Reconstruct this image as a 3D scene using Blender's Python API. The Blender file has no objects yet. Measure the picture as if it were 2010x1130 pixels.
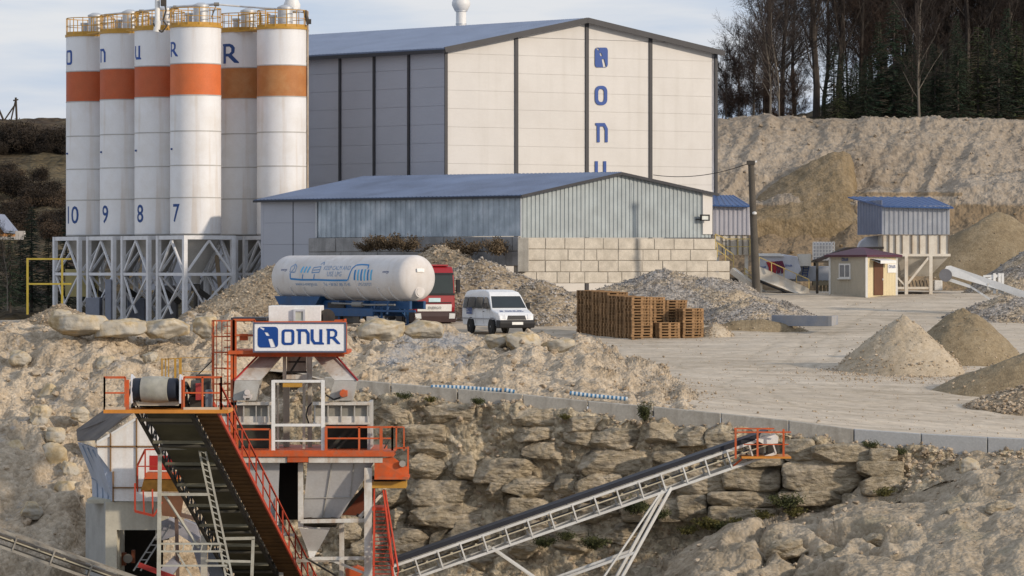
import bpy, bmesh, math, random
import numpy as np
from mathutils import Vector, Matrix
random.seed(7)
RNG = np.random.default_rng(11)
SC = bpy.context.scene
COL = SC.collection
F, CX, HY = 8000.0, 1005.0, 525.0      # focal length in photo pixels, principal column, horizon row
Z = Vector((0, 0, 1))

def P(px, py, d):
    return Vector(((px - CX) / F * d, d, (HY - py) / F * d))
def PX(px, d): return (px - CX) / F * d
def PZ(py, d): return (HY - py) / F * d

# ---------------------------------------------------------------- noise (numpy)
def _hash(ix, iy, iz, seed):
    n = (ix * 374761393 + iy * 668265263 + iz * 2147483647 + seed * 974711) & 0xFFFFFFFF
    n = ((n ^ (n >> 13)) * 1274126177) & 0xFFFFFFFF
    n = (n ^ (n >> 16)) & 0xFFFF
    return n / 32767.5 - 1.0
def vnoise(p, seed=0):
    p = np.asarray(p, dtype=np.float64)
    i = np.floor(p).astype(np.int64); f = p - i
    u = f * f * (3 - 2 * f)
    r = 0
    for dx in (0, 1):
        wx = u[:, 0] if dx else 1 - u[:, 0]
        for dy in (0, 1):
            wy = u[:, 1] if dy else 1 - u[:, 1]
            for dz in (0, 1):
                wz = u[:, 2] if dz else 1 - u[:, 2]
                r = r + wx * wy * wz * _hash(i[:, 0] + dx, i[:, 1] + dy, i[:, 2] + dz, seed)
    return r
def fbm(p, octv=4, seed=0, gain=.5, lac=2.03):
    p = np.asarray(p, dtype=np.float64); a = 1; s = 0; t = 0
    for o in range(octv):
        s = s + a * vnoise(p, seed + o * 17); t += a
        a *= gain; p = p * lac
    return s / t
def ridged(p, octv=4, seed=0):
    p = np.asarray(p, dtype=np.float64); a = 1; s = 0; t = 0
    for o in range(octv):
        s = s + a * (1 - 2 * np.abs(vnoise(p, seed + o * 17))); t += a
        a *= .55; p = p * 2.03
    return s / t

def worley(u, w, seed=0):
    """distance to the edge between cells, and a random height per cell"""
    iu = np.floor(u).astype(np.int64); iw = np.floor(w).astype(np.int64)
    f1 = np.full(len(u), 9.); f2 = np.full(len(u), 9.); hh = np.zeros(len(u))
    for a in (-1, 0, 1):
        for b in (-1, 0, 1):
            cu, cw = iu + a, iw + b; z0 = cu * 0
            d = np.hypot(cu + .5 + .42 * _hash(cu, cw, z0, seed) - u, cw + .5 + .42 * _hash(cu, cw, z0, seed + 1) - w)
            near = d < f1
            f2 = np.where(near, f1, np.minimum(f2, d)); hh = np.where(near, _hash(cu, cw, z0, seed + 2), hh); f1 = np.where(near, d, f1)
    return f2 - f1, hh
# ---------------------------------------------------------------- objects
WORLD = {}
def tag(o, label=None, cat=None, group=None, kind=None):
    if label: o['label'] = label
    if cat: o['category'] = cat
    if group: o['group'] = group
    if kind: o['kind'] = kind
    return o
def thing(name, label, cat, loc=(0, 0, 0), group=None):
    o = bpy.data.objects.new(name, None); COL.objects.link(o)
    o.empty_display_size = .3
    o.location = loc; WORLD[o.name] = Vector(loc)
    return tag(o, label, cat, group)
def mesh_obj(name, verts, faces, mats, parent=None, smooth=False, loc=None, mi=None, bevel=0, local=False, attr=None):
    """verts in world coordinates; the object origin goes to its parent's origin or to loc"""
    base = Vector((0, 0, 0))
    if parent is not None and parent.name in WORLD: base = WORLD[parent.name]
    elif loc is not None: base = Vector(loc)
    v = np.asarray(verts, dtype=np.float64) - np.array(base)
    me = bpy.data.meshes.new(name)
    if isinstance(faces, np.ndarray):
        n, k = faces.shape
        me.vertices.add(len(v)); me.vertices.foreach_set('co', v.astype(np.float32).ravel())
        me.loops.add(n * k); me.loops.foreach_set('vertex_index', faces.astype(np.int32).ravel())
        me.polygons.add(n); me.polygons.foreach_set('loop_start', np.arange(0, n * k, k, dtype=np.int32))
        me.update(calc_edges=True); me.validate()
    else:
        me.from_pydata([tuple(a) for a in v], [], faces); me.update()
    for m in (mats if isinstance(mats, (list, tuple)) else [mats]): me.materials.append(m)
    if mi is not None and len(mi) == len(me.polygons): me.polygons.foreach_set('material_index', np.asarray(mi, dtype=np.int32))
    if smooth: me.polygons.foreach_set('use_smooth', np.ones(len(me.polygons), dtype=bool))
    if attr is not None:
        for an, av in attr.items():
            at = me.attributes.new(an, 'FLOAT', 'POINT'); at.data.foreach_set('value', np.asarray(av, dtype=np.float32))
    o = bpy.data.objects.new(name, me); COL.objects.link(o)
    if parent is not None:
        o.parent = parent; WORLD[o.name] = base
    else:
        o.location = base; WORLD[o.name] = base
    if bevel:
        b = o.modifiers.new('bevel', 'BEVEL'); b.width = bevel; b.segments = 2; b.limit_method = 'ANGLE'; b.angle_limit = .6
    return o
def dup(root, loc=None, rotz=None, label=None, group=None):
    def cp(o, par):
        c = o.copy(); COL.objects.link(c)
        if par: c.parent = par
        for ch in list(o.children): cp(ch, c)
        return c
    r = cp(root, None)
    if loc is not None: r.location = loc
    if rotz is not None: r.rotation_euler = (0, 0, rotz)
    if label: r['label'] = label
    if group: r['group'] = group
    return r

class MB:
    def __init__(s): s.v = []; s.f = []; s.mi = []; s.m = 0
    def add(s, vs, fs):
        b = len(s.v); s.v += [tuple(a) for a in vs]
        for f in fs: s.f.append(tuple(b + i for i in f)); s.mi.append(s.m)
        return s
    def box(s, c, size, R=None):
        c = Vector(c); hx, hy, hz = size[0] / 2, size[1] / 2, size[2] / 2
        vs = [Vector((x, y, z)) for x in (-hx, hx) for y in (-hy, hy) for z in (-hz, hz)]
        if R is not None: vs = [R @ a for a in vs]
        return s.add([a + c for a in vs], [(0, 1, 3, 2), (4, 6, 7, 5), (0, 4, 5, 1), (2, 3, 7, 6), (0, 2, 6, 4), (1, 5, 7, 3)])
    def sbox(s, x0, y0, x1, y1, d, depth):
        """box whose front face covers a photo rectangle at distance d"""
        a = P(x0, y0, d); b = P(x1, y1, d)
        return s.box(((a.x + b.x) / 2, d + depth / 2, (a.z + b.z) / 2), (abs(b.x - a.x), depth, abs(a.z - b.z)))
    def bar(s, p, q, w, h=None, up=Z):
        p = Vector(p); q = Vector(q); h = w if h is None else h
        d = (q - p); L = d.length
        if L < 1e-6: return s
        d /= L
        sd = d.cross(Vector(up))
        if sd.length < 1e-3: sd = d.cross(Vector((1, 0, 0)))
        sd.normalize(); u = sd.cross(d).normalized()
        vs = []
        for e in (p, q):
            for a, b in ((-1, -1), (1, -1), (1, 1), (-1, 1)): vs.append(e + sd * (a * w / 2) + u * (b * h / 2))
        return s.add(vs, [(3, 2, 1, 0), (4, 5, 6, 7), (0, 1, 5, 4), (1, 2, 6, 5), (2, 3, 7, 6), (3, 0, 4, 7)])
    def sbar(s, x0, y0, d0, x1, y1, d1, w, h=None): return s.bar(P(x0, y0, d0), P(x1, y1, d1), w, h)
    def tube(s, p, q, r, n=8, r2=None, cap=True):
        p = Vector(p); q = Vector(q); r2 = r if r2 is None else r2
        d = (q - p)
        if d.length < 1e-6: return s
        d.normalize()
        a = d.cross(Z if abs(d.z) < .95 else Vector((1, 0, 0))).normalized(); b = d.cross(a)
        vs = []
        for e, rr in ((p, r), (q, r2)):
            for k in range(n):
                t = 2 * math.pi * k / n; vs.append(e + a * (rr * math.cos(t)) + b * (rr * math.sin(t)))
        fs = [(k, (k + 1) % n, n + (k + 1) % n, n + k) for k in range(n)]
        if cap: fs += [tuple(range(n - 1, -1, -1)), tuple(range(n, 2 * n))]
        return s.add(vs, fs)
    def path(s, pts, r, n=8):
        for a, b in zip(pts[:-1], pts[1:]): s.tube(a, b, r, n)
        return s
    def slab(s, pts, vec):
        pts = [Vector(p) for p in pts]; vec = Vector(vec); n = len(pts)
        fs = [tuple(range(n)), tuple(range(2 * n - 1, n - 1, -1))] + [(i, n + i, n + (i + 1) % n, (i + 1) % n) for i in range(n)]
        return s.add(pts + [p + vec for p in pts], fs)
    def lathe(s, prof, o=(0, 0, 0), ax=Z, n=32):
        o = Vector(o); ax = Vector(ax).normalized()
        a = ax.cross(Z if abs(ax.z) < .9 else Vector((1, 0, 0))).normalized(); b = ax.cross(a)
        vs = []; fs = []
        for r, z in prof:
            for k in range(n):
                t = 2 * math.pi * k / n; vs.append(o + ax * z + a * (r * math.cos(t)) + b * (r * math.sin(t)))
        for i in range(len(prof) - 1):
            for k in range(n):
                fs.append((i * n + k, i * n + (k + 1) % n, (i + 1) * n + (k + 1) % n, (i + 1) * n + k))
        fs.append(tuple(range(n - 1, -1, -1))); fs.append(tuple((len(prof) - 1) * n + k for k in range(n)))
        return s.add(vs, fs)
    def build(s, name, mats, parent=None, smooth=False, bevel=0, loc=None):
        o = mesh_obj(name, s.v, s.f, mats, parent, False, loc, s.mi, bevel)
        bm = bmesh.new(); bm.from_mesh(o.data); bmesh.ops.recalc_face_normals(bm, faces=bm.faces)
        if smooth:
            for f in bm.faces: f.smooth = True
            for e in bm.edges:
                if len(e.link_faces) == 2 and e.calc_face_angle(0) > .6: e.smooth = False
        bm.to_mesh(o.data); bm.free()
        return o

def railing(mb, pts, h=1.05, r=.025, post=1.2, mid=True, toe=0):
    pts = [Vector(p) for p in pts]
    for a, b in zip(pts[:-1], pts[1:]):
        n = max(1, round((b - a).length / post))
        for i in range(n + 1):
            q = a.lerp(b, i / n); mb.bar(q, q + Z * h, r * 2)
        mb.bar(a + Z * h, b + Z * h, r * 2)
        if mid: mb.bar(a + Z * h * .52, b + Z * h * .52, r * 1.6)
        if toe: mb.bar(a + Z * toe / 2, b + Z * toe / 2, .02, toe)

# ---------------------------------------------------------------- lettering
def curve_mesh(loops, ext=.004):
    cu = bpy.data.curves.new('shape', 'CURVE'); cu.dimensions = '2D'; cu.fill_mode = 'BOTH'; cu.extrude = ext
    for L in loops:
        sp = cu.splines.new('POLY'); sp.points.add(len(L) - 1)
        for i, (x, y) in enumerate(L): sp.points[i].co = (x, y, 0, 1)
        sp.use_cyclic_u = True
    return _take(cu)
def _take(cu):
    o = bpy.data.objects.new('shape', cu); COL.objects.link(o)
    dg = bpy.context.evaluated_depsgraph_get(); dg.update()
    e = o.evaluated_get(dg); me = e.to_mesh()
    v = np.array([tuple(a.co) for a in me.vertices]); f = [tuple(p.vertices) for p in me.polygons]
    e.to_mesh_clear(); bpy.data.objects.remove(o); bpy.data.curves.remove(cu)
    return v, f
def text_mesh(t, size=1, ext=.004, bold=0, sx=1):
    cu = bpy.data.curves.new('shape', 'FONT'); cu.body = t; cu.size = size; cu.extrude = ext; cu.offset = bold
    cu.align_x = 'CENTER'; cu.align_y = 'CENTER'; cu.resolution_u = 3
    v, f = _take(cu); v[:, 0] *= sx
    return v, f
def rrect(x0, y0, x1, y1, r, n=5):
    L = []
    for cx, cy, a0 in ((x1 - r, y1 - r, 0), (x0 + r, y1 - r, 90), (x0 + r, y0 + r, 180), (x1 - r, y0 + r, 270)):
        for i in range(n + 1):
            a = math.radians(a0 + 90 * i / n); L.append((cx + r * math.cos(a), cy + r * math.sin(a)))
    return L
def logo_loops(s=1.0):
    """rounded blue square with a dashed white road running through it"""
    q = lambda L: [(x * s, y * s) for x, y in L]
    return [q(rrect(0, 0, 1, 1, .17)), q([(.16, .99), (.34, .92), (.30, .82), (.10, .95)]),
            q([(.33, .74), (.50, .72), (.60, .55), (.42, .58)]), q([(.52, .42), (.72, .42), (.88, .03), (.64, .01)])]
def n_loop(w=.62, h=.78, t=.15):
    L = [(-.05, h), (-.05, h - .08), (.03, h - .12), (.03, .0), (.03 + t, 0), (.03 + t, h - .14), (w - .17 - t * .4, h - .14), (w - t, h - .28), (w - t, 0), (w, 0), (w, h - .22), (w - .16, h)]
    return L
def letter_loops(c):
    if c == 'O': return [rrect(0, 0, .66, .86, .17), rrect(.15, .13, .51, .73, .07)]
    if c == 'o': return [rrect(0, 0, .62, .80, .24), rrect(.16, .13, .46, .67, .13)]
    if c == 'n': return [n_loop()]
    if c == 'u': return [[(.62 - x, .78 - y) for x, y in n_loop()]]
    if c == 'R':
        return [[(0, 0), (.16, 0), (.16, .30), (.28, .30), (.56, .02), (.74, .0), (.74, .05), (.46, .36), (.56, .46), (.58, .66), (.50, .78), (.36, .84), (-.04, .84), (-.04, .76), (0, .74)],
                [(.16, .42), (.34, .42), (.43, .50), (.43, .64), (.35, .72), (.16, .72)]]
def word(ws, gap=.13):
    """logotype word as curve loops -> mesh, unit height about .85"""
    loops = []; x = 0
    for c in ws:
        LL = letter_loops(c); w = max(p[0] for L in LL for p in L)
        loops += [[(a + x, b) for a, b in L] for L in LL]; x += w + gap
    return loops, x - gap
def put_flat(mb, vf, o, u, w, nrm):
    """lay a 2-D mesh on a plane: origin o, axes u and w (already scaled), small lift along nrm"""
    v, f = vf; o = Vector(o); u = Vector(u); w = Vector(w); nrm = Vector(nrm)
    mb.add([o + u * a[0] + w * a[1] + nrm * a[2] for a in v], f)
def slice_x(vf, step):
    v, f = vf
    bm = bmesh.new(); vs = [bm.verts.new(a) for a in v]
    for q in f:
        try: bm.faces.new([vs[i] for i in q])
        except ValueError: pass
    x = math.floor(v[:, 0].min() / step) * step
    while x < v[:, 0].max():
        bmesh.ops.bisect_plane(bm, geom=bm.verts[:] + bm.edges[:] + bm.faces[:], plane_co=(x, 0, 0), plane_no=(1, 0, 0)); x += step
    bm.verts.index_update()
    r = (np.array([tuple(a.co) for a in bm.verts]), [tuple(a.index for a in q.verts) for q in bm.faces]); bm.free()
    return r
def put_cyl(mb, vf, o, ax, right, out, R):
    """wrap a 2-D mesh round a cylinder: x runs along the circumference, y along the axis ax"""
    v, f = slice_x(vf, R * .06); o = Vector(o); ax = Vector(ax); right = Vector(right); out = Vector(out)
    vs = []
    for a in v:
        t = a[0] / R; r = R + a[2]
        vs.append(o + ax * a[1] + out * (r * math.cos(t)) + right * (r * math.sin(t)))
    mb.add(vs, f)

# ---------------------------------------------------------------- materials
MATS = {}
def _n(nt, t, **k):
    n = nt.nodes.new(t)
    for a, b in k.items():
        if a in n.inputs: n.inputs[a].default_value = b
        else: setattr(n, a, b)
    return n
def M(name, col, rough=.6, metal=0, var=.12, scale=1.5, fine=.06, fscale=14, bump=0, bscale=20, dirt=None, damt=.5, dscale=1.2, streak=None, samt=.5, sscale=3., rand=0, spec=.3, dbias=.55):
    """painted / weathered surface: two noises vary the colour, optional dirt patches and vertical streaks"""
    if name in MATS: return MATS[name]
    m = bpy.data.materials.new(name); m.use_nodes = True; nt = m.node_tree; L = nt.links.new
    b = nt.nodes['Principled BSDF']; b.inputs['Roughness'].default_value = rough; b.inputs['Metallic'].default_value = metal
    b.inputs['Specular IOR Level'].default_value = spec
    tc = _n(nt, 'ShaderNodeTexCoord'); co = tc.outputs['Object']
    n1 = _n(nt, 'ShaderNodeTexNoise', Scale=scale, Detail=5.); L(co, n1.inputs['Vector'])
    n2 = _n(nt, 'ShaderNodeTexNoise', Scale=fscale, Detail=3.); L(co, n2.inputs['Vector'])
    r1 = _n(nt, 'ShaderNodeMapRange'); L(n1.outputs['Fac'], r1.inputs[0]); r1.inputs[1].default_value = .3; r1.inputs[2].default_value = .7; r1.inputs[3].default_value = 1 - var; r1.inputs[4].default_value = 1 + var
    r2 = _n(nt, 'ShaderNodeMapRange'); L(n2.outputs['Fac'], r2.inputs[0]); r2.inputs[1].default_value = .3; r2.inputs[2].default_value = .7; r2.inputs[3].default_value = 1 - fine; r2.inputs[4].default_value = 1 + fine
    mu = _n(nt, 'ShaderNodeMath', operation='MULTIPLY'); L(r1.outputs[0], mu.inputs[0]); L(r2.outputs[0], mu.inputs[1])
    val = mu.outputs[0]
    if rand:
        oi = _n(nt, 'ShaderNodeObjectInfo'); r3 = _n(nt, 'ShaderNodeMapRange'); L(oi.outputs['Random'], r3.inputs[0]); r3.inputs[3].default_value = 1 - rand; r3.inputs[4].default_value = 1 + rand
        m3 = _n(nt, 'ShaderNodeMath', operation='MULTIPLY'); L(val, m3.inputs[0]); L(r3.outputs[0], m3.inputs[1]); val = m3.outputs[0]
    vm = _n(nt, 'ShaderNodeVectorMath', operation='SCALE'); vm.inputs[0].default_value = col[:3]; L(val, vm.inputs['Scale'])
    out = vm.outputs[0]
    def mixin(fac, c):
        nonlocal out
        mx = _n(nt, 'ShaderNodeMix', data_type='RGBA'); L(fac, mx.inputs[0]); L(out, mx.inputs[6]); mx.inputs[7].default_value = (*c[:3], 1); out = mx.outputs[2]
    if dirt:
        nd = _n(nt, 'ShaderNodeTexNoise', Scale=dscale, Detail=8., Roughness=.65); L(co, nd.inputs['Vector'])
        rd = _n(nt, 'ShaderNodeMapRange'); L(nd.outputs['Fac'], rd.inputs[0]); rd.inputs[1].default_value = dbias - .1; rd.inputs[2].default_value = dbias + .15; rd.inputs[4].default_value = damt
        mixin(rd.outputs[0], dirt)
    if streak:
        mp = _n(nt, 'ShaderNodeMapping'); mp.inputs['Scale'].default_value = (1, 1, .06); L(co, mp.inputs['Vector'])
        ns = _n(nt, 'ShaderNodeTexNoise', Scale=sscale, Detail=6.); L(mp.outputs[0], ns.inputs['Vector'])
        rs = _n(nt, 'ShaderNodeMapRange'); L(ns.outputs['Fac'], rs.inputs[0]); rs.inputs[1].default_value = .52; rs.inputs[2].default_value = .72; rs.inputs[4].default_value = samt
        mixin(rs.outputs[0], streak)
    L(out, b.inputs['Base Color'])
    if bump:
        nb = _n(nt, 'ShaderNodeTexNoise', Scale=bscale, Detail=6.); L(co, nb.inputs['Vector'])
        bp = _n(nt, 'ShaderNodeBump', Strength=bump, Distance=.05); L(nb.outputs['Fac'], bp.inputs['Height']); L(bp.outputs[0], b.inputs['Normal'])
    MATS[name] = m
    return m
def MR(name, cols, s1=.35, s2=3., vs=9., bump=.6, bdist=.08, stretch=(1, 1, 1), alt=None, altr=(.5, .65), attr=None, rough=.95, cellamt=.35, tracks=0):
    """earth / rock: large patches between three colours, stones as voronoi cells, optional second earth by attribute"""
    if name in MATS: return MATS[name]
    m = bpy.data.materials.new(name); m.use_nodes = True; nt = m.node_tree; L = nt.links.new
    b = nt.nodes['Principled BSDF']; b.inputs['Roughness'].default_value = rough; b.inputs['Specular IOR Level'].default_value = .15
    tc = _n(nt, 'ShaderNodeTexCoord'); mp = _n(nt, 'ShaderNodeMapping'); mp.inputs['Scale'].default_value = stretch; L(tc.outputs['Object'], mp.inputs['Vector']); co = mp.outputs[0]
    n1 = _n(nt, 'ShaderNodeTexNoise', Scale=s1, Detail=6., Roughness=.6); L(co, n1.inputs['Vector'])
    n2 = _n(nt, 'ShaderNodeTexNoise', Scale=s2, Detail=6., Roughness=.65); L(co, n2.inputs['Vector'])
    a = _n(nt, 'ShaderNodeMath', operation='ADD'); L(n1.outputs['Fac'], a.inputs[0]); L(n2.outputs['Fac'], a.inputs[1])
    h = _n(nt, 'ShaderNodeMath', operation='MULTIPLY'); L(a.outputs[0], h.inputs[0]); h.inputs[1].default_value = .5
    cr = _n(nt, 'ShaderNodeValToRGB'); L(h.outputs[0], cr.inputs[0])
    e = cr.color_ramp.elements; e[0].position = .34; e[0].color = (*cols[0], 1); e[1].position = .66; e[1].color = (*cols[-1], 1)
    for i, c in enumerate(cols[1:-1]):
        q = e.new(.34 + .32 * (i + 1) / (len(cols) - 1)); q.color = (*c, 1)
    out = cr.outputs[0]
    vo = _n(nt, 'ShaderNodeTexVoronoi', Scale=vs); L(co, vo.inputs['Vector'])
    sx = _n(nt, 'ShaderNodeSeparateColor'); L(vo.outputs['Color'], sx.inputs[0])
    rv = _n(nt, 'ShaderNodeMapRange'); L(sx.outputs[0], rv.inputs[0]); rv.inputs[3].default_value = 1 - cellamt; rv.inputs[4].default_value = 1 + cellamt
    vm = _n(nt, 'ShaderNodeVectorMath', operation='SCALE'); L(out, vm.inputs[0]); L(rv.outputs[0], vm.inputs['Scale']); out = vm.outputs[0]
    if alt:
        mx = _n(nt, 'ShaderNodeMix', data_type='RGBA'); L(out, mx.inputs[6]); 
        av = _n(nt, 'ShaderNodeVectorMath', operation='SCALE'); av.inputs[0].default_value = alt; L(rv.outputs[0], av.inputs['Scale']); L(av.outputs[0], mx.inputs[7])
        if attr:
            at = _n(nt, 'ShaderNodeAttribute', attribute_name=attr)
            nn = _n(nt, 'ShaderNodeMath', operation='ADD'); L(at.outputs['Fac'], nn.inputs[0]); L(n2.outputs['Fac'], nn.inputs[1])
            rr = _n(nt, 'ShaderNodeMapRange'); L(nn.outputs[0], rr.inputs[0]); rr.inputs[1].default_value = .85; rr.inputs[2].default_value = 1.15
        else:
            nn = _n(nt, 'ShaderNodeTexNoise', Scale=s1 * 1.7, Detail=7.); 
            ofs = _n(nt, 'ShaderNodeVectorMath', operation='ADD'); ofs.inputs[1].default_value = (31, 7, 3); L(co, ofs.inputs[0]); L(ofs.outputs[0], nn.inputs['Vector'])
            rr = _n(nt, 'ShaderNodeMapRange'); L(nn.outputs['Fac'], rr.inputs[0]); rr.inputs[1].default_value = altr[0]; rr.inputs[2].default_value = altr[1]
        L(rr.outputs[0], mx.inputs[0]); out = mx.outputs[2]
    if tracks:                                                       # wheel tracks: wandering pairs of paler and darker bands
        for rz, sc, lo, hi in ((.35, .16, .925, 1.03), (-.25, .11, .93, 1.03)):
            m2 = _n(nt, 'ShaderNodeMapping'); m2.inputs['Rotation'].default_value = (0, 0, rz); m2.inputs['Scale'].default_value = (.16, 1, 1); L(tc.outputs['Object'], m2.inputs['Vector'])
            wv = _n(nt, 'ShaderNodeTexWave', bands_direction='Y', Scale=sc); wv.inputs['Distortion'].default_value = 9; wv.inputs['Detail'].default_value = 5; wv.inputs['Detail Scale'].default_value = 1.4; wv.inputs['Detail Roughness'].default_value = .6; L(m2.outputs[0], wv.inputs['Vector'])
            wr = _n(nt, 'ShaderNodeMapRange'); L(wv.outputs['Fac'], wr.inputs[0]); wr.inputs[3].default_value = lo; wr.inputs[4].default_value = hi
            sv = _n(nt, 'ShaderNodeVectorMath', operation='SCALE'); L(out, sv.inputs[0]); L(wr.outputs[0], sv.inputs['Scale']); out = sv.outputs[0]
    L(out, b.inputs['Base Color'])
    hs = _n(nt, 'ShaderNodeMath', operation='MULTIPLY_ADD'); L(vo.outputs['Distance'], hs.inputs[0]); hs.inputs[1].default_value = -.7; L(n2.outputs['Fac'], hs.inputs[2])
    bp = _n(nt, 'ShaderNodeBump', Strength=bump, Distance=bdist); L(hs.outputs[0], bp.inputs['Height']); L(bp.outputs[0], b.inputs['Normal'])
    MATS[name] = m
    return m
def glass(name, col=(.02, .025, .03), rough=.08):
    if name in MATS: return MATS[name]
    m = M(name, col, rough, 0, .05, spec=.6); return m

white = M('white_paint', (.72, .72, .70), .45, var=.05, dirt=(.45, .42, .36), damt=.35, dscale=.8)
plantwhite = M('plant_white', (.60, .59, .55), .55, var=.10, dirt=(.34, .26, .17), damt=.65, dscale=1.6, streak=(.34, .20, .09), samt=.55, sscale=5)
plantgrey = M('plant_grey', (.40, .40, .38), .6, var=.12, dirt=(.25, .2, .14), damt=.5, dscale=1.8)
orange = M('orange_paint', (.54, .095, .022), .6, var=.18, dirt=(.24, .13, .08), damt=.7, dscale=3.5)
yellow = M('yellow_paint', (.47, .265, .045), .5, var=.1, dirt=(.25, .13, .05), damt=.4, dscale=3)
galv = M('galvanised', (.52, .54, .56), .45, metal=.3, var=.1, dirt=(.35, .34, .32), damt=.4)
steelwhite = M('frame_white', (.62, .63, .65), .5, var=.06, dirt=(.42, .40, .38), damt=.35, dscale=2)
black = M('black_rubber', (.018, .018, .02), .7, var=.2)
darksteel = M('dark_steel', (.045, .042, .038), .6, var=.25, dirt=(.12, .09, .06), damt=.5)
blue = M('logo_blue', (.008, .055, .25), .45, var=.06)
navy = M('letter_blue', (.02, .06, .20), .5, var=.08)
concrete = M('concrete', (.40, .38, .335), .9, var=.14, fine=.1, bump=.25, bscale=9, dirt=(.19, .17, .14), damt=.6, dscale=1.1, streak=(.20, .18, .15), samt=.5, sscale=2.5, rand=.06)
rust = M('rusty_plank', (.12, .062, .022), .8, var=.25, dirt=(.06, .03, .015), damt=.7, dscale=2.5)
brown = M('brown_door', (.12, .055, .03), .5)
darkglass = glass('dark_glass')
# ================================================================= ground
_D = [90, 149, 165, 180, 195, 210, 225, 240, 260, 300, 4000]
_Zd = [-6.6, -5.4, -5.1, -4.72, -4.1, -3.5, -2.65, -1.65, -1.45, -1.4, -1.4]
def zy(x, d):
    x = np.asarray(x, dtype=float); d = np.asarray(d, dtype=float)
    t = np.clip((192 - d) / 42, 0, 1); t = t * t * (3 - 2 * t)
    z = np.interp(d, _D, _Zd) - t * .082 * (x - 7)
    w = np.clip((-10.2 - x) / 3.2, 0, 1); w = w * w * (3 - 2 * w) * np.clip((d - 195) / 15, 0, 1)
    return z + w * (np.minimum(z, -3.45) - z)                       # the silo yard lies lower
def zg(x, d): return float(zy(x, d))
def par_d(px): return 152.0 + (px - 640) / (2070 - 640) * (144.5 - 152.0)

def grid_faces(nr, nc):
    a = np.arange((nr - 1) * (nc - 1)); r = a // (nc - 1); c = a % (nc - 1); i = r * nc + c
    return np.stack([i, i + 1, i + nc + 1, i + nc], 1)

yardm = MR('yard_dirt', [(.36, .30, .22), (.525, .45, .35), (.61, .535, .43)], s1=.11, s2=1.3, vs=6., bump=.4, bdist=.05, stretch=(.7, 1.3, 1), cellamt=.10, alt=(.37, .315, .235), attr='mask', tracks=1)
def make_ground():
    pxs = np.concatenate([np.linspace(-1400, 900, 60), np.linspace(910, 2200, 240), np.linspace(2230, 3400, 25)])
    rows = []
    ds = np.concatenate([np.linspace(0, 1, 120) ** 1.0 * 0, ]) if False else None
    steps = np.concatenate([np.arange(0, 60, .55), np.arange(60, 150, 1.2), np.array([170, 200, 260, 400, 700, 1200, 2500, 6000])])
    V = []
    for s in steps:
        d0 = np.where(pxs < 600, 158.0, np.vectorize(par_d)(pxs) + .35); d0 = np.where(pxs > 2070, par_d(2070) + .35, d0)
        d = d0 + s
        x = (pxs - CX) / F * d
        z = zy(x, d)
        p = np.stack([x * .35, d * 1.1, z * 0], 1)
        near = np.clip((320 - d) / 60, 0, 1)
        z = z + near * (.10 * fbm(p * .6, 4, 3) + .05 * fbm(np.stack([x * .25 + d * .9, d * 1.8 - x * .2, z * 0], 1), 3, 9)) * min(1, s / 3)
        V.append(np.stack([x, d, z], 1))
    V = np.concatenate(V)
    # wheel tracks: pairs of ruts along the ways lorries take over the yard
    mask = .30 * np.clip(fbm(np.stack([V[:, 0] * .16, V[:, 1] * .10, V[:, 1] * 0], 1), 4, 77) * 2.2, 0, 1)
    near = (V[:, 1] < 245) & (V[:, 0] > -3)
    Q = V[near][:, :2]; best = np.zeros(len(Q)); rut = np.zeros(len(Q))
    for path in ([(1010, 206), (1150, 190), (1350, 172), (1600, 160), (2150, 152)], [(1060, 203), (1250, 189), (1500, 171), (1800, 161), (2150, 156)], [(1500, 226), (1620, 206), (1590, 190), (1450, 173), (1520, 159), (1750, 152)],
                 [(2100, 226), (1850, 214), (1650, 202), (1400, 192), (1150, 197)], [(1720, 236), (1600, 212), (1500, 190), (1650, 170), (1950, 162)], [(1180, 186), (1400, 178), (1620, 176), (1800, 168), (2150, 164)]):
        pp = np.array([[PX(a, b), b] for a, b in path]); tt = np.linspace(0, len(pp) - 1, 400)
        S = np.stack([np.interp(tt, range(len(pp)), pp[:, 0]), np.interp(tt, range(len(pp)), pp[:, 1])], 1)
        ker = np.hanning(61); ker /= ker.sum(); Sp = np.pad(S, ((30, 30), (0, 0)), mode='edge'); S = np.stack([np.convolve(Sp[:, 0], ker, 'valid'), np.convolve(Sp[:, 1], ker, 'valid')], 1)
        T = np.gradient(S, axis=0); T /= np.linalg.norm(T, axis=1, keepdims=True) + 1e-9
        for off in (-.95, .95):
            Rr = S + np.stack([-T[:, 1], T[:, 0]], 1) * off
            for c in range(0, len(Q), 4000):
                dd = np.sqrt(((Q[c:c + 4000, None, :] - Rr[None]) ** 2).sum(2)).min(1)
                best[c:c + 4000] = np.maximum(best[c:c + 4000], np.clip(1 - dd / .55, 0, 1))
    mask[near] = np.maximum(mask[near], best * .52); V[near, 2] -= best * .02
    o = mesh_obj('ground', V, grid_faces(len(steps), len(pxs)), yardm, smooth=True, attr={'mask': mask}); tag(o, kind='structure')
    m = MB(); m.add([(-400, 60, -11.6), (400, 60, -11.6), (400, 156, -11.6), (-400, 156, -11.6)], [(0, 1, 2, 3)])
    o = m.build('pit_floor', MR('pit_earth', [(.18, .15, .11), (.28, .24, .18), (.36, .31, .24)], bump=.5)); tag(o, kind='structure')
make_ground()

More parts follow.
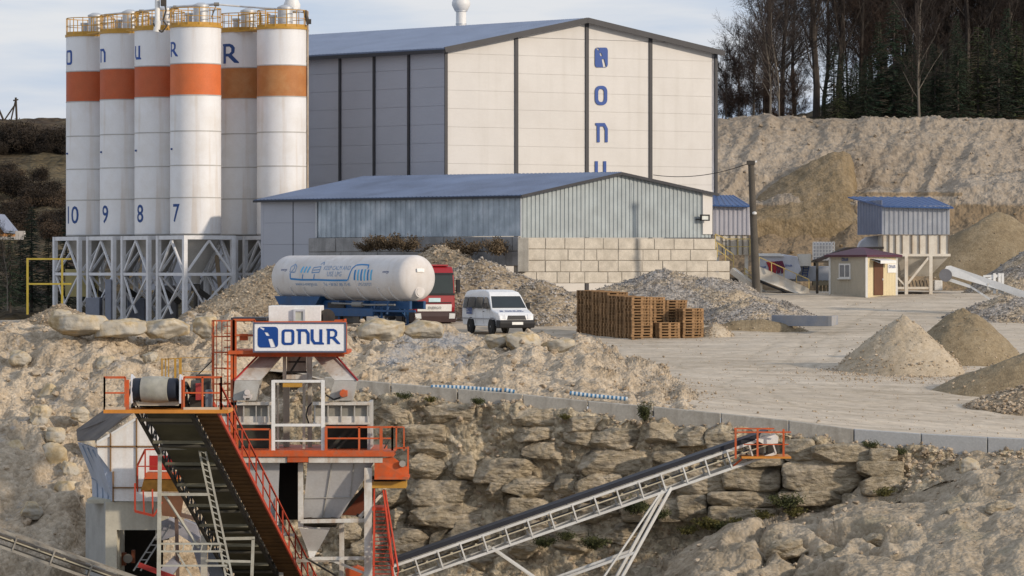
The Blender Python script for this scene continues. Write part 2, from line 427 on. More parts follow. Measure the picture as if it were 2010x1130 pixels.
# ---------------------------------------------------------------- loose stones as numpy instances
def _stones(nv=10, sub=1, seed=3):
    out = []
    for k in range(nv):
        bm = bmesh.new(); bmesh.ops.create_icosphere(bm, subdivisions=sub, radius=1)
        v = np.array([tuple(a.co) for a in bm.verts]); f = np.array([[a.index for a in q.verts] for q in bm.faces]); bm.free()
        rr = np.random.default_rng(seed + k)
        for j in range(9):                                           # chop with planes: angular stones
            n = rr.normal(size=3); n /= np.linalg.norm(n); h = rr.uniform(.55, .85)
            dd = v @ n; v = v - np.outer(np.clip(dd - h, 0, None), n)
        v *= rr.uniform(.7, 1.25, 3); v += .06 * np.stack([vnoise(v * 2 + 9 * k, 1), vnoise(v * 2 + 9 * k, 2), vnoise(v * 2 + 9 * k, 3)], 1)
        out.append((v, f))
    return out
STONES = _stones(12, 2); PEBBLES = _stones(10, 1, 40)
def stone_cloud(pts, sizes, lib=PEBBLES, flat=.75, rng=RNG):
    V = []; Fs = []; b = 0
    for p, s in zip(pts, sizes):
        v, f = lib[rng.integers(len(lib))]
        a, bb, c = rng.uniform(0, 6.28, 3)
        R = np.array(Matrix.Rotation(a, 3, 'Z') @ Matrix.Rotation(bb * .3, 3, 'X') @ Matrix.Rotation(c, 3, 'Y'))
        w = (v @ R.T) * s; w[:, 2] *= flat
        V.append(w + p); Fs.append(f + b); b += len(v)
    return np.concatenate(V), np.concatenate(Fs)
def with_stones(V, Fq, pts, sizes, lib=PEBBLES, mats=None):
    """grid quads + stones in one mesh; returns verts, tris, material index"""
    T = np.concatenate([Fq[:, [0, 1, 2]], Fq[:, [0, 2, 3]]]); mi = np.zeros(len(T), int)
    if len(pts):
        sv, sf = stone_cloud(pts, sizes, lib)
        T2 = np.concatenate([T, sf + len(V)]); mi = np.concatenate([mi, np.ones(len(sf), int)])
        return np.concatenate([V, sv]), T2, mi
    return V, T, mi
def power_sizes(n, lo, hi, k=2.2):
    u = RNG.random(n); return lo * (1 + u * ((hi / lo) ** (1 - k) - 1)) ** (1 / (1 - k))

def bank(table, ncol, nrow, name, mats, fine=0, rocky=None, amp=.35, fs=.8, seed=0, gully=0, stones=0, slo=.03, shi=.25, gdir=(1, 0), attrf=None, flat_ends=False, smooth=True, stone_rows=(0, 1)):
    """terrain sheet lofted through columns of (distance, row) control points"""
    ks = sorted(table); npt = len(table[ks[0]])
    kd = np.array([[p[0] for p in table[k]] for k in ks]); kz = np.array([[PZ(p[1], p[0]) for p in table[k]] for k in ks])
    pxs = np.linspace(ks[0], ks[-1], ncol); tt = np.linspace(0, npt - 1, nrow)
    D = np.zeros((nrow, ncol)); ZZ = np.zeros((nrow, ncol))
    for c, px in enumerate(pxs):
        d = [np.interp(px, ks, kd[:, i]) for i in range(npt)]; z = [np.interp(px, ks, kz[:, i]) for i in range(npt)]
        D[:, c] = np.interp(tt, range(npt), d); ZZ[:, c] = np.interp(tt, range(npt), z)
    for _ in range(3):                                               # soften the control polygon a little
        D[1:-1] = (D[:-2] + 2 * D[1:-1] + D[2:]) / 4; ZZ[1:-1] = (ZZ[:-2] + 2 * ZZ[1:-1] + ZZ[2:]) / 4
    PXs = np.tile(pxs, (nrow, 1)); X = (PXs - CX) / F * D
    V = np.stack([X, D, ZZ], 2)
    du = np.gradient(V, axis=1); dv = np.gradient(V, axis=0); N = np.cross(du, dv); N /= np.linalg.norm(N, axis=2, keepdims=True) + 1e-9
    N = np.where(N[:, :, 1:2] > 0, -N, N) if True else N
    Vf = V.reshape(-1, 3); Nf = N.reshape(-1, 3)
    h = amp * (fbm(Vf * fs, 5, seed) + .5 * ridged(Vf * fs * 2.3, 3, seed + 5) - .2)
    if gully:
        g = np.stack([Vf[:, 0] * 1. * gdir[0] + Vf[:, 2] * gdir[1], Vf[:, 0] * .05, Vf[:, 2] * .12], 1)
        h = h + gully * ridged(g * .7, 3, seed + 8)
    if rocky is not None:                                            # rounded outcrops parted by cracks
        wp = .55 * fbm(Vf * .5, 3, seed + 60); c1, s1 = rocky[1]
        e, r = worley((Vf[:, 0] * c1 + Vf[:, 2] * s1) * .62 + wp, (-Vf[:, 0] * s1 + Vf[:, 2] * c1) * .24 + wp + Vf[:, 1] * .05, seed)
        h = h + rocky[0] * (np.clip(e * 3.2, 0, 1) ** .6 - .6 + .35 * r) * np.clip((1850 - Vf[:, 0] / Vf[:, 1] * F - CX) / 140, .15, 1)
    if fine: h = h + fine * (fbm(Vf * 2.6, 4, seed + 40, .6) + .6 * ridged(Vf * 1.7, 3, seed + 44))
    edge = np.minimum(1, np.minimum(np.arange(nrow), nrow - 1 - np.arange(nrow)) / 6.0); h = h * np.repeat(edge, ncol)
    Vf = Vf + Nf * h[:, None]
    pts = []; sz = []
    if stones:
        r0, r1 = int(stone_rows[0] * (nrow - 1)), int(stone_rows[1] * (nrow - 1))
        idx = RNG.integers(r0, max(r0 + 1, r1), stones) * ncol + RNG.integers(0, ncol, stones)
        pts = Vf[idx] + RNG.normal(size=(stones, 3)) * .05; sz = power_sizes(stones, slo, shi)
    Va, T, mi = with_stones(Vf, grid_faces(nrow, ncol), pts, sz)
    at = None
    if attrf is not None:
        a = attrf(Va[:, 0] / Va[:, 1] * F + CX, HY - Va[:, 2] / Va[:, 1] * F); at = {'mask': a}
    o = mesh_obj(name, Va, T, mats, mi=mi, smooth=False, attr=at)
    if smooth:
        sm = np.ones(len(o.data.polygons), dtype=bool); sm[mi == 1] = False; o.data.polygons.foreach_set('use_smooth', sm)
    return o

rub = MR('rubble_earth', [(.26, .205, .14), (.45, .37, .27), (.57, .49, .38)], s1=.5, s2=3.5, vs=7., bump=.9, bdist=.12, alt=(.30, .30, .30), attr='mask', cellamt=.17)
rubst = MR('rubble_stone', [(.24, .185, .125), (.38, .305, .22), (.52, .45, .35)], s1=.9, s2=5, vs=2.2, bump=.4, bdist=.04, alt=(.33, .34, .35), attr='mask', cellamt=.25)
BT = {
    -900: [(176, 690), (164, 640), (160, 660), (154, 780), (148, 920), (140, 1250)],
    -250: [(176, 700), (164, 650), (160, 668), (154, 790), (148, 930), (140, 1250)],
    0: [(176, 700), (164, 648), (160, 664), (154, 785), (148, 930), (141, 1230)],
    110: [(176, 700), (164, 640), (160, 655), (154.5, 775), (149, 920), (142, 1220)],
    250: [(176, 700), (164, 656), (160, 670), (155, 765), (150.5, 900), (147, 1180)],
    420: [(176, 700), (164, 650), (161, 664), (157, 750), (154, 840), (151, 1150)],
    570: [(178, 700), (168, 655), (165, 672), (160, 730), (156, 840), (152.5, 1150)],
    640: [(184, 700), (172, 662), (168, 680), (161, 715), (156, 748), (152.9, 768)],
    700: [(186, 710), (175, 664), (171, 684), (163, 708), (157, 742), (152.5, 762)],
    850: [(188, 715), (177, 664), (173, 682), (166, 705), (158, 745), (151.7, 773)],
    1000: [(188, 720), (179, 676), (175, 688), (167, 710), (158.5, 752), (150.9, 784)],
    1150: [(188, 730), (178, 692), (174, 704), (168, 722), (159, 766), (150.1, 797)],
    1270: [(180, 760), (172, 732), (168, 742), (163, 768), (156.5, 797), (149.5, 814)],
    1360: [(170, 795), (166, 789), (162, 798), (158, 810), (154, 822), (149.1, 832)]}
def blue_shade_mask(px, py):
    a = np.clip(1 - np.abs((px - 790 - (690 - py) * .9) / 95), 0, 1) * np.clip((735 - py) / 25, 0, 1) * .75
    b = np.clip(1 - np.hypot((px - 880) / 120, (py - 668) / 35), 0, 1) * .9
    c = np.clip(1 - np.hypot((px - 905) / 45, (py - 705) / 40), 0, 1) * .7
    s1 = np.clip(1 - np.abs(px - 330 + 1.6 * (py - 650)) / 80, 0, 1) * .42; s2 = np.clip(1 - np.abs(px - 300 + 1.1 * (py - 760)) / 60, 0, 1) * .38; s3 = np.clip(1 - np.abs(px - 60 + .9 * (py - 650)) / 60, 0, 1) * .38  # grey diagonal streaks paint the shading of the left bank
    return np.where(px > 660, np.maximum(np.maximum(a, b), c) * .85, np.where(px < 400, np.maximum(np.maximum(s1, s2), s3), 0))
o = bank(BT, 520, 210, 'rubble_bank', [rub, rubst], amp=.75, fs=.36, seed=4, stones=6500, slo=.03, shi=.22, attrf=blue_shade_mask, gully=.72, gdir=(.62, -.62), fine=.13); tag(o, kind='structure')

sandm = MR('sand_bank', [(.21, .17, .115), (.355, .295, .215), (.46, .395, .30)], s1=.35, s2=2.6, vs=7, bump=.8, bdist=.09, alt=(.27, .235, .165), altr=(.58, .75), cellamt=.16)
ST = {
    1150: [(148, 1180), (145.5, 1190), (142, 1200), (136, 1240), (124, 1400)],
    1230: [(148, 1125), (145.5, 1140), (142, 1155), (136, 1220), (124, 1400)],
    1300: [(148, 1095), (145.5, 1108), (142, 1126), (136, 1200), (124, 1390)],
    1400: [(147.9, 1065), (145, 1075), (141.5, 1078), (135, 1170), (123, 1370)],
    1480: [(147.7, 1032), (145, 1045), (141, 1040), (135, 1150), (123, 1350)],
    1640: [(147.2, 992), (144.5, 1034), (140.5, 1054), (134, 1150), (122, 1350)],
    1750: [(146.7, 952), (144.5, 992), (141, 1026), (134, 1120), (122, 1330)],
    1830: [(146.2, 918), (144.5, 954), (141.5, 990), (135, 1090), (122, 1320)],
    1920: [(145.7, 900), (144.3, 920), (142, 948), (135, 1080), (122, 1320)],
    2010: [(145.2, 902), (144, 916), (142, 932), (135, 1060), (122, 1320)],
    2250: [(144.0, 895), (143, 908), (141, 920), (135, 1050), (122, 1320)],
    2750: [(144.9, 872), (143, 900), (141, 915), (135, 1040), (122, 1320)]}
o = bank(ST, 420, 170, 'sand_bank', [sandm, rubst], amp=.34, fs=.36, seed=21, stones=2200, slo=.022, shi=.16, fine=.085, rocky=(.85, (.75, -.66)), gully=.16, gdir=(.75, -.65), stone_rows=(0, .75)); tag(o, kind='structure')

# ---------------------------------------------------------------- quarry face behind the yard on the right
cliffm = MR('quarry_face', [(.20, .16, .115), (.315, .262, .20), (.40, .345, .275)], s1=.10, s2=2.2, vs=4.5, bump=.7, bdist=.14, stretch=(1, 1, .4), alt=(.235, .175, .11), attr='mask', cellamt=.10)
CT = {}
crest = [(1250, 245), (1404, 240), (1500, 237), (1600, 240), (1680, 232), (1780, 229), (1850, 237), (1900, 236), (2010, 240), (2500, 236)]
for px in (1250, 1404, 1500, 1600, 1690, 1760, 1860, 1950, 2010, 2500):
    cy = np.interp(px, [c[0] for c in crest], [c[1] for c in crest])
    led = np.interp(px, [1404, 1600, 1700, 1860, 2010], [395, 395, 372, 372, 350])
    CT[px] = [(310, cy + 18), (294, cy + 2), (288, cy), (284, cy + 45), (279, cy + 105), (277.5, led - 6), (274, led + 6), (271, led + 80), (262, 545), (256, 600)]
def cliff_mask(px, py):
    low = np.clip((py - 392) / 14, 0, 1) * .75
    band = np.clip(1 - np.abs(py - 381) / 9, 0, 1) * (px > 1640) * (px < 1890) * .9
    return np.maximum(low, band)
o = bank(CT, 420, 200, 'quarry_face', [cliffm, cliffm], amp=.5, fs=.15, seed=33, stones=1500, slo=.04, shi=.24, fine=.16, gully=.50, gdir=(.42, -.30), attrf=cliff_mask, stone_rows=(.1, .95)); tag(o, kind='structure')

# wooded hill behind the quarry, brown hill on the left
wood = MR('wood_floor', [(.045, .038, .022), (.075, .058, .033), (.11, .08, .045)], s1=.1, s2=.8, vs=2, bump=.6)
WT = {}
for px in (1330, 1450, 1560, 1650, 1700, 1850, 1950, 2500):
    up = np.interp(px, [1330, 1560, 1700, 1850, 2500], [240, 236, 175, 40, -200])
    WT[px] = [(296, 246), (302, 238), (330, 236 - (236 - up) * .35), (370, up), (420, up + 10), (440, 260)]
o = bank(WT, 120, 60, 'wooded_hill', [wood, wood], amp=.6, fs=.2, seed=51); tag(o, kind='structure')
hillm = MR('hill_grass', [(.055, .042, .022), (.095, .072, .038), (.13, .10, .055)], s1=.05, s2=.6, vs=2.2, bump=.9, bdist=.4, stretch=(.6, .6, 1.6), alt=(.055, .038, .024), altr=(.5, .62), cellamt=.4)
HT = {}
for px in (-1500, -400, 0, 130, 300, 600, 900):
    c = np.interp(px, [-1500, -400, 0, 130, 300, 600, 900], [300, 240, 234, 236, 250, 330, 500])
    HT[px] = [(266, 640), (290, 585), (330, 500), (370, 440), (430, 340), (500, c), (560, c + 10), (640, 520)]
o = bank(HT, 260, 150, 'hillside', [hillm, hillm], amp=1.1, fs=.12, seed=61); tag(o, kind='structure')

# smooth sand slope with a scooped edge leaning on the quarry face
LT = {}
for px, ty in ((1455, 420), (1475, 392), (1530, 352), (1590, 317), (1635, 299), (1655, 296), (1668, 303), (1677, 325), (1681, 350), (1684, 395)):
    LT[px] = [(281, ty + 6), (278.2, ty), (276, ty + (425 - ty) * .3), (273.2, ty + (425 - ty) * .7), (270.8, 432), (270.2, 480)]
o = bank(LT, 90, 60, 'sand_slope', [MR('slope_sand', [(.15, .11, .06), (.225, .17, .10), (.29, .225, .145)], s1=.25, s2=2.5, vs=6, bump=.6, bdist=.1, cellamt=.14), rubst], amp=.22, fs=.5, seed=37); tag(o, kind='structure')

# ---------------------------------------------------------------- heaps
def heap(name, label, cat, px, d, a, b, h, mats, yaw=0, sharp=1.0, amp=.12, fs=1.2, seed=0, stones=600, slo=.02, shi=.12, skew=0, group=None, zbase=None, n=90, top=1.):
    cx = PX(px, d); cy = d
    R = np.linspace(0, 1, n); A = np.linspace(0, 2 * np.pi, 2 * n, endpoint=False)
    rr, aa = np.meshgrid(R, A, indexing='ij')
    wob = 1 + .12 * vnoise(np.stack([np.cos(aa).ravel() * 1.3, np.sin(aa).ravel() * 1.3, aa.ravel() * 0 + seed], 1), seed).reshape(aa.shape)
    lx = rr * np.cos(aa) * a * wob; ly = rr * np.sin(aa) * b * wob
    prof = (1 - rr ** (1 / sharp)) if sharp < 1 else (1 - rr) * (1 - .0 * rr)
    prof = np.clip(prof, 0, top) / top
    c, s = math.cos(yaw), math.sin(yaw)
    X = cx + lx * c - ly * s + skew * prof * a; Y = cy + lx * s + ly * c
    zb = zy(X, Y) if zbase is None else zbase
    ZZ = zb + h * prof - .25 * rr ** 6
    V = np.stack([X.ravel(), Y.ravel(), ZZ.ravel()], 1)
    V[:, 2] += amp * (fbm(V * fs, 5, seed)) * np.clip(1.15 - rr.ravel(), 0, 1); 
    nc = 2 * n
    i = np.arange((n - 1) * nc); r = i // nc; cc = i % nc
    Fq = np.stack([r * nc + cc, r * nc + (cc + 1) % nc, (r + 1) * nc + (cc + 1) % nc, (r + 1) * nc + cc], 1)
    pts = []; sz = []
    if stones:
        q = np.sqrt(RNG.random(stones)); q = np.where(RNG.random(stones) < .35, 1 - .25 * q, q)
        idx = (q * (n - 1)).astype(int) * nc + RNG.integers(0, nc, stones); pts = V[idx] + RNG.normal(size=(stones, 3)) * .04; sz = power_sizes(stones, slo, shi)
    Va, T, mi = with_stones(V, Fq, pts, sz)
    loc = (cx, cy, float(np.min(zb)) if zbase is None else zbase)
    o = mesh_obj(name, Va, T, mats, mi=mi, loc=loc)
    sm = np.ones(len(o.data.polygons), dtype=bool)
    if len(sm) == len(mi): sm[mi == 1] = False
    o.data.polygons.foreach_set('use_smooth', sm)
    return tag(o, label, cat, group)
sand = MR('pile_sand', [(.31, .25, .17), (.41, .34, .245), (.50, .43, .33)], s1=.4, s2=3, vs=14, bump=.35, bdist=.05, cellamt=.12)
sandd = MR('pile_dark_sand', [(.17, .13, .08), (.24, .19, .12), (.30, .245, .165)], s1=.5, s2=3, vs=12, bump=.5, bdist=.06, cellamt=.15)
gravel = MR('grey_gravel', [(.17, .155, .14), (.29, .265, .235), (.42, .385, .335)], s1=.35, s2=5, vs=7, bump=1, bdist=.1, cellamt=.45, alt=(.38, .31, .22), altr=(.48, .58))
gravelst = MR('grey_gravel_stone', [(.15, .14, .13), (.29, .265, .235), (.45, .41, .355)], s1=.9, s2=6, vs=3, bump=.4, bdist=.03, cellamt=.4)
earth = MR('brown_heap', [(.19, .145, .095), (.31, .25, .175), (.42, .35, .26)], s1=.5, s2=4, vs=6, bump=.9, bdist=.1, cellamt=.3)
heap('sand_pile', 'pale conical sand pile standing in the yard with stones at its foot', 'sand pile', 1772, 184, 3.1, 3.2, 2.55, [sand, rubst], sharp=.95, amp=.30, seed=2, stones=1600, slo=.015, shi=.11)
heap('sand_pile', 'darker brown sand pile just behind the pale conical one', 'sand pile', 1893, 190, 3.0, 3.4, 2.35, [sandd, rubst], yaw=-.5, sharp=.75, amp=.30, seed=5, stones=260, slo=.02, shi=.1)
heap('sand_pile', 'low brown sand heap cut off by the right edge of the photo', 'sand pile', 2085, 174, 6.2, 3.2, 2.3, [sandd, rubst], sharp=.95, amp=.25, seed=8, stones=500, slo=.02, shi=.12)
heap('stone_pile', 'heap of pale rubble stones at the right edge near the wall', 'stone pile', 2080, 166, 4.3, 2.6, 1.35, [earth, rubst], sharp=.9, amp=.22, seed=9, stones=2600, slo=.04, shi=.17)
heap('gravel_pile', 'grey gravel heap under the white conveyor at the right edge', 'gravel pile', 1985, 222, 4.2, 3.0, 1.35, [gravel, gravelst], sharp=.9, amp=.2, seed=12, stones=2600, slo=.03, shi=.12)
heap('gravel_pile', 'tall grey gravel heap at the far right above the white conveyor', 'gravel pile', 2100, 246, 6.5, 4, 4.3, [gravel, gravelst], sharp=.95, amp=.2, seed=13, stones=1200, slo=.03, shi=.12)
heap('gravel_pile', 'wide grey gravel heap behind the pallets against the block wall', 'gravel pile', 1312, 223.5, 8.2, 4.6, 2.4, [gravel, gravelst], yaw=-.06, sharp=.66, amp=.75, fs=.5, seed=14, stones=11000, slo=.025, shi=.10)
heap('gravel_pile', 'low grey gravel tail beside the utility pole', 'gravel pile', 1475, 219, 4.2, 2.8, 1.3, [gravel, gravelst], sharp=.9, amp=.25, seed=15, stones=2600, slo=.03, shi=.13)
heap('rubble_heap', 'rubble heap streaked with grey gravel behind the white van', 'rubble heap', 948, 224.6, 5.9, 4.4, 3.05, [earth, gravelst], yaw=.1, sharp=.72, amp=.5, fs=.6, seed=16, stones=8000, slo=.03, shi=.17)
heap('rubble_heap', 'rubble bank piled against the concrete shed wall behind the tanker', 'rubble heap', 872, 231.2, 6.2, 2.6, 3.35, [earth, rubst], yaw=2.42, sharp=.6, amp=.45, fs=.7, seed=46, stones=4500, slo=.03, shi=.14)
heap('rubble_heap', 'pale rubble heap between the van and the pallets', 'rubble heap', 1065, 219, 4.2, 3.2, 2.3, [earth, gravelst], yaw=-.2, sharp=.85, amp=.4, fs=.8, seed=18, stones=5000, slo=.03, shi=.15)
heap('rubble_heap', 'brown rubble heap in front of the silo frames left of the tanker', 'rubble heap', 548, 232, 6.6, 4.2, 3.75, [earth, rubst], yaw=.15, sharp=.88, amp=.4, fs=.7, seed=17, stones=7000, slo=.028, shi=.12)
heap('rubble_heap', 'small grey rubble heap under the yellow railing by the silos', 'rubble heap', 120, 240, 2.8, 2.5, 1.3, [earth, rubst], sharp=.9, amp=.25, seed=19, stones=1200, slo=.03, shi=.16)
heap('sand_pile', 'long low sand ridge before the blue-grey trough wall', 'sand pile', 1478, 213.5, 3.4, .9, .55, [sandd, rubst], sharp=.7, amp=.2, seed=44, stones=300, slo=.02, shi=.08)
heap('sand_pile', 'small pale sand heap at the right end of the pallets', 'sand pile', 1402, 209, 1.2, 1.3, .75, [sand, rubst], sharp=.9, amp=.15, seed=22, stones=500, slo=.02, shi=.1)
heap('sand_pile', 'brown sand cone at the foot of the quarry behind the hopper house', 'sand pile', 1955, 264, 7.5, 5, 5.0, [sandd, rubst], sharp=.8, amp=.45, fs=.4, seed=26, stones=400, slo=.03, shi=.12)
heap('sand_pile', 'pale sand heap behind the concrete kerb beside the screening tower', 'sand pile', 712, 155.0, 1.9, 1.7, 1.0, [sand, rubst], sharp=.9, amp=.12, seed=27, stones=150, slo=.02, shi=.08, zbase=-4.62)
heap('sand_pile', 'rounded pale sand heap behind the kerb at the striped hose', 'sand pile', 905, 154.6, 1.5, 1.5, .85, [sand, rubst], sharp=.75, amp=.12, seed=28, stones=150, slo=.02, shi=.08, zbase=-4.85)
heap('sand_pile', 'low yellowish sand heap behind the kerb between the striped hoses', 'sand pile', 1065, 153.4, 1.7, 1.4, .6, [sand, rubst], sharp=.75, amp=.14, seed=29, stones=200, slo=.02, shi=.08, zbase=-5.05)

# loose gravel strewn over the yard
n_ = 5200; qx = RNG.uniform(1080, 2150, n_); qd = 150 + 95 * RNG.random(n_) ** 1.3
kx = np.concatenate([qx[:2600], np.clip(RNG.normal(1760, 130, 1300), 1100, 2200), RNG.normal(1300, 60, 1300)]); kd2 = np.concatenate([qd[:2600], RNG.normal(181, 3.0, 1300), RNG.normal(166, 5, 1300)])
an = RNG.uniform(0, 6.283, 900); rd = RNG.normal(3.25, .35, 900); fx_ = PX(1772, 184) + rd * np.cos(an); fd_ = 184 + rd * np.sin(an); kx = np.concatenate([kx, fx_ / fd_ * F + CX]); kd2 = np.concatenate([kd2, fd_])
ok = kd2 > 150; kx, kd2 = kx[ok], kd2[ok]
X_ = (kx - CX) / F * kd2; v_, f_ = stone_cloud(np.stack([X_, kd2, zy(X_, kd2) + .02], 1), power_sizes(len(kx), .014, .09, 2.6)); o = mesh_obj('loose_gravel', v_, f_, rubst); tag(o, kind='stuff')

# ---------------------------------------------------------------- boulders
bould = MR('boulder_stone', [(.30, .22, .11), (.50, .40, .25), (.62, .55, .43)], s1=.8, s2=3.2, vs=1.2, bump=.8, bdist=.07, cellamt=.08, alt=(.42, .39, .33), altr=(.45, .62))
wallst = MR('wall_stone', [(.23, .19, .125), (.42, .355, .255), (.57, .49, .375)], s1=.6, s2=4.2, vs=3.2, bump=1.2, bdist=.14, stretch=(1, 1, 2.2), cellamt=.14, alt=(.15, .13, .10), altr=(.56, .72))
def rock_verts(c, size, seed, sub=4, sq=3.4, rough=.10, yaw=0, tilt=0, chops=12):
    bm = bmesh.new(); bmesh.ops.create_icosphere(bm, subdivisions=sub, radius=1)
    v = np.array([tuple(a.co) for a in bm.verts]); f = np.array([[a.index for a in q.verts] for q in bm.faces]); bm.free()
    v = v / (np.abs(v) ** sq).sum(1, keepdims=True) ** (1 / sq)
    rr = np.random.default_rng(seed)
    for j in range(chops):
        n = rr.normal(size=3); n /= np.linalg.norm(n); h = rr.uniform(.74 if chops > 6 else .95, 1.05); dd = v @ n; v = v - np.outer(np.clip(dd - h, 0, None) * .97, n)
    v = v * (np.array(size) / 2)
    nn = v / np.linalg.norm(v, axis=1, keepdims=True); m = min(size)
    off = seed * 3.7
    lay = np.stack([v[:, 0] * .7 + off, v[:, 1] * .7, v[:, 2] * 3.2], 1)
    v = v + nn * (m * rough * (fbm(v * (1.6 / m) + off, 5, seed, .55) + .8 * fbm(lay * 1.6, 4, seed + 2) + .35 * ridged(lay * .9 + 5, 2, seed + 3)))[:, None]
    R = np.array(Matrix.Rotation(yaw, 3, 'Z') @ Matrix.Rotation(tilt, 3, 'Y'))
    return v @ R.T + np.array(c), f
def boulder(label, x0, y0, x1, y1, d, depth, seed, mat=bould, group=None, **k):
    a = P(x0, y0, d); b = P(x1, y1, d)
    c = ((a.x + b.x) / 2, d, (a.z + b.z) / 2)
    k.setdefault('sub', 5); k.setdefault('rough', .13); k.setdefault('sq', 4.2)
    v, f = rock_verts(c, (abs(b.x - a.x) * 1.04, depth, abs(a.z - b.z) * 1.08), seed, **k)
    o = mesh_obj('boulder', v, f, mat, loc=(c[0], c[1], b.z), smooth=True)
    return tag(o, label, 'boulder', group)
G = 'boulders lying along the crest of the rubble banks'
boulder('large yellowish flat-topped boulder, leftmost long one on the bank crest', 98, 618, 209, 655, 158.3, 1.5, 1, group=G)
boulder('small white rock tucked behind the large yellowish boulder', 104, 608, 142, 632, 160.5, .7, 2, group=G)
boulder('low wedge-shaped boulder tilted up to the right on the bank crest', 186, 628, 286, 662, 158.2, 1.2, 3, group=G, tilt=-.14)
boulder('pale rounded boulder with a yellow lower face on the bank crest', 274, 626, 368, 661, 158.8, 1.4, 4, group=G)
boulder('grey squarish boulder beside the orange ladder cage', 378, 622, 424, 664, 159.2, 1.0, 5, group=G, sq=5)
boulder('big white boulder in front of the tanker trailer wheels', 702, 626, 792, 666, 167.6, 1.5, 6, group=G)
boulder('blocky cream boulder directly right of the big white one', 784, 632, 868, 665, 168.2, 1.3, 7, group=G, sq=4.5)
boulder('grey boulder below the van front wheel on the bank', 952, 656, 1002, 685, 170.3, 1.1, 8, group=G)
boulder('two-toned boulder below the van bumper on the bank', 994, 654, 1058, 692, 169.5, 1.2, 9, group=G)
boulder('slanting pale slab on the bank under the pallets', 1064, 668, 1128, 694, 169.5, 1.1, 10, group=G, tilt=-.12)
boulder('yellow rock low on the left rubble slope', 74, 755, 116, 806, 154.2, .9, 11, group=G)
boulder('large pale rock above the bin house on the left slope', 80, 872, 132, 950, 149.2, 1.1, 12, group=G, sq=2.6)

boulder('isolated dark rock high on the lower right sand bank', 1955, 1010, 1982, 1048, 138, .55, 14, group=G, sq=2.6)
boulder('half-buried dark rock below the kerb on the lower right bank', 1912, 1050, 1950, 1078, 136.5, .6, 15, group=G, sq=2.6)
boulder('rounded pale rock under the last concrete kerb blocks', 1880, 900, 1925, 935, 144.2, .8, 16, group=G, sq=2.5)

GR = 'pale rocks embedded in the left rubble slope'
for i, (x0, y0, x1, y1, d) in enumerate(((0, 868, 45, 930, 149.2), (30, 925, 66, 958, 148.3), (92, 840, 128, 872, 150.2), (120, 905, 152, 940, 149.0), (55, 800, 96, 838, 151.6), (110, 950, 150, 990, 148.0), (40, 985, 80, 1020, 146.2), (0, 950, 28, 985, 147.6), (140, 800, 172, 826, 152), (280, 690, 312, 716, 157), (190, 700, 226, 730, 156.6), (20, 690, 60, 720, 157.2), (160, 860, 186, 892, 150.4), (90, 1000, 130, 1036, 146.4))):
    boulder('pale angular rock embedded in the rubble slope by the bin house', x0, y0, x1, y1, d - .5, .8, 80 + i, group=GR, rough=.2, sq=3.2)
GL = 'half-buried ledge rocks on the lower sand bank'
for i, (x0, y0, x1, y1, d) in enumerate(((1500, 1062, 1580, 1098, 138.4), (1600, 1075, 1665, 1130, 137.6), (1700, 1040, 1770, 1085, 138.2), (1400, 1100, 1470, 1128, 138.6), (1770, 1085, 1835, 1120, 136.6), (1840, 1000, 1890, 1030, 138.8), (1660, 1100, 1720, 1150, 136.4), (1930, 985, 1990, 1012, 138.6), (1560, 1120, 1640, 1160, 136.2))):
    boulder('weathered ledge rock half buried in the lower sand bank', x0, y0, x1, y1, d, 1.0, 60 + i, mat=wallst, group=GL, rough=.24, sq=3.4, tilt=-.25)
# ---------------------------------------------------------------- stacked stone retaining wall
W = thing('retaining_wall', 'stacked boulder retaining wall below the concrete kerb blocks', 'stone wall', (PX(1250, 149), 149.5, -11.5))
c2 = [(195, 210, 440, 300), (480, 205, 750, 290), (955, 235, 1215, 315), (965, 330, 1235, 395), (1240, 260, 1450, 340), (1380, 340, 1670, 450), (1690, 305, 1874, 435), (1330, 440, 1700, 580), (1720, 465, 1890, 540), (645, 490, 748, 630), (760, 500, 1080, 625), (1020, 415, 1240, 490), (400, 480, 590, 600), (375, 300, 580, 400), (390, 400, 590, 480), (380, 620, 805, 750), (910, 600, 1200, 700), (1205, 595, 1310, 700), (1310, 590, 1560, 700), (370, 755, 830, 880), (290, 860, 530, 1040), (585, 850, 800, 950), (230, 670, 375, 750), (280, 760, 375, 865), (815, 630, 915, 720), (1150, 870, 1430, 990), (700, 990, 900, 1110), (520, 885, 600, 960), (1320, 740, 1520, 840), (1560, 700, 1740, 830), (30, 850, 130, 970), (90, 900, 290, 1050), (930, 720, 1190, 800), (1010, 830, 1150, 930), (560, 960, 700, 1080), (1760, 560, 1880, 640), (30, 1000, 200, 1130), (1240, 345, 1370, 425), (950, 930, 1120, 1030), (1470, 860, 1640, 960), (1750, 720, 1880, 830)]
c3 = [(0, 330, 160, 440), (165, 330, 310, 440), (250, 540, 545, 670), (0, 560, 245, 690), (0, 700, 150, 830), (175, 680, 540, 765), (180, 765, 530, 835), (370, 495, 575, 545), (585, 510, 985, 680), (590, 400, 735, 500), (740, 425, 1040, 510), (985, 515, 1215, 600), (1000, 602, 1240, 690), (560, 675, 900, 745), (900, 695, 1060, 780), (1050, 450, 1180, 515)]
k = 1 / 2.756
rects = [(660 + a * k, 720 + b * k, 660 + c * k, 720 + e * k) for a, b, c, e in c2] + [(1330 + a * k, 720 + b * k, 1330 + c * k, 720 + e * k) for a, b, c, e in c3]
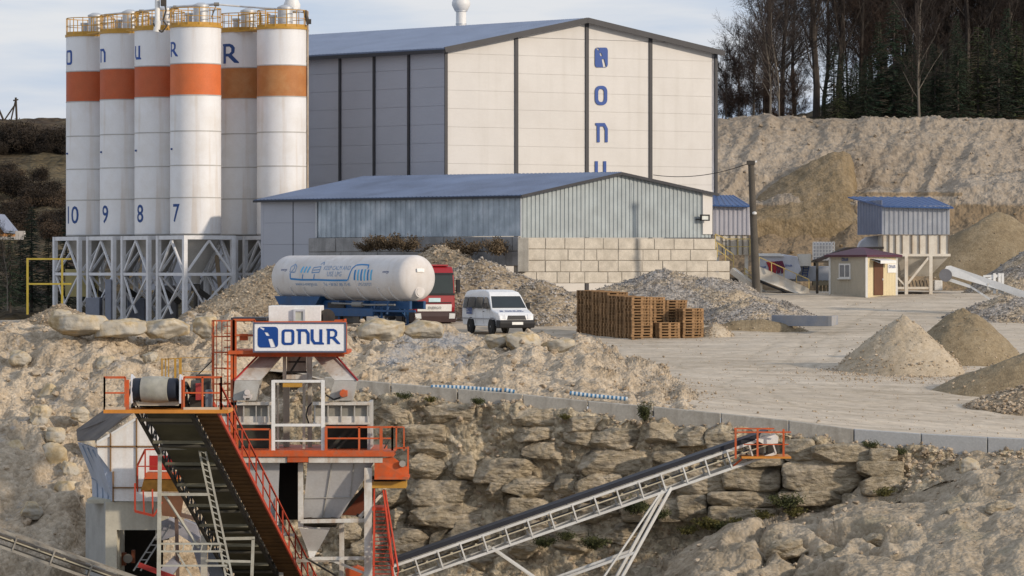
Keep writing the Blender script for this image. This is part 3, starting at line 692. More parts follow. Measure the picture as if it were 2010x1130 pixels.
for i, (x0, y0, x1, y1) in enumerate(rects):
    cut = y0 > 840 and x0 > 1200
    pd = par_d((x0 + x1) / 2) - (.50 if cut else .15) - (y0 - 780) / 350 * 1.1
    a = P(x0 - 3, y0 - 2, pd); b = P(x1 + 3, y1 + 2, pd)
    c = ((a.x + b.x) / 2, pd + .25, (a.z + b.z) / 2)
    sq = 8 if cut else 6.5
    v, f = rock_verts(c, (abs(b.x - a.x) * 1.03, random.uniform(.95, 1.35), abs(a.z - b.z) * 1.04), 100 + i, sub=5, sq=sq, rough=.06 if cut else .15, chops=5 if cut else 12, yaw=random.uniform(-.08, .08), tilt=random.uniform(-.05, .05))
    mesh_obj('wall_stone', v, f, wallst, W, smooth=True)
bt = {}
for px in (560, 640, 800, 1000, 1200, 1400, 1600, 1750, 1850, 1950, 2100, 2700):
    top = np.interp(px, [640, 767, 898, 1026, 1154, 1282, 1415, 1548, 1676, 1808, 1938, 2100], [772, 780, 791, 802, 815, 827, 838, 853, 873, 883, 890, 895]); pd = par_d(px)
    bot = np.interp(px, [560, 1300, 1500, 1700, 1800, 1900, 2100], [1200, 1160, 1100, 1020, 960, 930, 930])
    bt[px] = [(pd + .3, top - 3), (pd - .18, top), (pd - .30, top + (bot - top) * .35), (pd - .72, top + (bot - top) * .7), (pd - 2.1, bot)]
backm = MR('wall_rubble', [(.22, .17, .11), (.41, .345, .24), (.54, .465, .34)], s1=.7, s2=4, vs=6, bump=1, bdist=.1, cellamt=.35)
o = bank(bt, 420, 130, 'rubble_fill', [backm, rubst], amp=.42, fs=.9, seed=71, stones=8500, slo=.028, shi=.19)
o.parent = W; o.matrix_parent_inverse = Matrix.Translation(-Vector(W.location))

# concrete kerb blocks along its top
seam = [(636, 740, 27), (767, 752, 27), (898, 763, 28), (1026, 774, 28), (1154, 787, 29), (1282, 798, 29), (1415, 811, 28), (1548, 825, 29), (1676, 842, 31), (1808, 851, 32), (1938, 858, 33), (2070, 864, 34)]
conc2 = M('new_concrete', (.40, .405, .40), .85, var=.08, fine=.08, bump=.15, bscale=12, dirt=(.27, .27, .26), damt=.5, dscale=1.4)
lab = ['weathered concrete kerb block half hidden behind the tower chute', 'weathered concrete kerb block with weeds, second from the tower', 'weathered concrete kerb block below the left striped hose',
       'weathered concrete kerb block right of the left striped hose', 'weathered concrete kerb block below the right striped hose', 'weathered concrete kerb block behind the green shrub',
       'weathered concrete kerb block left of the conveyor head railing', 'weathered concrete kerb block behind the conveyor head railing', 'newer pale grey kerb block, first after the weathered ones',
       'newer pale grey kerb block in the middle of the newer three', 'newer pale grey kerb block cut by the right photo edge']
for i in range(len(seam) - 1):
    (xa, ya, ha), (xb, yb, hb) = seam[i], seam[i + 1]
    da, db = par_d(xa), par_d(xb)
    a = P(xa + 1.0, ya, da); b = P(xb - 1.0, yb, db); ha2 = ha / F * da + .1; hb2 = hb / F * db + .1
    jit = random.uniform(-.03, .03)
    m = MB(); m.slab([a + Vector((0, jit, 0)), b + Vector((0, jit, 0)), b + Vector((0, jit, -hb2)), a + Vector((0, jit, -ha2))], (0, .5, 0))
    o = m.build('kerb_block', conc2 if i >= 8 else concrete, bevel=.025, loc=(a + b) / 2 - Z * ha2)
    tag(o, lab[i], 'concrete block', 'concrete kerb blocks along the top of the retaining wall')
# ================================================================= helpers for walls
def corrugated(a, b, ztop_fn, zbot_fn, pitch, depth, out, name, mat, parent, thick=True):
    """real trapezoid profile sheet from a to b (plan points), heights given along t in 0..1"""
    a = Vector((a[0], a[1], 0)); b = Vector((b[0], b[1], 0)); L = (b - a).length; n = int(L / pitch); out = Vector((out[0], out[1], 0)).normalized()
    V = []; Fc = []
    prof = [(0, 0), (.40, 0), (.50, 1), (.90, 1)]
    us = []
    for i in range(n):
        for u, o in prof: us.append(((i + u) / n, o * depth))
    us.append((1.0, 0))
    for t, o in us:
        p = a.lerp(b, t) + out * o
        V.append((p.x, p.y, zbot_fn(t))); V.append((p.x, p.y, ztop_fn(t)))
    for i in range(len(us) - 1): Fc.append((2 * i, 2 * i + 2, 2 * i + 3, 2 * i + 1))
    return mesh_obj(name, V, Fc, mat, parent)
def panel_wall(a, b, ztop_fn, zbot, rows, name, mat, parent, out, thick=.18, groove=.02, cols=()):
    """sandwich panel wall: one slab per course with a small shadow gap between courses"""
    a = Vector((a[0], a[1], 0)); b = Vector((b[0], b[1], 0)); out = Vector((out[0], out[1], 0)).normalized()
    zmax = max(ztop_fn(i / 20) for i in range(21)); hs = (zmax - zbot) / rows
    m = MB()
    for r in range(rows):
        z0 = zbot + r * hs + groove / 2; z1 = zbot + (r + 1) * hs - groove / 2
        # columns of each course, cut by the roof line
        ts = [i / 40 for i in range(41)]
        run = []
        for t in ts:
            zt = ztop_fn(t)
            if zt > z0 + .02: run.append((t, min(z1, zt)))
        if len(run) < 2: continue
        pts = [a.lerp(b, run[0][0]) + Z * z0, a.lerp(b, run[-1][0]) + Z * z0]
        top = [a.lerp(b, t) + Z * zt for t, zt in reversed(run)]
        # drop collinear tops
        tt = [top[0]] + [q for p, q, s in zip(top, top[1:], top[2:]) if abs((q.z - p.z) - (s.z - q.z)) > 1e-4] + [top[-1]]
        m.slab(pts + tt, -out * thick)
    m.slab([a + Z * zbot - out * .03, b + Z * zbot - out * .03, b + Z * (ztop_fn(1) - .05) - out * .03, a + Z * (ztop_fn(0) - .05) - out * .03], -out * .1)
    return m.build(name, mat, parent)

# ================================================================= big panel hall
panelm = M('panel_cream', (.56, .545, .52), .5, var=.035, scale=.4, fine=.02, dirt=(.46, .435, .40), damt=.3, dscale=.5, streak=(.44, .42, .38), samt=.3, sscale=1.6)
panelg = M('panel_grey_shaded', (.37, .385, .43), .5, var=.04, scale=.4, fine=.02)  # shaded tone of the hall panels, also the grey shed panels
trim = M('dark_trim', (.035, .036, .042), .5)
roofblue = M('roof_grey_blue', (.16, .205, .30), .45, var=.08, scale=.6)
roofgrey = M('roof_grey', (.16, .17, .185), .55, var=.12, scale=.5, dirt=(.24, .235, .23), damt=.35, dscale=.4)
A = P(875, 93, 250); R_ = P(1405, 100, 260); RG = P(1145, 38, 255)
Lx = Vector((A.x - 20.5, A.y + 20.5, 0))
fdir = Vector((R_.x - A.x, R_.y - A.y, 0)).normalized(); fout = Vector((fdir.y, -fdir.x, 0))
ldir = Vector((-1, 1, 0)).normalized(); lout = Vector((-1, -1, 0)).normalized()
H = thing('panel_hall', 'large pale sandwich panel hall with dark ribs and vertical blue lettering', 'hall', (A.x, A.y, -1.5))
zb = -1.5; zr = (RG - Vector((A.x, A.y, 0))).dot(fdir) / (R_ - Vector((A.x, A.y, 0))).dot(fdir) if False else .5
ztop = lambda t: (A.z + (RG.z - A.z) * t / .5 if t < .5 else RG.z + (R_.z - RG.z) * (t - .5) / .5) - .12
panel_wall(A, R_, ztop, zb, 15, 'gable_wall', panelm, H, fout)
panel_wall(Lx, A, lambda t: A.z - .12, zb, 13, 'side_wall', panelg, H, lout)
m = MB()
back = R_ + ldir * 29
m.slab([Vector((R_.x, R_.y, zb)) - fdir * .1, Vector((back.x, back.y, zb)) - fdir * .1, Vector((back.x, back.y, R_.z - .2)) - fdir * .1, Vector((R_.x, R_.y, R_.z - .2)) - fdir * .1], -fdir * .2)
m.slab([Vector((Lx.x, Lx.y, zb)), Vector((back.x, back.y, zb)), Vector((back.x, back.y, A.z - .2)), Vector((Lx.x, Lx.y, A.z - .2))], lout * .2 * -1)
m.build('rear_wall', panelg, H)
for t in (0, .253, .512, .75, 1.0):                                  # dark cover strips on the gable
    q = Vector((A.x, A.y, 0)).lerp(Vector((R_.x, R_.y, 0)), t) + fout * .04
    m = MB(); m.bar(Vector((q.x, q.y, zb)), Vector((q.x, q.y, ztop(t) - .02)), .24 if 0 < t < 1 else .2, .08, up=fout); m.build('rib', trim, H)
for px in (803, 735, 668, 600, 530):
    dd = (A.y + A.x) / (1 + (px - CX) / F); q = Vector(((px - CX) / F * dd, dd, 0)) + lout * .04
    m = MB(); m.bar(Vector((q.x, q.y, zb)), Vector((q.x, q.y, A.z - .15)), .2, .08, up=lout); m.build('rib', trim, H)
def roof_sheet(e0, e1, r1, r0, mat, parent, name='roof', pitch=.33, depth=.035, over=.0, th=.1):
    """ribbed roof plane: eave e0-e1, ridge r0-r1"""
    e0, e1, r0, r1 = [Vector(p) for p in (e0, e1, r0, r1)]
    L = (e1 - e0).length; n = max(4, int(L / pitch)); nrm = (e1 - e0).cross(r0 - e0).normalized()
    if nrm.z < 0: nrm = -nrm
    V = []; Fc = []
    us = []
    for i in range(n):
        for u, o in ((0, 0), (.6, 0), (.7, 1), (.9, 1)): us.append(((i + u) / n, o * depth))
    us.append((1, 0))
    for t, o in us:
        V.append(e0.lerp(e1, t) + nrm * o); V.append(r0.lerp(r1, t) + nrm * o)
        V.append(e0.lerp(e1, t) - nrm * th); V.append(r0.lerp(r1, t) - nrm * th)
    for i in range(len(us) - 1):
        b = 4 * i; Fc += [(b, b + 4, b + 5, b + 1), (b + 2, b + 3, b + 7, b + 6), (b, b + 2, b + 6, b + 4), (b + 1, b + 5, b + 7, b + 3)]
    Fc += [(0, 1, 3, 2), (4 * (len(us) - 1), 4 * (len(us) - 1) + 2, 4 * (len(us) - 1) + 3, 4 * (len(us) - 1) + 1)]
    return mesh_obj(name, V, Fc, mat, parent)
ov = fout * .5
lf = ldir * 29
e0 = A + ov - fdir * .35 - Z * .05; r0 = RG + ov + Z * .05; e2 = R_ + ov + fdir * .35 - Z * .05
roof_sheet(e0 + lf, e0, r0, r0 + lf, roofblue, H)
roof_sheet(e2, e2 + lf, r0 + lf, r0, roofblue, H)
m = MB()
m.bar(e0 - Z * .12 + fout * .03, r0 - Z * .12 + fout * .03, .06, .34); m.bar(r0 - Z * .12 + fout * .03, e2 - Z * .12 + fout * .03, .06, .34)
m.bar(e0 - Z * .2 - fdir * .03, e0 - Z * .2 - fdir * .03 + lf, .06, .22)
m.build('fascia', trim, H)
def gpt(px, py, off=.05):                                            # point on the gable plane under a pixel
    nrm = fout; k = ((px - CX) / F * nrm.x + nrm.y); d = (Vector((A.x, A.y, 0)).dot(nrm) + off) / k
    return P(px, py, d)
def on_gable(loops, px0, py0, px1, py1, name):
    vf = curve_mesh(loops, .012); v = vf[0]; mn = v.min(0); mx = v.max(0)
    o = gpt(px0, py1); u = (gpt(px1, py1) - o) / (mx[0] - mn[0]); w = (gpt(px0, py0) - o) / (mx[1] - mn[1])
    m = MB(); put_flat(m, (v - np.array([mn[0], mn[1], 0]), vf[1]), o, u, w, fout); m.build(name, blue, H)
on_gable(logo_loops(), 1168, 93, 1193, 132, 'logo')
on_gable(letter_loops('o'), 1168, 168, 1192, 206, 'letter')
on_gable(letter_loops('n'), 1169, 241, 1193, 279, 'letter')
on_gable(letter_loops('u'), 1168, 316, 1193, 356, 'letter')

# rooftop vents seen behind the ridge and over the silos
def vent(label, px, d, segs, mat=white):
    c = P(px, segs[0][1], d); t = thing('roof_vent', label, 'vent', c)
    prof = [(w / 2 / F * d, (segs[0][1] - y) / F * d) for w, y in segs]
    m = MB(); m.lathe(prof, c, Z, 28); m.build('stack', mat, t, smooth=True)
    return t
t = vent('white vent stack with conical hood behind the hall ridge', 905, 268, [(20, 90), (20, 22), (26, 20), (36, 10), (36, 4), (22, -14), (20, -30)])
m = MB(); m.lathe([(.42, 0), (.42, .12)], P(905, 22, 268), Z, 24); m.lathe([(.36, 0), (.36, .08)], P(905, 48, 268), Z, 24); m.build('flange', galv, t)
t = vent('white domed vent cap above the right-hand silo', 573, 262, [(16, 60), (16, 26), (30, 20), (34, 10), (26, 0), (24, -14), (12, -22)])
m = MB(); m.lathe([(.56, 0), (.56, .1)], P(573, 20, 262), Z, 24); m.build('flange', galv, t)

# ================================================================= low shed in front of the hall
zincm = M('zinc_sheet', (.36, .41, .45), .38, metal=.35, var=.22, scale=.9, fine=.05, dirt=(.62, .63, .64), damt=.55, dscale=.9, dbias=.6, streak=(.22, .25, .28), samt=.5, sscale=2.0)
zincl = M('zinc_sheet_light', (.31, .35, .365), .45, metal=.25, var=.10, scale=1.2, fine=.04, dirt=(.22, .24, .25), damt=.4, dscale=.9, streak=(.24, .26, .27), samt=.45, sscale=2.5)
shedroof = M('shed_roof', (.105, .14, .22), .6, var=.14, scale=.5, fine=.06, dirt=(.15, .21, .34), damt=.5, dscale=.16)
blockm = M('stone_block', (.46, .425, .365), .9, var=.14, scale=2.2, fine=.10, bump=.3, bscale=8, dirt=(.30, .27, .22), damt=.5, dscale=1.4)
mortar = M('mortar', (.30, .275, .24), .95, var=.1)
C0 = P(1022, 383, 230); C2 = P(1395, 380, 239); CR = P(1213, 338, 234.5); C1 = P(512, 392, 245); CM = P(622, 390, 245 - 15 * (622 - 512) / (1022 - 512) * .97)
sd_ = Vector((C2.x - C0.x, C2.y - C0.y, 0)).normalized(); so = Vector((sd_.y, -sd_.x, 0))
sl = Vector((C1.x - C0.x, C1.y - C0.y, 0)).normalized(); slo_ = Vector((-abs(sl.y), -abs(sl.x), 0)).normalized()
S_ = thing('shed', 'low gabled shed of corrugated zinc sheets on concrete and stone block walls', 'shed', (C0.x, C0.y, -1.6))
zm = PZ(463, 230); gz = lambda t: (C0.z + (CR.z - C0.z) * t / .5 if t < .5 else CR.z + (C2.z - CR.z) * (t - .5) / .5) - .08
corrugated(C0, C2, gz, lambda t: PZ(466, 230 + 9 * t), .30, .05, so, 'gable_sheeting', zincl, S_)
cmt = (CM - C0).length / (C1 - C0).length
corrugated(CM, C0, lambda t: C0.z - .1 + (CM.z - C0.z) * (1 - t), lambda t: zm, .42, .05, slo_, 'side_sheeting', zincm, S_)
panel_wall((C1.x, C1.y), (CM.x, CM.y), lambda t: C1.z - .1, -3.8, 6, 'panel_wall', panelg, S_, slo_)
m = MB(); q = Vector((C1.x, C1.y, 0)).lerp(Vector((CM.x, CM.y, 0)), .58) + slo_ * .012; m.bar(Vector((q.x, q.y, -2.3)), Vector((q.x, q.y, C1.z - .12)), .05, .02, up=slo_); m.build('joint_strip', trim, S_)
m = MB(); p0 = Vector((C1.x, C1.y, 0)); m.slab([p0 + Z * -2.3, p0 + Vector((10, 10, -2.3)), p0 + Vector((10, 10, C1.z)), p0 + Z * (C1.z - .1)], Vector((.14, -.14, 0))); m.build('rear_wall', panelg, S_)
rb = Vector((sl.x, sl.y, 0)) * (Vector((C1.x - C0.x, C1.y - C0.y, 0)).length + .4)
o_ = so * .35
e0 = C0 + o_ + slo_ * .28; e1 = Vector((C1.x, C1.y, C1.z)) + slo_ * .28 + sl * .35; r0 = CR + o_; r1 = CR + (C1 - C0) * .98; r1.z = CR.z + .1
roof_sheet(e1, e0, r0, r1, shedroof, S_, th=.06)
e3 = C2 + o_ + sd_ * .3; e4 = e3 + (C1 - C0); r1b = r1.copy()
roof_sheet(e3, e4, r1b, r0, shedroof, S_, th=.06)
m = MB(); m.bar(e0 - Z * .07 + so * .02, r0 - Z * .07 + so * .02, .04, .16); m.bar(r0 - Z * .07 + so * .02, e3 - Z * .07 + so * .02, .04, .16)
m.bar(e0 - Z * .1 + slo_ * .03, e1 - Z * .1 + slo_ * .03, .05, .12); m.build('fascia', trim, S_)
m = MB(); m.bar(C0 + slo_ * .03 + so * .05 - Z * .1, Vector((C0.x, C0.y, zm)) + slo_ * .03 + so * .05, .22, .06); m.bar(Vector((CM.x, CM.y, C1.z - .2)) + slo_ * .06, Vector((CM.x, CM.y, zm)) + slo_ * .06, .12); m.build('corner_trim', galv, S_)
m = MB(); q = C2 - sd_ * .35 + so * .08; m.box((q.x, q.y, PZ(416, 239)), (.75, .1, 2.6), Matrix.Rotation(math.atan2(sd_.y, sd_.x), 3, 'Z')); m.build('end_panel', panelm, S_)
# lamp on the gable
t = thing('flood_lamp', 'black framed flood lamp fixed to the right end of the shed gable', 'lamp', P(1381, 426, 238.3))
m = MB(); q = P(1381, 427, 238.2) ; Rz = Matrix.Rotation(math.atan2(sd_.y, sd_.x), 3, 'Z')
for dx, dz, w, h in ((0, .15, .66, .07), (0, -.15, .66, .07), (-.3, 0, .06, .3), (.3, 0, .06, .3)): m.box(q + Rz @ Vector((dx, -.12, dz)), (w, .12, h), Rz)
m.bar(q + Rz @ Vector((-.3, .0, -.1)), q + Rz @ Vector((-.3, .3, -.1)), .06); m.build('housing', black, t)
m = MB(); m.box(q + Rz @ Vector((0, -.11, 0)), (.54, .05, .24), Rz); m.build('lens', M('lamp_lens', (.55, .58, .55), .2), t)
# block wall (lit side) and concrete wall (shaded side)
def block_wall(a, b, z0, z1, rows, name, mat, parent, out, lo=.9, hi=1.9, gap=.035, ends=None, seed=3):
    rr = random.Random(seed); a = Vector((a[0], a[1], 0)); b = Vector((b[0], b[1], 0)); out = Vector((out[0], out[1], 0)).normalized(); L = (b - a).length; u = (b - a) / L
    Rz = Matrix.Rotation(math.atan2(u.y, u.x), 3, 'Z'); h = (z1 - z0) / rows; m = MB()
    for r in range(rows):
        x = 0; ext = (ends[r] if ends else 0)
        while x < L + ext - .05:
            w = min(rr.uniform(lo, hi), L + ext - x)
            if L + ext - x - w < .45: w = L + ext - x
            c = a + u * (x + w / 2) - out * (.3 - rr.uniform(0, .035)) + Z * (z0 + (r + .5) * h)
            m.box(c, (w - gap, .6, h - gap), Rz @ Matrix.Rotation(rr.uniform(-.006, .006), 3, 'Y')); x += w
    o = m.build(name, mat, parent, bevel=.03)
    k = MB(); k.slab([a + Z * z0 - out * .05, b + Z * z0 - out * .05, b + Z * z1 - out * .05, a + Z * z1 - out * .05], -out * .4); k.build('mortar', mortar, o)
    return o
w0 = C0 + so * .12 + slo_ * .10; w2 = C2 + so * .12 + sd_ * .25
block_wall(w0, w2, PZ(556, 230), PZ(466, 230), 4, 'block_wall', blockm, S_, so, ends=[1.15, 1.15, .15, 0])
ld0 = CM + sl * .55 + slo_ * .16; ld1 = C0 + slo_ * .16
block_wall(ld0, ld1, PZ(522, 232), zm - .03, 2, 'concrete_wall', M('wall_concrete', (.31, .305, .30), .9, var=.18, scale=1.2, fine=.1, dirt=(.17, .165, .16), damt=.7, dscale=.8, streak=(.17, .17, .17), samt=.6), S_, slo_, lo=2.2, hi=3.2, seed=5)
t = thing('concrete_block', 'grey concrete block standing at the corner of the shed wall', 'concrete block', P(1026, 530, 229.3)); m = MB(); m.box(P(1027, 500, 229.55), (.62, .8, 1.9)); m.build('block', concrete, t, bevel=.03)

# ================================================================= silos
silow = M('silo_white', (.70, .705, .715), .5, var=.04, scale=.5, fine=.025, dirt=(.56, .52, .46), damt=.4, dscale=.55, streak=(.46, .34, .22), samt=.42, sscale=2.2)
bando = M('band_orange', (.58, .145, .045), .6, var=.06, dirt=(.48, .16, .07), damt=.4, dscale=.8)
bandsh = M('band_orange_shaded', (.44, .10, .035), .6, var=.07, dirt=(.40, .13, .06), damt=.4, dscale=.8)  # orange band darkened to paint the shade on the rear silos
bandb = M('band_faded', (.40, .165, .055), .6, var=.08, dirt=(.5, .3, .14), damt=.5, dscale=.8)
seamm = M('silo_seam', (.40, .39, .37), .6)
coneg = M('cone_grey', (.30, .29, .27), .6, var=.1)
def silo_z(py, d=248): return PZ(py, d)
fx = Vector((.835, .55, 0)); fy = Vector((-.55, .835, 0))           # plan axes of the silo rows
SR = 1.55
def silo(px, d, band, label, letter=None, num=None, lettermat=blue, filt=.55, frame=True, lo=0):
    c = Vector((PX(px, d), d, -1.6)); t = thing('silo', label, 'silo', c, 'white cement silos with an orange band')
    zz = [silo_z(y) + lo for y in (459, 388, 325, 258, 188, 126, 52)]
    a = Vector((c.x, c.y, 0))
    for z0, z1 in zip(zz[:-1], zz[1:]):
        if z0 == zz[4]: continue
        m = MB(); m.lathe([(SR, z0 + .02), (SR, z1 - .02)], a, Z, 64); m.build('shell_course', silow, t, smooth=True)
    m = MB(); m.lathe([(SR - .004, zz[4] + .02), (SR - .004, zz[5] - .02)], a, Z, 64); m.build('band', band, t, smooth=True)
    for z in zz[:-1]:
        m = MB(); m.lathe([(SR - .1, z - .035), (SR + .015, z - .035), (SR + .015, z + .03), (SR - .1, z + .03)], a, Z, 64); m.build('weld_ring', seamm, t, smooth=True)
    m = MB(); m.lathe([(SR - .05, zz[0] - .04), (SR - .12, zz[0] - .5), (.28, zz[0] - 2.6), (.25, zz[0] - 3.0)], a, Z, 40); m.build('cone', coneg, t, smooth=True)
    m = MB(); m.lathe([(.0, zz[6] + .05), (SR + .06, zz[6] - .1), (SR + .06, zz[6] + .04), (.6, zz[6] + .16), (.0, zz[6] + .17)][1:4], a, Z, 48); m.build('roof_rim', yellow, t)
    r = MB(); n = 14; zt = zz[6] + .03
    pts = [a + Vector((math.cos(2 * math.pi * k / n) * (SR - .02), math.sin(2 * math.pi * k / n) * (SR - .02), zt)) for k in range(n)]
    for p, q in zip(pts, pts[1:] + pts[:1]):
        r.bar(p, p + Z * 1.05, .05); r.bar(p + Z * 1.05, q + Z * 1.05, .05); r.bar(p + Z * .55, q + Z * .55, .035); r.bar(p + Z * .1, q + Z * .1, .015, .16)
    r.build('railing', yellow, t)
    m = MB(); fc = a + Vector((filt, -.35, 0)); m.lathe([(.46, zt), (.46, zt + 1.15), (.50, zt + 1.16), (.50, zt + 1.26), (.2, zt + 1.4)], fc, Z, 24); m.build('filter', galv, t, smooth=True)
    m = MB(); fc = a + Vector((filt - .8, .5, 0)); m.lathe([(.2, zt), (.2, zt + .7), (.26, zt + .7), (.26, zt + .82)], fc, Z, 16); m.build('relief_valve', galv, t, smooth=True)
    out = Vector((-.835, -.55, 0)); right = Vector((.55, -.835, 0))
    if letter:
        vf = curve_mesh([[(x - .33, y - .42) for x, y in L] for L in letter_loops(letter)], .004); v = vf[0]; bold = lettermat is navy; v[:, 0] *= 1.7 if bold else 1.15; v[:, 1] *= 1.45 if bold else 1.08
        o2, r2 = (Vector((-.60, -.80, 0)), Vector((.80, -.60, 0))) if bold else (out, right)
        m = MB(); put_cyl(m, vf, a + Z * (silo_z(98) + lo), Z, r2, o2, SR + .008); m.build('letter', lettermat, t)
    if num:
        vf = text_mesh(num, 1.55, .004, .012, sx=.85); m = MB(); o2 = Vector((-.72, -.69, 0)).normalized(); put_cyl(m, vf, a + Z * (silo_z(420) + lo), Z, Vector((.69, -.72, 0)).normalized(), o2, SR + .008); m.build('number', navy, t)
        m = MB(); q = a + (out * .97 + right * -.1) * SR + Z * (silo_z(293) + lo); m.tube(q, q + out * .12, .06, 12); m.build('sensor', navy, t)
    if frame:
        hw = 1.66; zt = zz[0] - .1; zmid = silo_z(538) + lo; zb = -3.9
        cs = [a + fx * (sx * hw) + fy * (sy * hw) for sx, sy in ((-1, -1), (1, -1), (1, 1), (-1, 1))]
        for q in cs:
            m = MB(); m.bar(Vector((q.x, q.y, zb)), Vector((q.x, q.y, zt)), .25, up=fx); m.build('frame_leg', steelwhite, t)
        m = MB(); g = MB()
        for p, q in zip(cs, cs[1:] + cs[:1]):
            u = (q - p).normalized() * .13
            for z, h in ((zt - .12, .24), (zmid, .18)): m.bar(p + u + Z * z, q - u + Z * z, .16, h)
            mid = (p + q) / 2
            g.bar(mid + Z * (zt - .3), p + u * 1.5 + Z * (zmid + .2), .12); g.bar(mid + Z * (zt - .3), q - u * 1.5 + Z * (zmid + .2), .12)
            g.bar(p + u * 1.4 + Z * (zmid - .15), mid + Z * (zb + 1.1), .10); g.bar(q - u * 1.4 + Z * (zmid - .15), p + u + Z * (zb + .5), .10)
        m.build('frame_beam', steelwhite, t); g.build('frame_brace', steelwhite, t)
        m = MB(); m.box(a + Z * (zz[0] - 3.25), (.5, .5, .45)); m.bar(a + Z * (zz[0] - 3.3), a + fx * 1.4 + Z * (zz[0] - 4.2), .28); m.tube(a + Z * (zz[0] - 3.4), a + Z * (zb + .8), .12, 12)
        m.build('discharge', darksteel, t)
    return t
step = Vector((-2.47, 3.30))
names = [('R', '7', 'white silo numbered 7, largest and nearest of its row', bando), ('u', '8', 'white silo numbered 8 with letter u, behind silo 7', bandsh),
         ('n', '9', 'white silo numbered 9 with letter n, between silos 8 and 10', bandsh), ('O', '10', 'white silo numbered 10 with letter O, farthest left', bandsh)]
x0, d0 = PX(384, 248), 248
row = []
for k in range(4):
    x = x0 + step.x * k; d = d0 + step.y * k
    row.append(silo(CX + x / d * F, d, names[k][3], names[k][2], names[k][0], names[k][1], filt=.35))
x0, d0 = PX(554, 250), 250
row.append(silo(554, 250, bandb, 'rust-stained white silo with faded orange band beside the hall', None, None, filt=.2))
row.append(silo(CX + (x0 + step.x) / (d0 + step.y) * F, d0 + step.y, bandb, 'shaded white silo with a bold dark R, behind the rust-stained one', 'R', None, lettermat=navy, filt=.2))
# ladder pipe on the right-hand silo and pipes over the tops
t = thing('riser_pipe', 'thin riser pipe with brackets running up the right-hand silo', 'pipe', P(605, 440, 250))
m = MB(); m.tube(P(604, 440, 249.6), P(604, 22, 249.6), .06, 10); m.build('pipe', M('pipe_dirty', (.42, .35, .27), .6, dirt=(.2, .12, .06), damt=.6), t)
m = MB()
for y in (190, 258, 320, 60, 120): m.box(P(603, y, 249.7), (.2, .2, .12))
m.build('bracket', darksteel, t)
m = MB(); m.tube(P(605, 45, 249.6), P(598, 20, 249.6), .12, 10); m.box(P(606, 42, 249.5), (.3, .25, .3)); m.build('valve', darksteel, t)
t = thing('overhead_pipe', 'grey filling pipe running over the tops of the silos', 'pipe', P(205, 46, 256))
m = MB(); m.path([P(205, 60, 256.2), P(206, 29, 256.2), P(278, 22, 254), P(345, 13, 250.5), P(425, 8, 249)], .075, 10); m.path([P(425, 8, 249), P(470, 12, 251), P(540, 17, 250), P(600, 24, 250)], .06, 10); m.build('pipe', galv, t, smooth=True)
for x, y, d in ((278, 22, 254), (345, 14, 250.5), (425, 8, 249)):
    m = MB(); m.bar(P(x, y, d), P(x - 10, 34, d), .07); m.tube(P(x - 5, y, d), P(x + 5, y, d), .12, 10); m.build('support', M('pipe_support', (.2, .19, .17), .6), t)
t = thing('vertical_tube', 'white vertical filling tube with dark hose clamped to silo 8', 'tube', P(310, 62, 247.5))
m = MB(); m.tube(P(309, 58, 246.9), P(309, -40, 246.9), .16, 14); m.tube(P(307, 62, 246.9), P(310, 40, 246.9), .2, 12); m.build('tube', white, t, smooth=True)
m = MB(); m.path([P(322, 0, 246.8), P(326, 20, 246.8), P(320, 40, 246.8), P(328, 50, 246.8), P(318, 63, 246.8), P(306, 55, 246.8), P(301, 45, 246.8)], .05, 8); m.box(P(321, 5, 246.7), (.34, .25, .4)); m.build('hose', darksteel, t, smooth=True)
for i, (x, y) in enumerate(((250, 42), (275, 44), (352, 40), (590, 36))):
    pass
t = thing('service_bridge', 'yellow walkway with rails linking the tops of the silos', 'walkway', P(300, 50, 251))
for (xa, ya, da), (xb, yb, db) in (((180, 66, 256), (222, 62, 254.5)), ((258, 60, 252.5), (292, 57, 251)), ((468, 62, 252), (512, 58, 251))):
    m = MB(); m.sbar(xa, ya, da, xb, yb, db, .8, .08); m.build('deck', yellow, t)
for (xa, ya, da), (xb, yb, db) in (((180, 65, 255.6), (222, 61, 254.1)), ((258, 59, 252.1), (292, 56, 250.6)), ((468, 61, 251.6), (512, 57, 250.6))):
    m = MB(); railing(m, [P(xa, ya, da), P(xb, yb, db)], 1.0, .03, .6); m.build('railing', yellow, t)

# yellow loading frame left of the silos, grey machinery under them
t = thing('yellow_railing', 'tall yellow tube railing at the far left beside the silo frames', 'railing', P(54, 615, 246))
m = MB()
for x in (54, 122): m.sbar(x, 617, 246, x, 506, 246, .12)
for y in (508, 557): m.sbar(52, y, 246, 140, y, 246, .1)
m.build('frame', M('yellow_rail', (.36, .28, .04), .5, dirt=(.3, .25, .1), damt=.4), t)
t = thing('mixing_plant', 'grey boxed machinery standing in the shade below the silos', 'machinery', P(250, 640, 253))
bm_ = M('machine_grey', (.20, .22, .27), .55, var=.12)
m = MB(); m.sbox(168, 584, 195, 640, 252, 2.0); m.sbox(206, 548, 218, 640, 252, 2); m.sbox(250, 585, 284, 640, 254, 2.5); m.build('cabinet', bm_, t, bevel=.03)
m = MB(); m.sbox(128, 528, 192, 582, 258, .3); m.build('yellow_panel', M('panel_yellow', (.42, .36, .16), .6), t)
m = MB(); m.sbox(305, 560, 345, 640, 253, 2); m.sbox(380, 545, 400, 640, 254, 2); m.build('duct', M('duct_grey', (.15, .15, .16), .6), t)
m = MB(); m.sbar(425, 500, 252, 440, 640, 252, .25); m.sbar(448, 520, 252, 448, 640, 252, .15); m.build('post', M('duct_tan', (.32, .25, .17), .7), t)

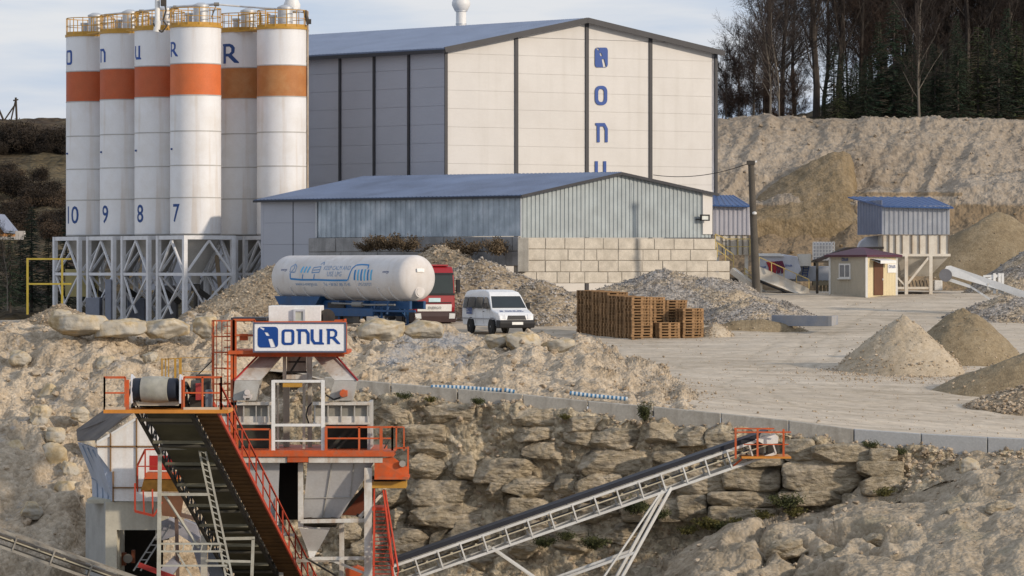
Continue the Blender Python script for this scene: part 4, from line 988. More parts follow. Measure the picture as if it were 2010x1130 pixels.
# ================================================================= right-hand yard: hopper houses, cabin, mixer, conveyor
bluer = M('roof_blue', (.05, .105, .25), .45, var=.1, scale=1, dirt=(.1, .15, .28), damt=.3)
corg = M('sheet_grey', (.33, .35, .385), .45, metal=.2, var=.1, scale=1, dirt=(.6, .61, .62), damt=.45, dscale=.7, dbias=.62)
corgl = M('sheet_violet_grey', (.40, .395, .43), .5, var=.06, scale=1)
cream = M('bin_cream', (.66, .62, .54), .55, var=.07, dirt=(.45, .36, .25), damt=.5, dscale=1.1, streak=(.42, .30, .18), samt=.35)
def gablepts(): pass
T = thing('hopper_house', 'feed hopper with blue-roofed corrugated house on white bins and legs', 'hopper', P(1780, 578, 247))
fa = P(1732, 402, 246); fb = P(1864, 405, 246); sa = P(1683, 398, 250.5)
corrugated(fa, fb, lambda t: fa.z - .05, lambda t: PZ(460, 246), .28, .04, (0, -1), 'front_sheeting', corg, T)
corrugated(sa, fa, lambda t: sa.z + .1, lambda t: PZ(460, 247), .28, .04, (-1, -1), 'side_sheeting', M('sheet_grey_shaded', (.20, .23, .31), .5, var=.08), T)  # darker bluish copy of the grey sheet, shade painted on the left side
bk = Vector((fb.x - 1.5, fb.y + 4.5, 0))
m = MB(); m.slab([Vector((fb.x, fb.y, PZ(460, 246))), Vector((bk.x, bk.y, PZ(460, 246))), Vector((bk.x, bk.y, fb.z)), Vector((fb.x, fb.y, fb.z - .05))], (-.08, 0, 0)); m.build('end_sheeting', corg, T)
roof_sheet(P(1735, 404, 245.6), P(1872, 407, 245.6), P(1826, 387, 251.5), P(1664, 386, 251.5), bluer, T, th=.08)
m = MB()
zt, zb2 = PZ(461, 246.1), PZ(500, 246.1)
m.slab([Vector((PX(1732, 246.1), 246.1, zb2)), Vector((PX(1863, 246.1), 246.1, zb2)), Vector((PX(1863, 246.1), 246.1, zt)), Vector((PX(1732, 246.1), 246.1, zt))], (0, 4, 0)); m.build('bin', cream, T)
for px in (1733, 1745, 1758, 1771, 1790, 1805, 1822, 1845, 1862):
    m = MB(); m.sbox(px - 1, 461, px + 1, 500, 246.02, .06); m.build('bin_rib', M('rib_dark', (.16, .13, .10), .7), T)
m = MB(); ax_ = P(1706, 478, 248.6); m.slab([P(1684, 488, 249), P(1690, 474, 249), P(1702, 465, 249), P(1730, 461, 249), P(1730, 490, 249)], (0, 1.5, 0)); m.build('side_hood', M('hood_white', (.55, .57, .62), .5), T)
m = MB(); m.sbox(1758, 498, 1866, 503, 246, 3.5); m.build('platform', cream, T)
hz = [P(1762, 504, 246.2), P(1862, 504, 246.2), P(1825, 542, 247), P(1770, 542, 247)]
m = MB(); m.slab(hz, (0, 2.4, 0)); m.build('hopper', M('bin_shade', (.52, .49, .43), .6, var=.1, dirt=(.3, .25, .18), damt=.5), T)
for x in (1779, 1827):
    m = MB(); m.sbar(x, 580, 246, x, 503, 246, .2); m.build('leg', cream, T)
    m = MB(); m.sbar(x, 580, 249, x, 503, 249, .2); m.build('leg', cream, T)
m = MB(); m.sbar(1823, 505, 246, 1782, 556, 246, .13); m.sbar(1762, 545, 246, 1778, 562, 246, .1); m.sbar(1760, 565, 246, 1830, 565, 246, .14); m.build('brace', cream, T)
m = MB()
for px in range(1762, 1826, 7): m.sbar(px, 550, 246.4, px + 3, 563, 246.4, .12, .05)
m.sbar(1760, 576, 246.6, 1826, 576, 246.6, .22); m.build('feeder', darksteel, T)
m = MB(); m.sbox(1834, 550, 1850, 570, 247.5, 1.0); m.build('motor_box', white, T, bevel=.05)

T = thing('hopper_house', 'smaller blue-roofed hopper house half hidden behind the utility pole', 'hopper', P(1440, 575, 256))
fa = P(1400, 402, 256); fb = P(1471, 404, 256)
corrugated(fa, fb, lambda t: fa.z, lambda t: PZ(461, 256), .26, .04, (0, -1), 'front_sheeting', corgl, T)
m = MB(); m.slab([Vector((fb.x, fb.y, PZ(461, 256))), Vector((fb.x + .6, fb.y + 4, PZ(461, 256))), Vector((fb.x + .6, fb.y + 4, fb.z)), fb], (-.06, 0, 0)); m.slab([P(1400, 461, 256.1), P(1400, 461, 260), P(1400, 400, 260), P(1400, 404, 256.1)], (.06, 0, 0)); m.build('end_sheeting', corgl, T)
roof_sheet(P(1394, 402, 255.6), P(1474, 404, 255.6), P(1440, 383, 260), P(1396, 383, 260), bluer, T, th=.08)
m = MB(); m.sbox(1402, 461, 1471, 500, 256.1, 3.5); m.build('bin', cream, T)
for px in (1403, 1418, 1433, 1447, 1458, 1470):
    m = MB(); m.sbox(px - .8, 461, px + .8, 500, 256.02, .06); m.build('bin_rib', M('rib_dark', (.16, .13, .10), .7), T)
for x in (1408, 1465):
    m = MB(); m.sbar(x, 578, 256.3, x, 500, 256.3, .22); m.build('leg', cream, T)
yl = M('rail_cream_yellow', (.55, .42, .16), .6)
m = MB(); railing(m, [P(1404, 490, 255.8), P(1425, 500, 255.8), P(1472, 500, 255.8)], 1.0, .03, 1.0); m.build('railing', yl, T)

# guard cabin
T = thing('guard_cabin', 'small cream cabin with maroon roof, brown door and white window', 'cabin', P(1701, 580, 238))
cA = P(1629, 580, 242.2); cB = P(1701, 580, 238.5); cC = P(1760, 580, 241.0)
zt = PZ(500, 239.5); zb2 = -1.75
lo_ = Vector((cB.y - cA.y, -(cB.x - cA.x), 0)).normalized(); lo_ = lo_ if lo_.y < 0 else -lo_
ro_ = Vector((cC.y - cB.y, -(cC.x - cB.x), 0)).normalized(); ro_ = ro_ if ro_.y < 0 else -ro_
cab1 = M('cabin_shaded', (.43, .39, .31), .6, var=.04); cab2 = M('cabin_sunlit', (.60, .52, .34), .6, var=.04)  # one cabin wall colour, painted in a shaded and a sunlit tone
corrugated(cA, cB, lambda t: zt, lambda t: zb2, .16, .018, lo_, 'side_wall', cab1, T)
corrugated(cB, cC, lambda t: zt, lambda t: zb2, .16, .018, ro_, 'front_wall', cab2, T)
cD = cA + (cC - cB)
m = MB(); m.slab([Vector((cD.x, cD.y, zb2)), Vector((cC.x, cC.y, zb2)), Vector((cC.x, cC.y, zt)), Vector((cD.x, cD.y, zt))], -lo_ * -.06); m.slab([Vector((cD.x, cD.y, zb2)), Vector((cA.x, cA.y, zb2)), Vector((cA.x, cA.y, zt)), Vector((cD.x, cD.y, zt))], -ro_ * -.06); m.build('rear_wall', cab1, T)
maroon = M('roof_maroon', (.075, .022, .04), .5, var=.1)
ctr = (cA + cC) / 2; ev = [Vector((p.x, p.y, zt)) + (Vector((p.x, p.y, 0)) - Vector((ctr.x, ctr.y, 0))).normalized() * .35 for p in (cA, cB, cC, cD)]
pk = Vector((ctr.x, ctr.y, PZ(485, 240))); pk2 = pk + (cA - cB).normalized() * .6
m = MB(); m.add(ev + [pk, pk2] + [e - Z * .12 for e in ev], [(0, 1, 4, 5), (1, 2, 4), (2, 3, 5, 4), (3, 0, 5), (0, 6, 7, 1), (1, 7, 8, 2), (2, 8, 9, 3), (3, 9, 6, 0), (6, 9, 8, 7)]); m.build('roof', maroon, T)
m = MB()
for q in (cA, cB, cC): m.bar(Vector((q.x, q.y, zb2)) + (lo_ + ro_) * .03, Vector((q.x, q.y, zt)) + (lo_ + ro_) * .03, .13)
m.build('corner_trim', white, T)
def onw(a, b, out, t, py, d, off=.03):
    q = a.lerp(b, t); return Vector((q.x, q.y, PZ(py, d))) + out * off
def pane(m, a, b, out, t0, t1, y0, y1, d, off, th):
    m.slab([onw(a, b, out, t0, y1, d, off), onw(a, b, out, t1, y1, d, off), onw(a, b, out, t1, y0, d, off), onw(a, b, out, t0, y0, d, off)], out * th)
m = MB(); pane(m, cB, cC, ro_, .22, .52, 513, 579, 239.5, .02, .06); dr = m.build('door', brown, T, bevel=.01)
m = MB(); q = onw(cB, cC, ro_, .49, 548, 239.5, .1); m.box(q, (.06, .1, .1)); m.build('handle', galv, dr)
m = MB()
pane(m, cA, cB, lo_, .27, .58, 517, 546, 240, .02, .05); wf = m.build('window', white, T)
m = MB(); pane(m, cA, cB, lo_, .30, .42, 520, 543, 240, .072, .01); pane(m, cA, cB, lo_, .45, .555, 520, 543, 240, .072, .01); m.build('pane', M('cabin_glass', (.13, .15, .18), .15, spec=.6), wf)
m = MB(); pane(m, cA, cB, lo_, .26, .59, 546, 548, 240, .02, .14); m.build('sill', white, wf)
m = MB(); n0 = onw(cB, cC, ro_, .10, 507, 239.5, .02); n1 = onw(cB, cC, ro_, .62, 507, 239.5, .02)
m.add([n0, n1, n1 + ro_ * .75 - Z * .12, n0 + ro_ * .75 - Z * .12, n0 + ro_ * .75 - Z * .3, n1 + ro_ * .75 - Z * .3, n0 - Z * .06, n1 - Z * .06], [(0, 1, 2, 3), (3, 2, 5, 4), (6, 7, 5, 4)]); m.build('canopy', white, T)
def sign_word(parent_or, s, a, b, out, t0, t1, y0, y1, d, mat, off, name='lettering', par=None):
    loops, w = word(s); vf = curve_mesh(loops, .003); v = vf[0]; mn = v.min(0); mx = v.max(0)
    o = onw(a, b, out, t0, y1, d, off); u = (onw(a, b, out, t1, y1, d, off) - o) / (mx[0] - mn[0]); w_ = (onw(a, b, out, t0, y0, d, off) - o) / (mx[1] - mn[1])
    m = MB(); put_flat(m, (v - np.array([mn[0], mn[1], 0]), vf[1]), o, u, w_, out); return m.build(name, mat, par)
sign_word(T, 'OnuR', cA, cB, lo_, .34, .52, 506, 512, 240, navy, .04, par=T)
m = MB(); pane(m, cB, cC, ro_, .68, .97, 518, 535, 239.5, .03, .02); nb = m.build('notice_board', white, T)
sign_word(T, 'OnuR', cB, cC, ro_, .71, .94, 520, 526, 239.5, navy, .056, par=nb)
T = thing('flat_canopy', 'dark flat canopy roof rising behind the guard cabin', 'canopy', P(1680, 580, 246))
m = MB(); m.slab([P(1600, 510, 246), P(1664, 485, 246), P(1735, 484, 246), P(1735, 488, 246), P(1668, 490, 246), P(1606, 514, 246)], (0, 2.5, 0)); m.build('roof', M('canopy_dark', (.03, .025, .025), .7), T)
for x in (1604, 1640):
    for d in (246.2, 248.3):
        m = MB(); m.sbar(x, 578, d, x, 508, d, .15); m.build('post', darksteel, T)

# mixer drum unit, cage tank, gallery conveyor
T = thing('batching_mixer', 'pale grey batching mixer with a red striped panel beyond the pole', 'mixer', P(1540, 578, 252))
lg = M('mixer_grey', (.50, .52, .57), .5, var=.08, dirt=(.35, .33, .32), damt=.4)
m = MB(); m.slab([P(1486, 500, 252), P(1533, 498, 252), P(1565, 503, 252), P(1573, 530, 252), P(1560, 548, 252), P(1486, 548, 252)], (0, 2.6, 0)); m.build('housing', lg, T, bevel=.05)
m = MB(); m.slab([P(1484, 502, 251.8), P(1488, 497, 251.8), P(1532, 497, 251.8), P(1540, 503, 251.8)], (0, 2.9, 0)); m.build('cover', white, T)
red = M('drum_red', (.33, .02, .025), .5, var=.1); dred = M('drum_maroon', (.12, .02, .05), .5)
for i, mt in enumerate((red, red, dred, dred)):
    xa = 1504 + i * 8.2; xb = xa + 7.6
    m = MB(); m.slab([P(xa, 514 - i * .6, 251.9), P(xb, 513.5 - i * .6, 251.9), P(xb + 5, 526, 251.9), P(xb + 3, 537 - i, 251.9), P(xa + 4 + 1, 534 + i, 251.9), P(xa + 5, 525, 251.9)], (0, .12, 0)); m.build('stripe', mt, T)
loops, w = word('OnuR'); vf = curve_mesh(loops, .003)
for px, py, wd in ((1541, 523, 14), (1490, 526, 14)):
    m = MB(); s = wd / F * 252 / w; put_flat(m, vf, P(px, py, 251.95), (s, 0, 0), (0, 0, s), (0, -1, 0)); m.build('lettering', blue, T)
m = MB(); m.sbox(1568, 498, 1592, 522, 253, 1.6); m.build('weigh_box', cream, T)
m = MB(); m.sbox(1542, 522, 1628, 552, 254, 2); m.build('mixer_body', M('mixer_body', (.36, .38, .42), .55, var=.1), T, bevel=.04)
m = MB()
for x in (1574, 1584): m.sbar(x, 545, 253.8, x + 4, 520, 253.8, .05)
for k in range(5): m.sbar(1575 + k * .6, 542 - k * 5, 253.8, 1584 + k * .7, 542 - k * 5, 253.8, .04)
m.build('ladder', navy, T)
for x in (1604, 1611, 1618, 1625):
    m = MB(); m.sbar(x, 578, 253.9, x, 550, 253.9, .16); m.build('leg', M('mixer_leg', (.22, .19, .13), .7), T)
m = MB(); m.sbox(1596, 552, 1628, 560, 253.5, 1); m.build('frame', M('mixer_leg', (.22, .19, .13), .7), T)
T = thing('cage_tank', 'grey caged water tank standing behind the mixer', 'tank', P(1615, 512, 257))
m = MB(); m.sbox(1597, 476, 1636, 512, 257, 1.1); m.build('tank', M('tank_grey', (.33, .35, .39), .5), T, bevel=.08)
m = MB()
for x in range(1596, 1639, 6): m.sbar(x, 512, 256.9, x, 474, 256.9, .05)
for y in range(475, 513, 7): m.sbar(1596, y, 256.9, 1638, y, 256.9, .05)
m.build('cage', galv, T)
m = MB()
for x in (1599, 1634): m.sbar(x, 578, 257.4, x, 511, 257.4, .14); m.sbar(x, 578, 258, x, 511, 258, .14)
m.sbox(1594, 511, 1640, 515, 256.8, 1.6); m.build('stand', darksteel, T)
T = thing('gallery_conveyor', 'cream covered conveyor gallery sloping down to the right by the cabin', 'conveyor', P(1560, 580, 249))
m = MB(); m.slab([P(1478, 520, 250), P(1490, 522, 250), P(1588, 566, 249), P(1590, 579, 249), P(1570, 579, 249), P(1478, 543, 250)], (0, 1.3, 0)); m.build('gallery', cream, T)
m = MB(); m.slab([P(1478, 544.5, 250.05), P(1568, 580, 249.05), P(1560, 581, 249.05), P(1478, 549, 250.05)], (0, 1.2, 0)); m.build('underside', black, T)
m = MB(); m.sbar(1494, 579, 250.2, 1494, 540, 250.2, .15); m.build('leg', cream, T)
m = MB(); m.sbar(1536, 579, 250, 1536, 560, 250, .15); m.build('leg', cream, T)
m = MB(); railing(m, [P(1490, 522, 249.8), P(1588, 566, 248.9)], .55, .025, .8, mid=False); m.build('railing', yl, T)
T = thing('crushing_conveyor', 'small cream conveyor frame between block wall and utility pole', 'conveyor', P(1450, 575, 252))
m = MB(); m.sbar(1437, 530, 252, 1500, 578, 251, .5, .35); m.sbar(1440, 545, 252.3, 1470, 565, 252, .3, .2); m.build('frame', cream, T)
for x in (1445, 1460, 1486):
    m = MB(); m.sbar(x, 579, 252.2, x, 545, 252.2, .12); m.build('leg', cream, T)
m = MB(); m.tube(P(1440, 555, 251.8), P(1440, 555, 252.8), .3, 14); m.tube(P(1456, 562, 251.8), P(1456, 562, 252.8), .22, 14); m.build('pulley', darksteel, T)
m = MB(); railing(m, [P(1408, 505, 252), P(1440, 528, 252)], .9, .03, .8); m.build('railing', yl, T)
m = MB(); railing(m, [P(1462, 545, 251.9), P(1490, 566, 251.5)], .6, .025, .8); m.build('railing', yl, T)

T = thing('white_conveyor', 'white steel conveyor with tail pulley sloping down off the right edge', 'conveyor', P(1930, 600, 226))
m = MB(); m.slab([P(1858, 522, 226), P(1866, 521, 226), P(2060, 588, 224), P(2060, 604, 224), P(1960, 568, 225), P(1850, 536, 226)], (0, .12, 0)); m.slab([P(1858, 522, 227.1), P(1866, 521, 227.1), P(2060, 588, 225.1), P(2060, 604, 225.1), P(1960, 568, 226.1), P(1850, 536, 227.1)], (0, .12, 0)); m.build('side_frame', white, T)
m = MB(); m.slab([P(1864, 526, 226.15), P(2060, 592, 224.15), P(2060, 596, 224.15), P(1864, 530, 226.15)], (0, .9, 0)); m.build('belt', M('belt_pale', (.5, .49, .46), .8), T)
m = MB(); m.tube(P(1856, 540, 225.9), P(1856, 540, 227.3), .28, 20); m.tube(P(1856, 540, 225.8), P(1856, 540, 225.9), .36, 20); m.build('pulley', M('pulley_grey', (.16, .16, .17), .5), T)
m = MB(); m.sbar(1862, 548, 226, 1905, 562, 225.7, .18); m.sbar(1905, 562, 225.7, 1945, 588, 225.4, .1); m.build('strut', white, T)
for x in (1952, 1962):
    m = MB(); m.sbar(x, 576, 225.3, x, 536, 225.3, .14); m.build('upright', white, T)
m = MB(); m.sbar(1968, 576, 225.3, 1968, 536, 225.3, .14)
m.sbar(1928, 552, 225.4, 1968, 538, 225.3, .12); m.sbar(1930, 542, 225.4, 1966, 540, 225.3, .12); m.build('upright', white, T)
m = MB(); m.sbox(1938, 556, 1950, 568, 225.2, .3); m.build('drive_box', M('drive_cream', (.5, .48, .43), .6), T)

# utility pole, cable, floor kerb, far poles
T = thing('utility_pole', 'dark concrete utility pole standing right of the shed', 'pole', P(1484, 572, 231))
m = MB(); m.tube(P(1485, 575, 231), P(1474, 318, 231), .24, 12, .17); m.build('shaft', M('pole_concrete', (.085, .075, .062), .9, var=.15, fine=.12), T, smooth=True)
m = MB(); m.sbox(1466, 315, 1482, 323, 230.8, .4); m.build('cap', darksteel, T)
m = MB(); m.tube(P(1479, 318, 230.9), P(1486, 317, 230.9), .06, 8); m.build('insulator', white, T)
m = MB(); m.sbar(1472, 422, 230.7, 1481, 420, 230.7, .08); m.build('lamp_arm', darksteel, T)
m = MB(); m.lathe([(.02, -.1), (.12, -.06), (.13, .04), (.04, .09)], P(1481, 418, 230.6), Z, 14); m.build('lamp', white, T, smooth=True)
pts = []
for k in range(21):
    t = k / 20; p = P(1468, 321, 230.9).lerp(P(1282, 343, 234.3), t); p.z -= .35 * 4 * t * (1 - t); pts.append(p)
m = MB(); m.path(pts, .022, 6); o = m.build('power_cable', black, loc=pts[-1]); tag(o, 'thin black cable sagging from the shed ridge to the utility pole', 'cable')
o = MB(); o.slab([P(1515, 640, 214), P(1633, 640, 211), P(1633, 620, 211), P(1515, 618, 214)], (0, .35, 0)); o.slab([P(1633, 640, 211), P(1645, 637, 213), P(1645, 619, 213), P(1633, 620, 211)], (-.2, .1, 0))
o = o.build('low_wall', M('kerb_blue_grey', (.25, .27, .31), .8, var=.1, dirt=(.36, .33, .28), damt=.6, dscale=1), bevel=.02, loc=P(1575, 641, 212)); tag(o, 'low blue-grey concrete trough wall right of the pallets', 'wall')
wm = M('old_wood', (.055, .045, .035), .9, var=.2)
for i, (lbl, pts) in enumerate((('braced wooden power pole on the crest of the brown hill', [((33, 238), (31, 191)), ((31, 195), (21, 238)), ((31, 203), (7, 238)), ((26, 197), (36, 195))]), ('wooden strut pole at the very left edge of the hill crest', [((-2, 215), (8, 238)), ((-4, 238), (-3, 200))]))):
    T = thing('power_pole', lbl, 'pole', P(pts[0][0][0], 240, 497))
    m = MB()
    for j, (a, b) in enumerate(pts): m.tube(P(a[0], a[1], 497), P(b[0], b[1], 497), .1 if j else .14, 6)
    m.build('post', wm, T)
# cottage at the left edge
T = thing('cottage', 'small cottage with grey roof and orange wall at the left edge', 'house', P(15, 468, 330))
a0, a1 = P(-40, 468, 330), P(7, 468, 330)
m = MB(); m.slab([a0, a1, P(7, 455, 330), P(-18, 425, 330), P(-40, 455, 330)], (0, 8, 0)); m.build('wall', M('cottage_orange', (.42, .21, .08), .8), T)
m = MB(); e0 = P(9, 457, 329.6); r0 = P(-18, 424, 329.6)
m.slab([e0, r0, r0 + Z * .25, e0 + Z * .25], (0, 9, 0)); m.build('roof', M('cottage_roof', (.22, .25, .33), .7), T)
m = MB(); m.sbox(30, 453, 47, 464, 332, 1.2); m.build('chimney', M('cottage_white', (.45, .43, .40), .8), T)
m = MB(); m.sbox(-2, 464, 45, 470, 329, .5); m.build('garden_wall', M('cottage_white', (.45, .43, .40), .8), T)
# ================================================================= tanker trailer
tankm = M('tank_white', (.60, .58, .565), .5, var=.05, scale=.6, fine=.03, dirt=(.44, .39, .34), damt=.45, dscale=.8, streak=(.42, .36, .30), samt=.3)
tblue = M('trailer_blue', (.013, .065, .17), .5, var=.12, dirt=(.06, .07, .09), damt=.5)
grf = M('graphic_blue', (.03, .20, .46), .5); grl = M('graphic_light', (.10, .38, .62), .5); grg = M('graphic_grey', (.16, .27, .44), .5)
tyre = M('tyre', (.022, .021, .02), .85, var=.2)
hdr, hdl = P(815, 547, 213.0), P(571, 543, 221.9)
ax = (hdr - hdl); ax.z = 0; tl = ax.length; ax.normalize()
T = thing('tanker_trailer', 'white LPG tank trailer with blue chassis and blue line drawings', 'tanker trailer', ((hdr.x + hdl.x) / 2, (hdr.y + hdl.y) / 2, -3.4))
TR = 1.2; zc = (hdr.z + hdl.z) / 2
o0 = Vector((hdl.x, hdl.y, zc)); o1 = Vector((hdr.x, hdr.y, zc)); sidev = Vector((-ax.y, ax.x, 0)) * -1
if sidev.y > 0: sidev = -sidev
def dome(o, a):
    return [(TR * math.cos(t), .62 * math.sin(t)) for t in [i * math.pi / 2 / 9 for i in range(10)]]
m = MB(); m.lathe([(.02, -.62)] + [(r, -z) for r, z in reversed(dome(0, 0))] + [(TR, tl * f) for f in (.1, .3, .5, .7, .9)] + [(r, tl + z) for r, z in dome(0, 0)][:-1] + [(.02, tl + .62)], o0, ax, 56)
m.build('tank', tankm, T, smooth=True)
def along(t): return o0 + ax * (tl * t)
for t in (.02, .135, .245, .40, .56, .68, .84, .93):
    c = along(t); m = MB()
    arc = [c + sidev * (TR + .03) * math.cos(a) + Z * (TR + .03) * math.sin(a) for a in [math.radians(x) for x in range(-80, -18, 8)]]
    for p, q in zip(arc[:-1], arc[1:]): m.bar(p, q, .10, .05, up=ax)
    m.build('support_strap', M('strap_white', (.62, .61, .60), .5), T)
m = MB(); hp = along(1) + ax * .52 + sidev * -.30 - Z * .78
hp = along(1) + ax * .44 + (sidev * .10) - Z * .72
m.tube(hp - ax * .2, hp + ax * .12, .30, 24); m.tube(hp, hp + ax * .15, .22, 24); m.build('manhole', tankm, T, smooth=True)
m = MB(); q = along(1) + ax * .60 + Z * .32; m.slab([q + sidev * .35, q - sidev * .1, q - sidev * .1 + Z * .18, q + sidev * .35 + Z * .18], ax * .06); m.build('placard', M('placard', (.82, .82, .80), .4), T)
# drawings wrapped round the shell: u along the axis (m from the left head), height on the surface
def wrap(vf, mat, name, zoff=0):
    m = MB(); v, f = vf; vs = []
    for a in v:
        th = a[1] / TR; r = TR + .006 + max(0, a[2]) + zoff
        vs.append(o0 + ax * a[0] + sidev * (r * math.cos(th)) + Z * (r * math.sin(th)))
    m.add(vs, f); m.build(name, mat, T)
def upx(px, py):                                                    # picture spot on the shell -> (u, arc)
    # left head at px 583 -> u 0, right head at px 800 -> u tl; z from row
    u = (px - 571) / (815 - 571) * tl; d = 221.9 + (213.0 - 221.9) * u / tl - .85
    z = PZ(py, d) - zc; return u, TR * math.asin(max(-.95, min(.95, z / TR)))
def stroke(pts, w):
    v = []; f = []
    pts = [(a[0] + (b[0] - a[0]) * i / 6, a[1] + (b[1] - a[1]) * i / 6) for a, b in zip(pts[:-1], pts[1:]) for i in range(6)] + [pts[-1]]
    for (x0, y0), (x1, y1) in zip(pts[:-1], pts[1:]):
        L = math.hypot(x1 - x0, y1 - y0); nx, ny = -(y1 - y0) / L * w / 2, (x1 - x0) / L * w / 2; b = len(v)
        v += [(x0 + nx, y0 + ny, 0), (x0 - nx, y0 - ny, 0), (x1 - nx, y1 - ny, 0), (x1 + nx, y1 + ny, 0)]; f.append((b, b + 1, b + 2, b + 3))
    return np.array(v), f
OFS = 30
def U(*pts): return [upx(x + OFS, y) for x, y in pts]
for i, (pl, w) in enumerate(((U((576, 536), (577, 547), (600, 549), (630, 549), (660, 550), (690, 550)), .10), (U((691, 550), (694, 540), (697, 526), (702, 520), (712, 519), (726, 520), (727, 527)), .09), (U((601, 548), (602, 538)), .07), (U((624, 548), (625, 538)), .07))):
    wrap(stroke(pl, w), grf, 'pipe_drawing', .002 * i)
for k in range(3): wrap(stroke(U((599.5 + k * 6.6, 523), (598 + k * 6.6, 529), (597 + k * 6.6, 535)), .145), grl, 'bottle_drawing')
for k in range(6): wrap(stroke(U((704 + k * 6.3, 551 - abs(k - 2.5) * .5), (704 + k * 6.3, 540), (704 + k * 6.3, 528 + abs(k - 2.5) * .5)), .145), grl if k % 2 else grf, 'tank_drawing')
for pl in (U((575, 534), (574, 524), (580, 518), (586, 524), (585, 534), (575, 534)), U((578, 533), (582, 526), (580, 521)), U((619, 535), (620, 525), (634, 523), (634, 534), (619, 535)), U((621, 530), (633, 529)), U((631, 519), (635, 514), (638, 520))): wrap(stroke(pl, .06), grg, 'line_drawing', .003 * random.random())
def twrap(s, x0, x1, y, mat, name, hs=1.0):
    u0, a0 = upx(x0 + OFS, y); u1, a1 = upx(x1 + OFS, y); v, f = text_mesh(s, 1, .0015); w = np.ptp(v[:, 0]); k = (u1 - u0) / w
    v = v * np.array([k, k * hs, 1]); v = v - np.array([v[:, 0].min(), 0, 0]) + np.array([u0, a0, 0]); wrap((v, f), mat, name)
twrap('KEEP CALM AND', 641, 693, 526, grg, 'lettering', 1.1); twrap('USE LPG', 650, 678, 538, grg, 'lettering', 1.0)
twrap('www.u-energo.ua', 586, 629, 557, grg, 'lettering'); twrap('Tel. +38 067 385 75 45', 642, 694, 558, grg, 'lettering'); twrap('LPG DEPOT', 710, 736, 558, grg, 'lettering')
twrap('energo', 556, 568, 529, navy, 'lettering', 1.1); twrap('energo', 757, 769, 533, navy, 'lettering', 1.1)
# chassis
m = MB()
def cpt(t, s, z): return along(t) + sidev * s + Z * z
zt = -TR
m.bar(cpt(.02, .45, zt - .22), cpt(1.02, .45, zt - .22), .16, .42); m.bar(cpt(.02, -.45, zt - .22), cpt(1.02, -.45, zt - .22), .16, .42)
m.slab([cpt(-.02, .95, zt + .20), cpt(.36, .95, zt + .20), cpt(.32, .95, zt - .28), cpt(.02, .95, zt - .28)], sidev * -1.9)
m.bar(cpt(.36, 1.05, zt - .62), cpt(.80, 1.05, zt - .62), .1, .42); m.bar(cpt(.0, 1.1, zt - .72), cpt(.40, 1.1, zt - .72), .12, .2)
m.bar(cpt(.78, 1.05, zt - .52), cpt(1.12, 1.0, zt - .52), .08, .12); m.bar(cpt(.36, -1.0, zt - .62), cpt(.80, -1.0, zt - .62), .1, .42)
for t in (.1, .3, .5, .7, .9): m.bar(cpt(t, .9, zt - .1), cpt(t, -.9, zt - .1), .16, .2)
for t in (.44, .52, .70): m.bar(cpt(t, 1.0, zt - .5), cpt(t, 1.0, zt - 1.15), .12)
for t in (.80, .90): m.bar(cpt(t, .9, zt - .1), cpt(t, 1.0, zt - .7), .1)
m.build('chassis', tblue, T, bevel=.01)
for s in (.85, -.85):
    m = MB(); m.bar(cpt(.84, s, zt - .3), cpt(.84, s, zt - 1.25), .13); m.box(cpt(.84, s, zt - 1.27), (.3, .3, .06)); m.bar(cpt(.76, s, zt - .35), cpt(.84, s, zt - 1.0), .06); m.build('landing_leg', tblue, T)
wz = zt - 1.03
for t in (.10, .22, .34):
    for s in (.95, -.95):
        m = MB(); m.lathe([(.3, -.16), (.46, -.16), (.5, -.1), (.5, .1), (.46, .16), (.3, .16)], cpt(t, s, wz), sidev, 28); w = m.build('wheel', tyre, T, smooth=True)
        m = MB(); m.lathe([(.30, -.12), (.30, .12), (.18, .1), (.10, .15), (.04, .16)], cpt(t, s, wz), sidev * (1 if s > 0 else -1), 20); m.build('rim', M('rim_blue_grey', (.12, .14, .18), .5), w, smooth=True)
m = MB()
for t, s, w_ in ((.48, .7, .9), (.60, .7, 1.2), (.66, .8, .6)): m.box(cpt(t, s, zt - .95), (w_, .5, .5), Matrix.Rotation(math.atan2(ax.y, ax.x), 3, 'Z'))
m.box(cpt(.45, .4, zt - .3), (1.5, .5, .35), Matrix.Rotation(math.atan2(ax.y, ax.x), 3, 'Z')); m.build('equipment_box', darksteel, T, bevel=.03)
m = MB(); m.path([cpt(.45, .9, zt - .15), cpt(.75, .95, zt - .22), cpt(.95, .9, zt - .2)], .05, 8); m.tube(cpt(.62, .9, zt - .2), cpt(.70, .9, zt - .2), .14, 12); m.build('valve_pipe', M('pipe_dull', (.2, .2, .19), .5), T)

# ================================================================= red truck tractor (local model: +x is forward)
T = thing('truck', 'red truck tractor with dark windscreen parked behind the tank end', 'truck')
redp = M('truck_red', (.27, .012, .018), .35, var=.05, spec=.5)
m = MB()
prof = [(-1.1, .95), (1.10, .95), (1.18, 1.25), (1.15, 2.05), (.98, 3.1), (.7, 3.55), (-.9, 3.65), (-1.1, 3.5)]
m.slab([Vector((x, -1.23, z)) for x, z in prof], (0, 2.46, 0)); m.build('cab', redp, T, bevel=.09)
def fq(m, y0, y1, z0, z1, off, th=.03):
    fxz = lambda z: np.interp(z, [.95, 1.25, 2.05, 3.1, 3.55], [1.10, 1.18, 1.15, .98, .70])
    m.slab([Vector((fxz(z0) + off, y0, z0)), Vector((fxz(z0) + off, y1, z0)), Vector((fxz(z1) + off, y1, z1)), Vector((fxz(z1) + off, y0, z1))], (th, 0, 0))
m = MB(); fq(m, -1.14, 1.14, 2.02, 3.12, .0, .02); m.build('windscreen', M('truck_glass', (.02, .028, .024), .08, spec=.6), T, bevel=.02)
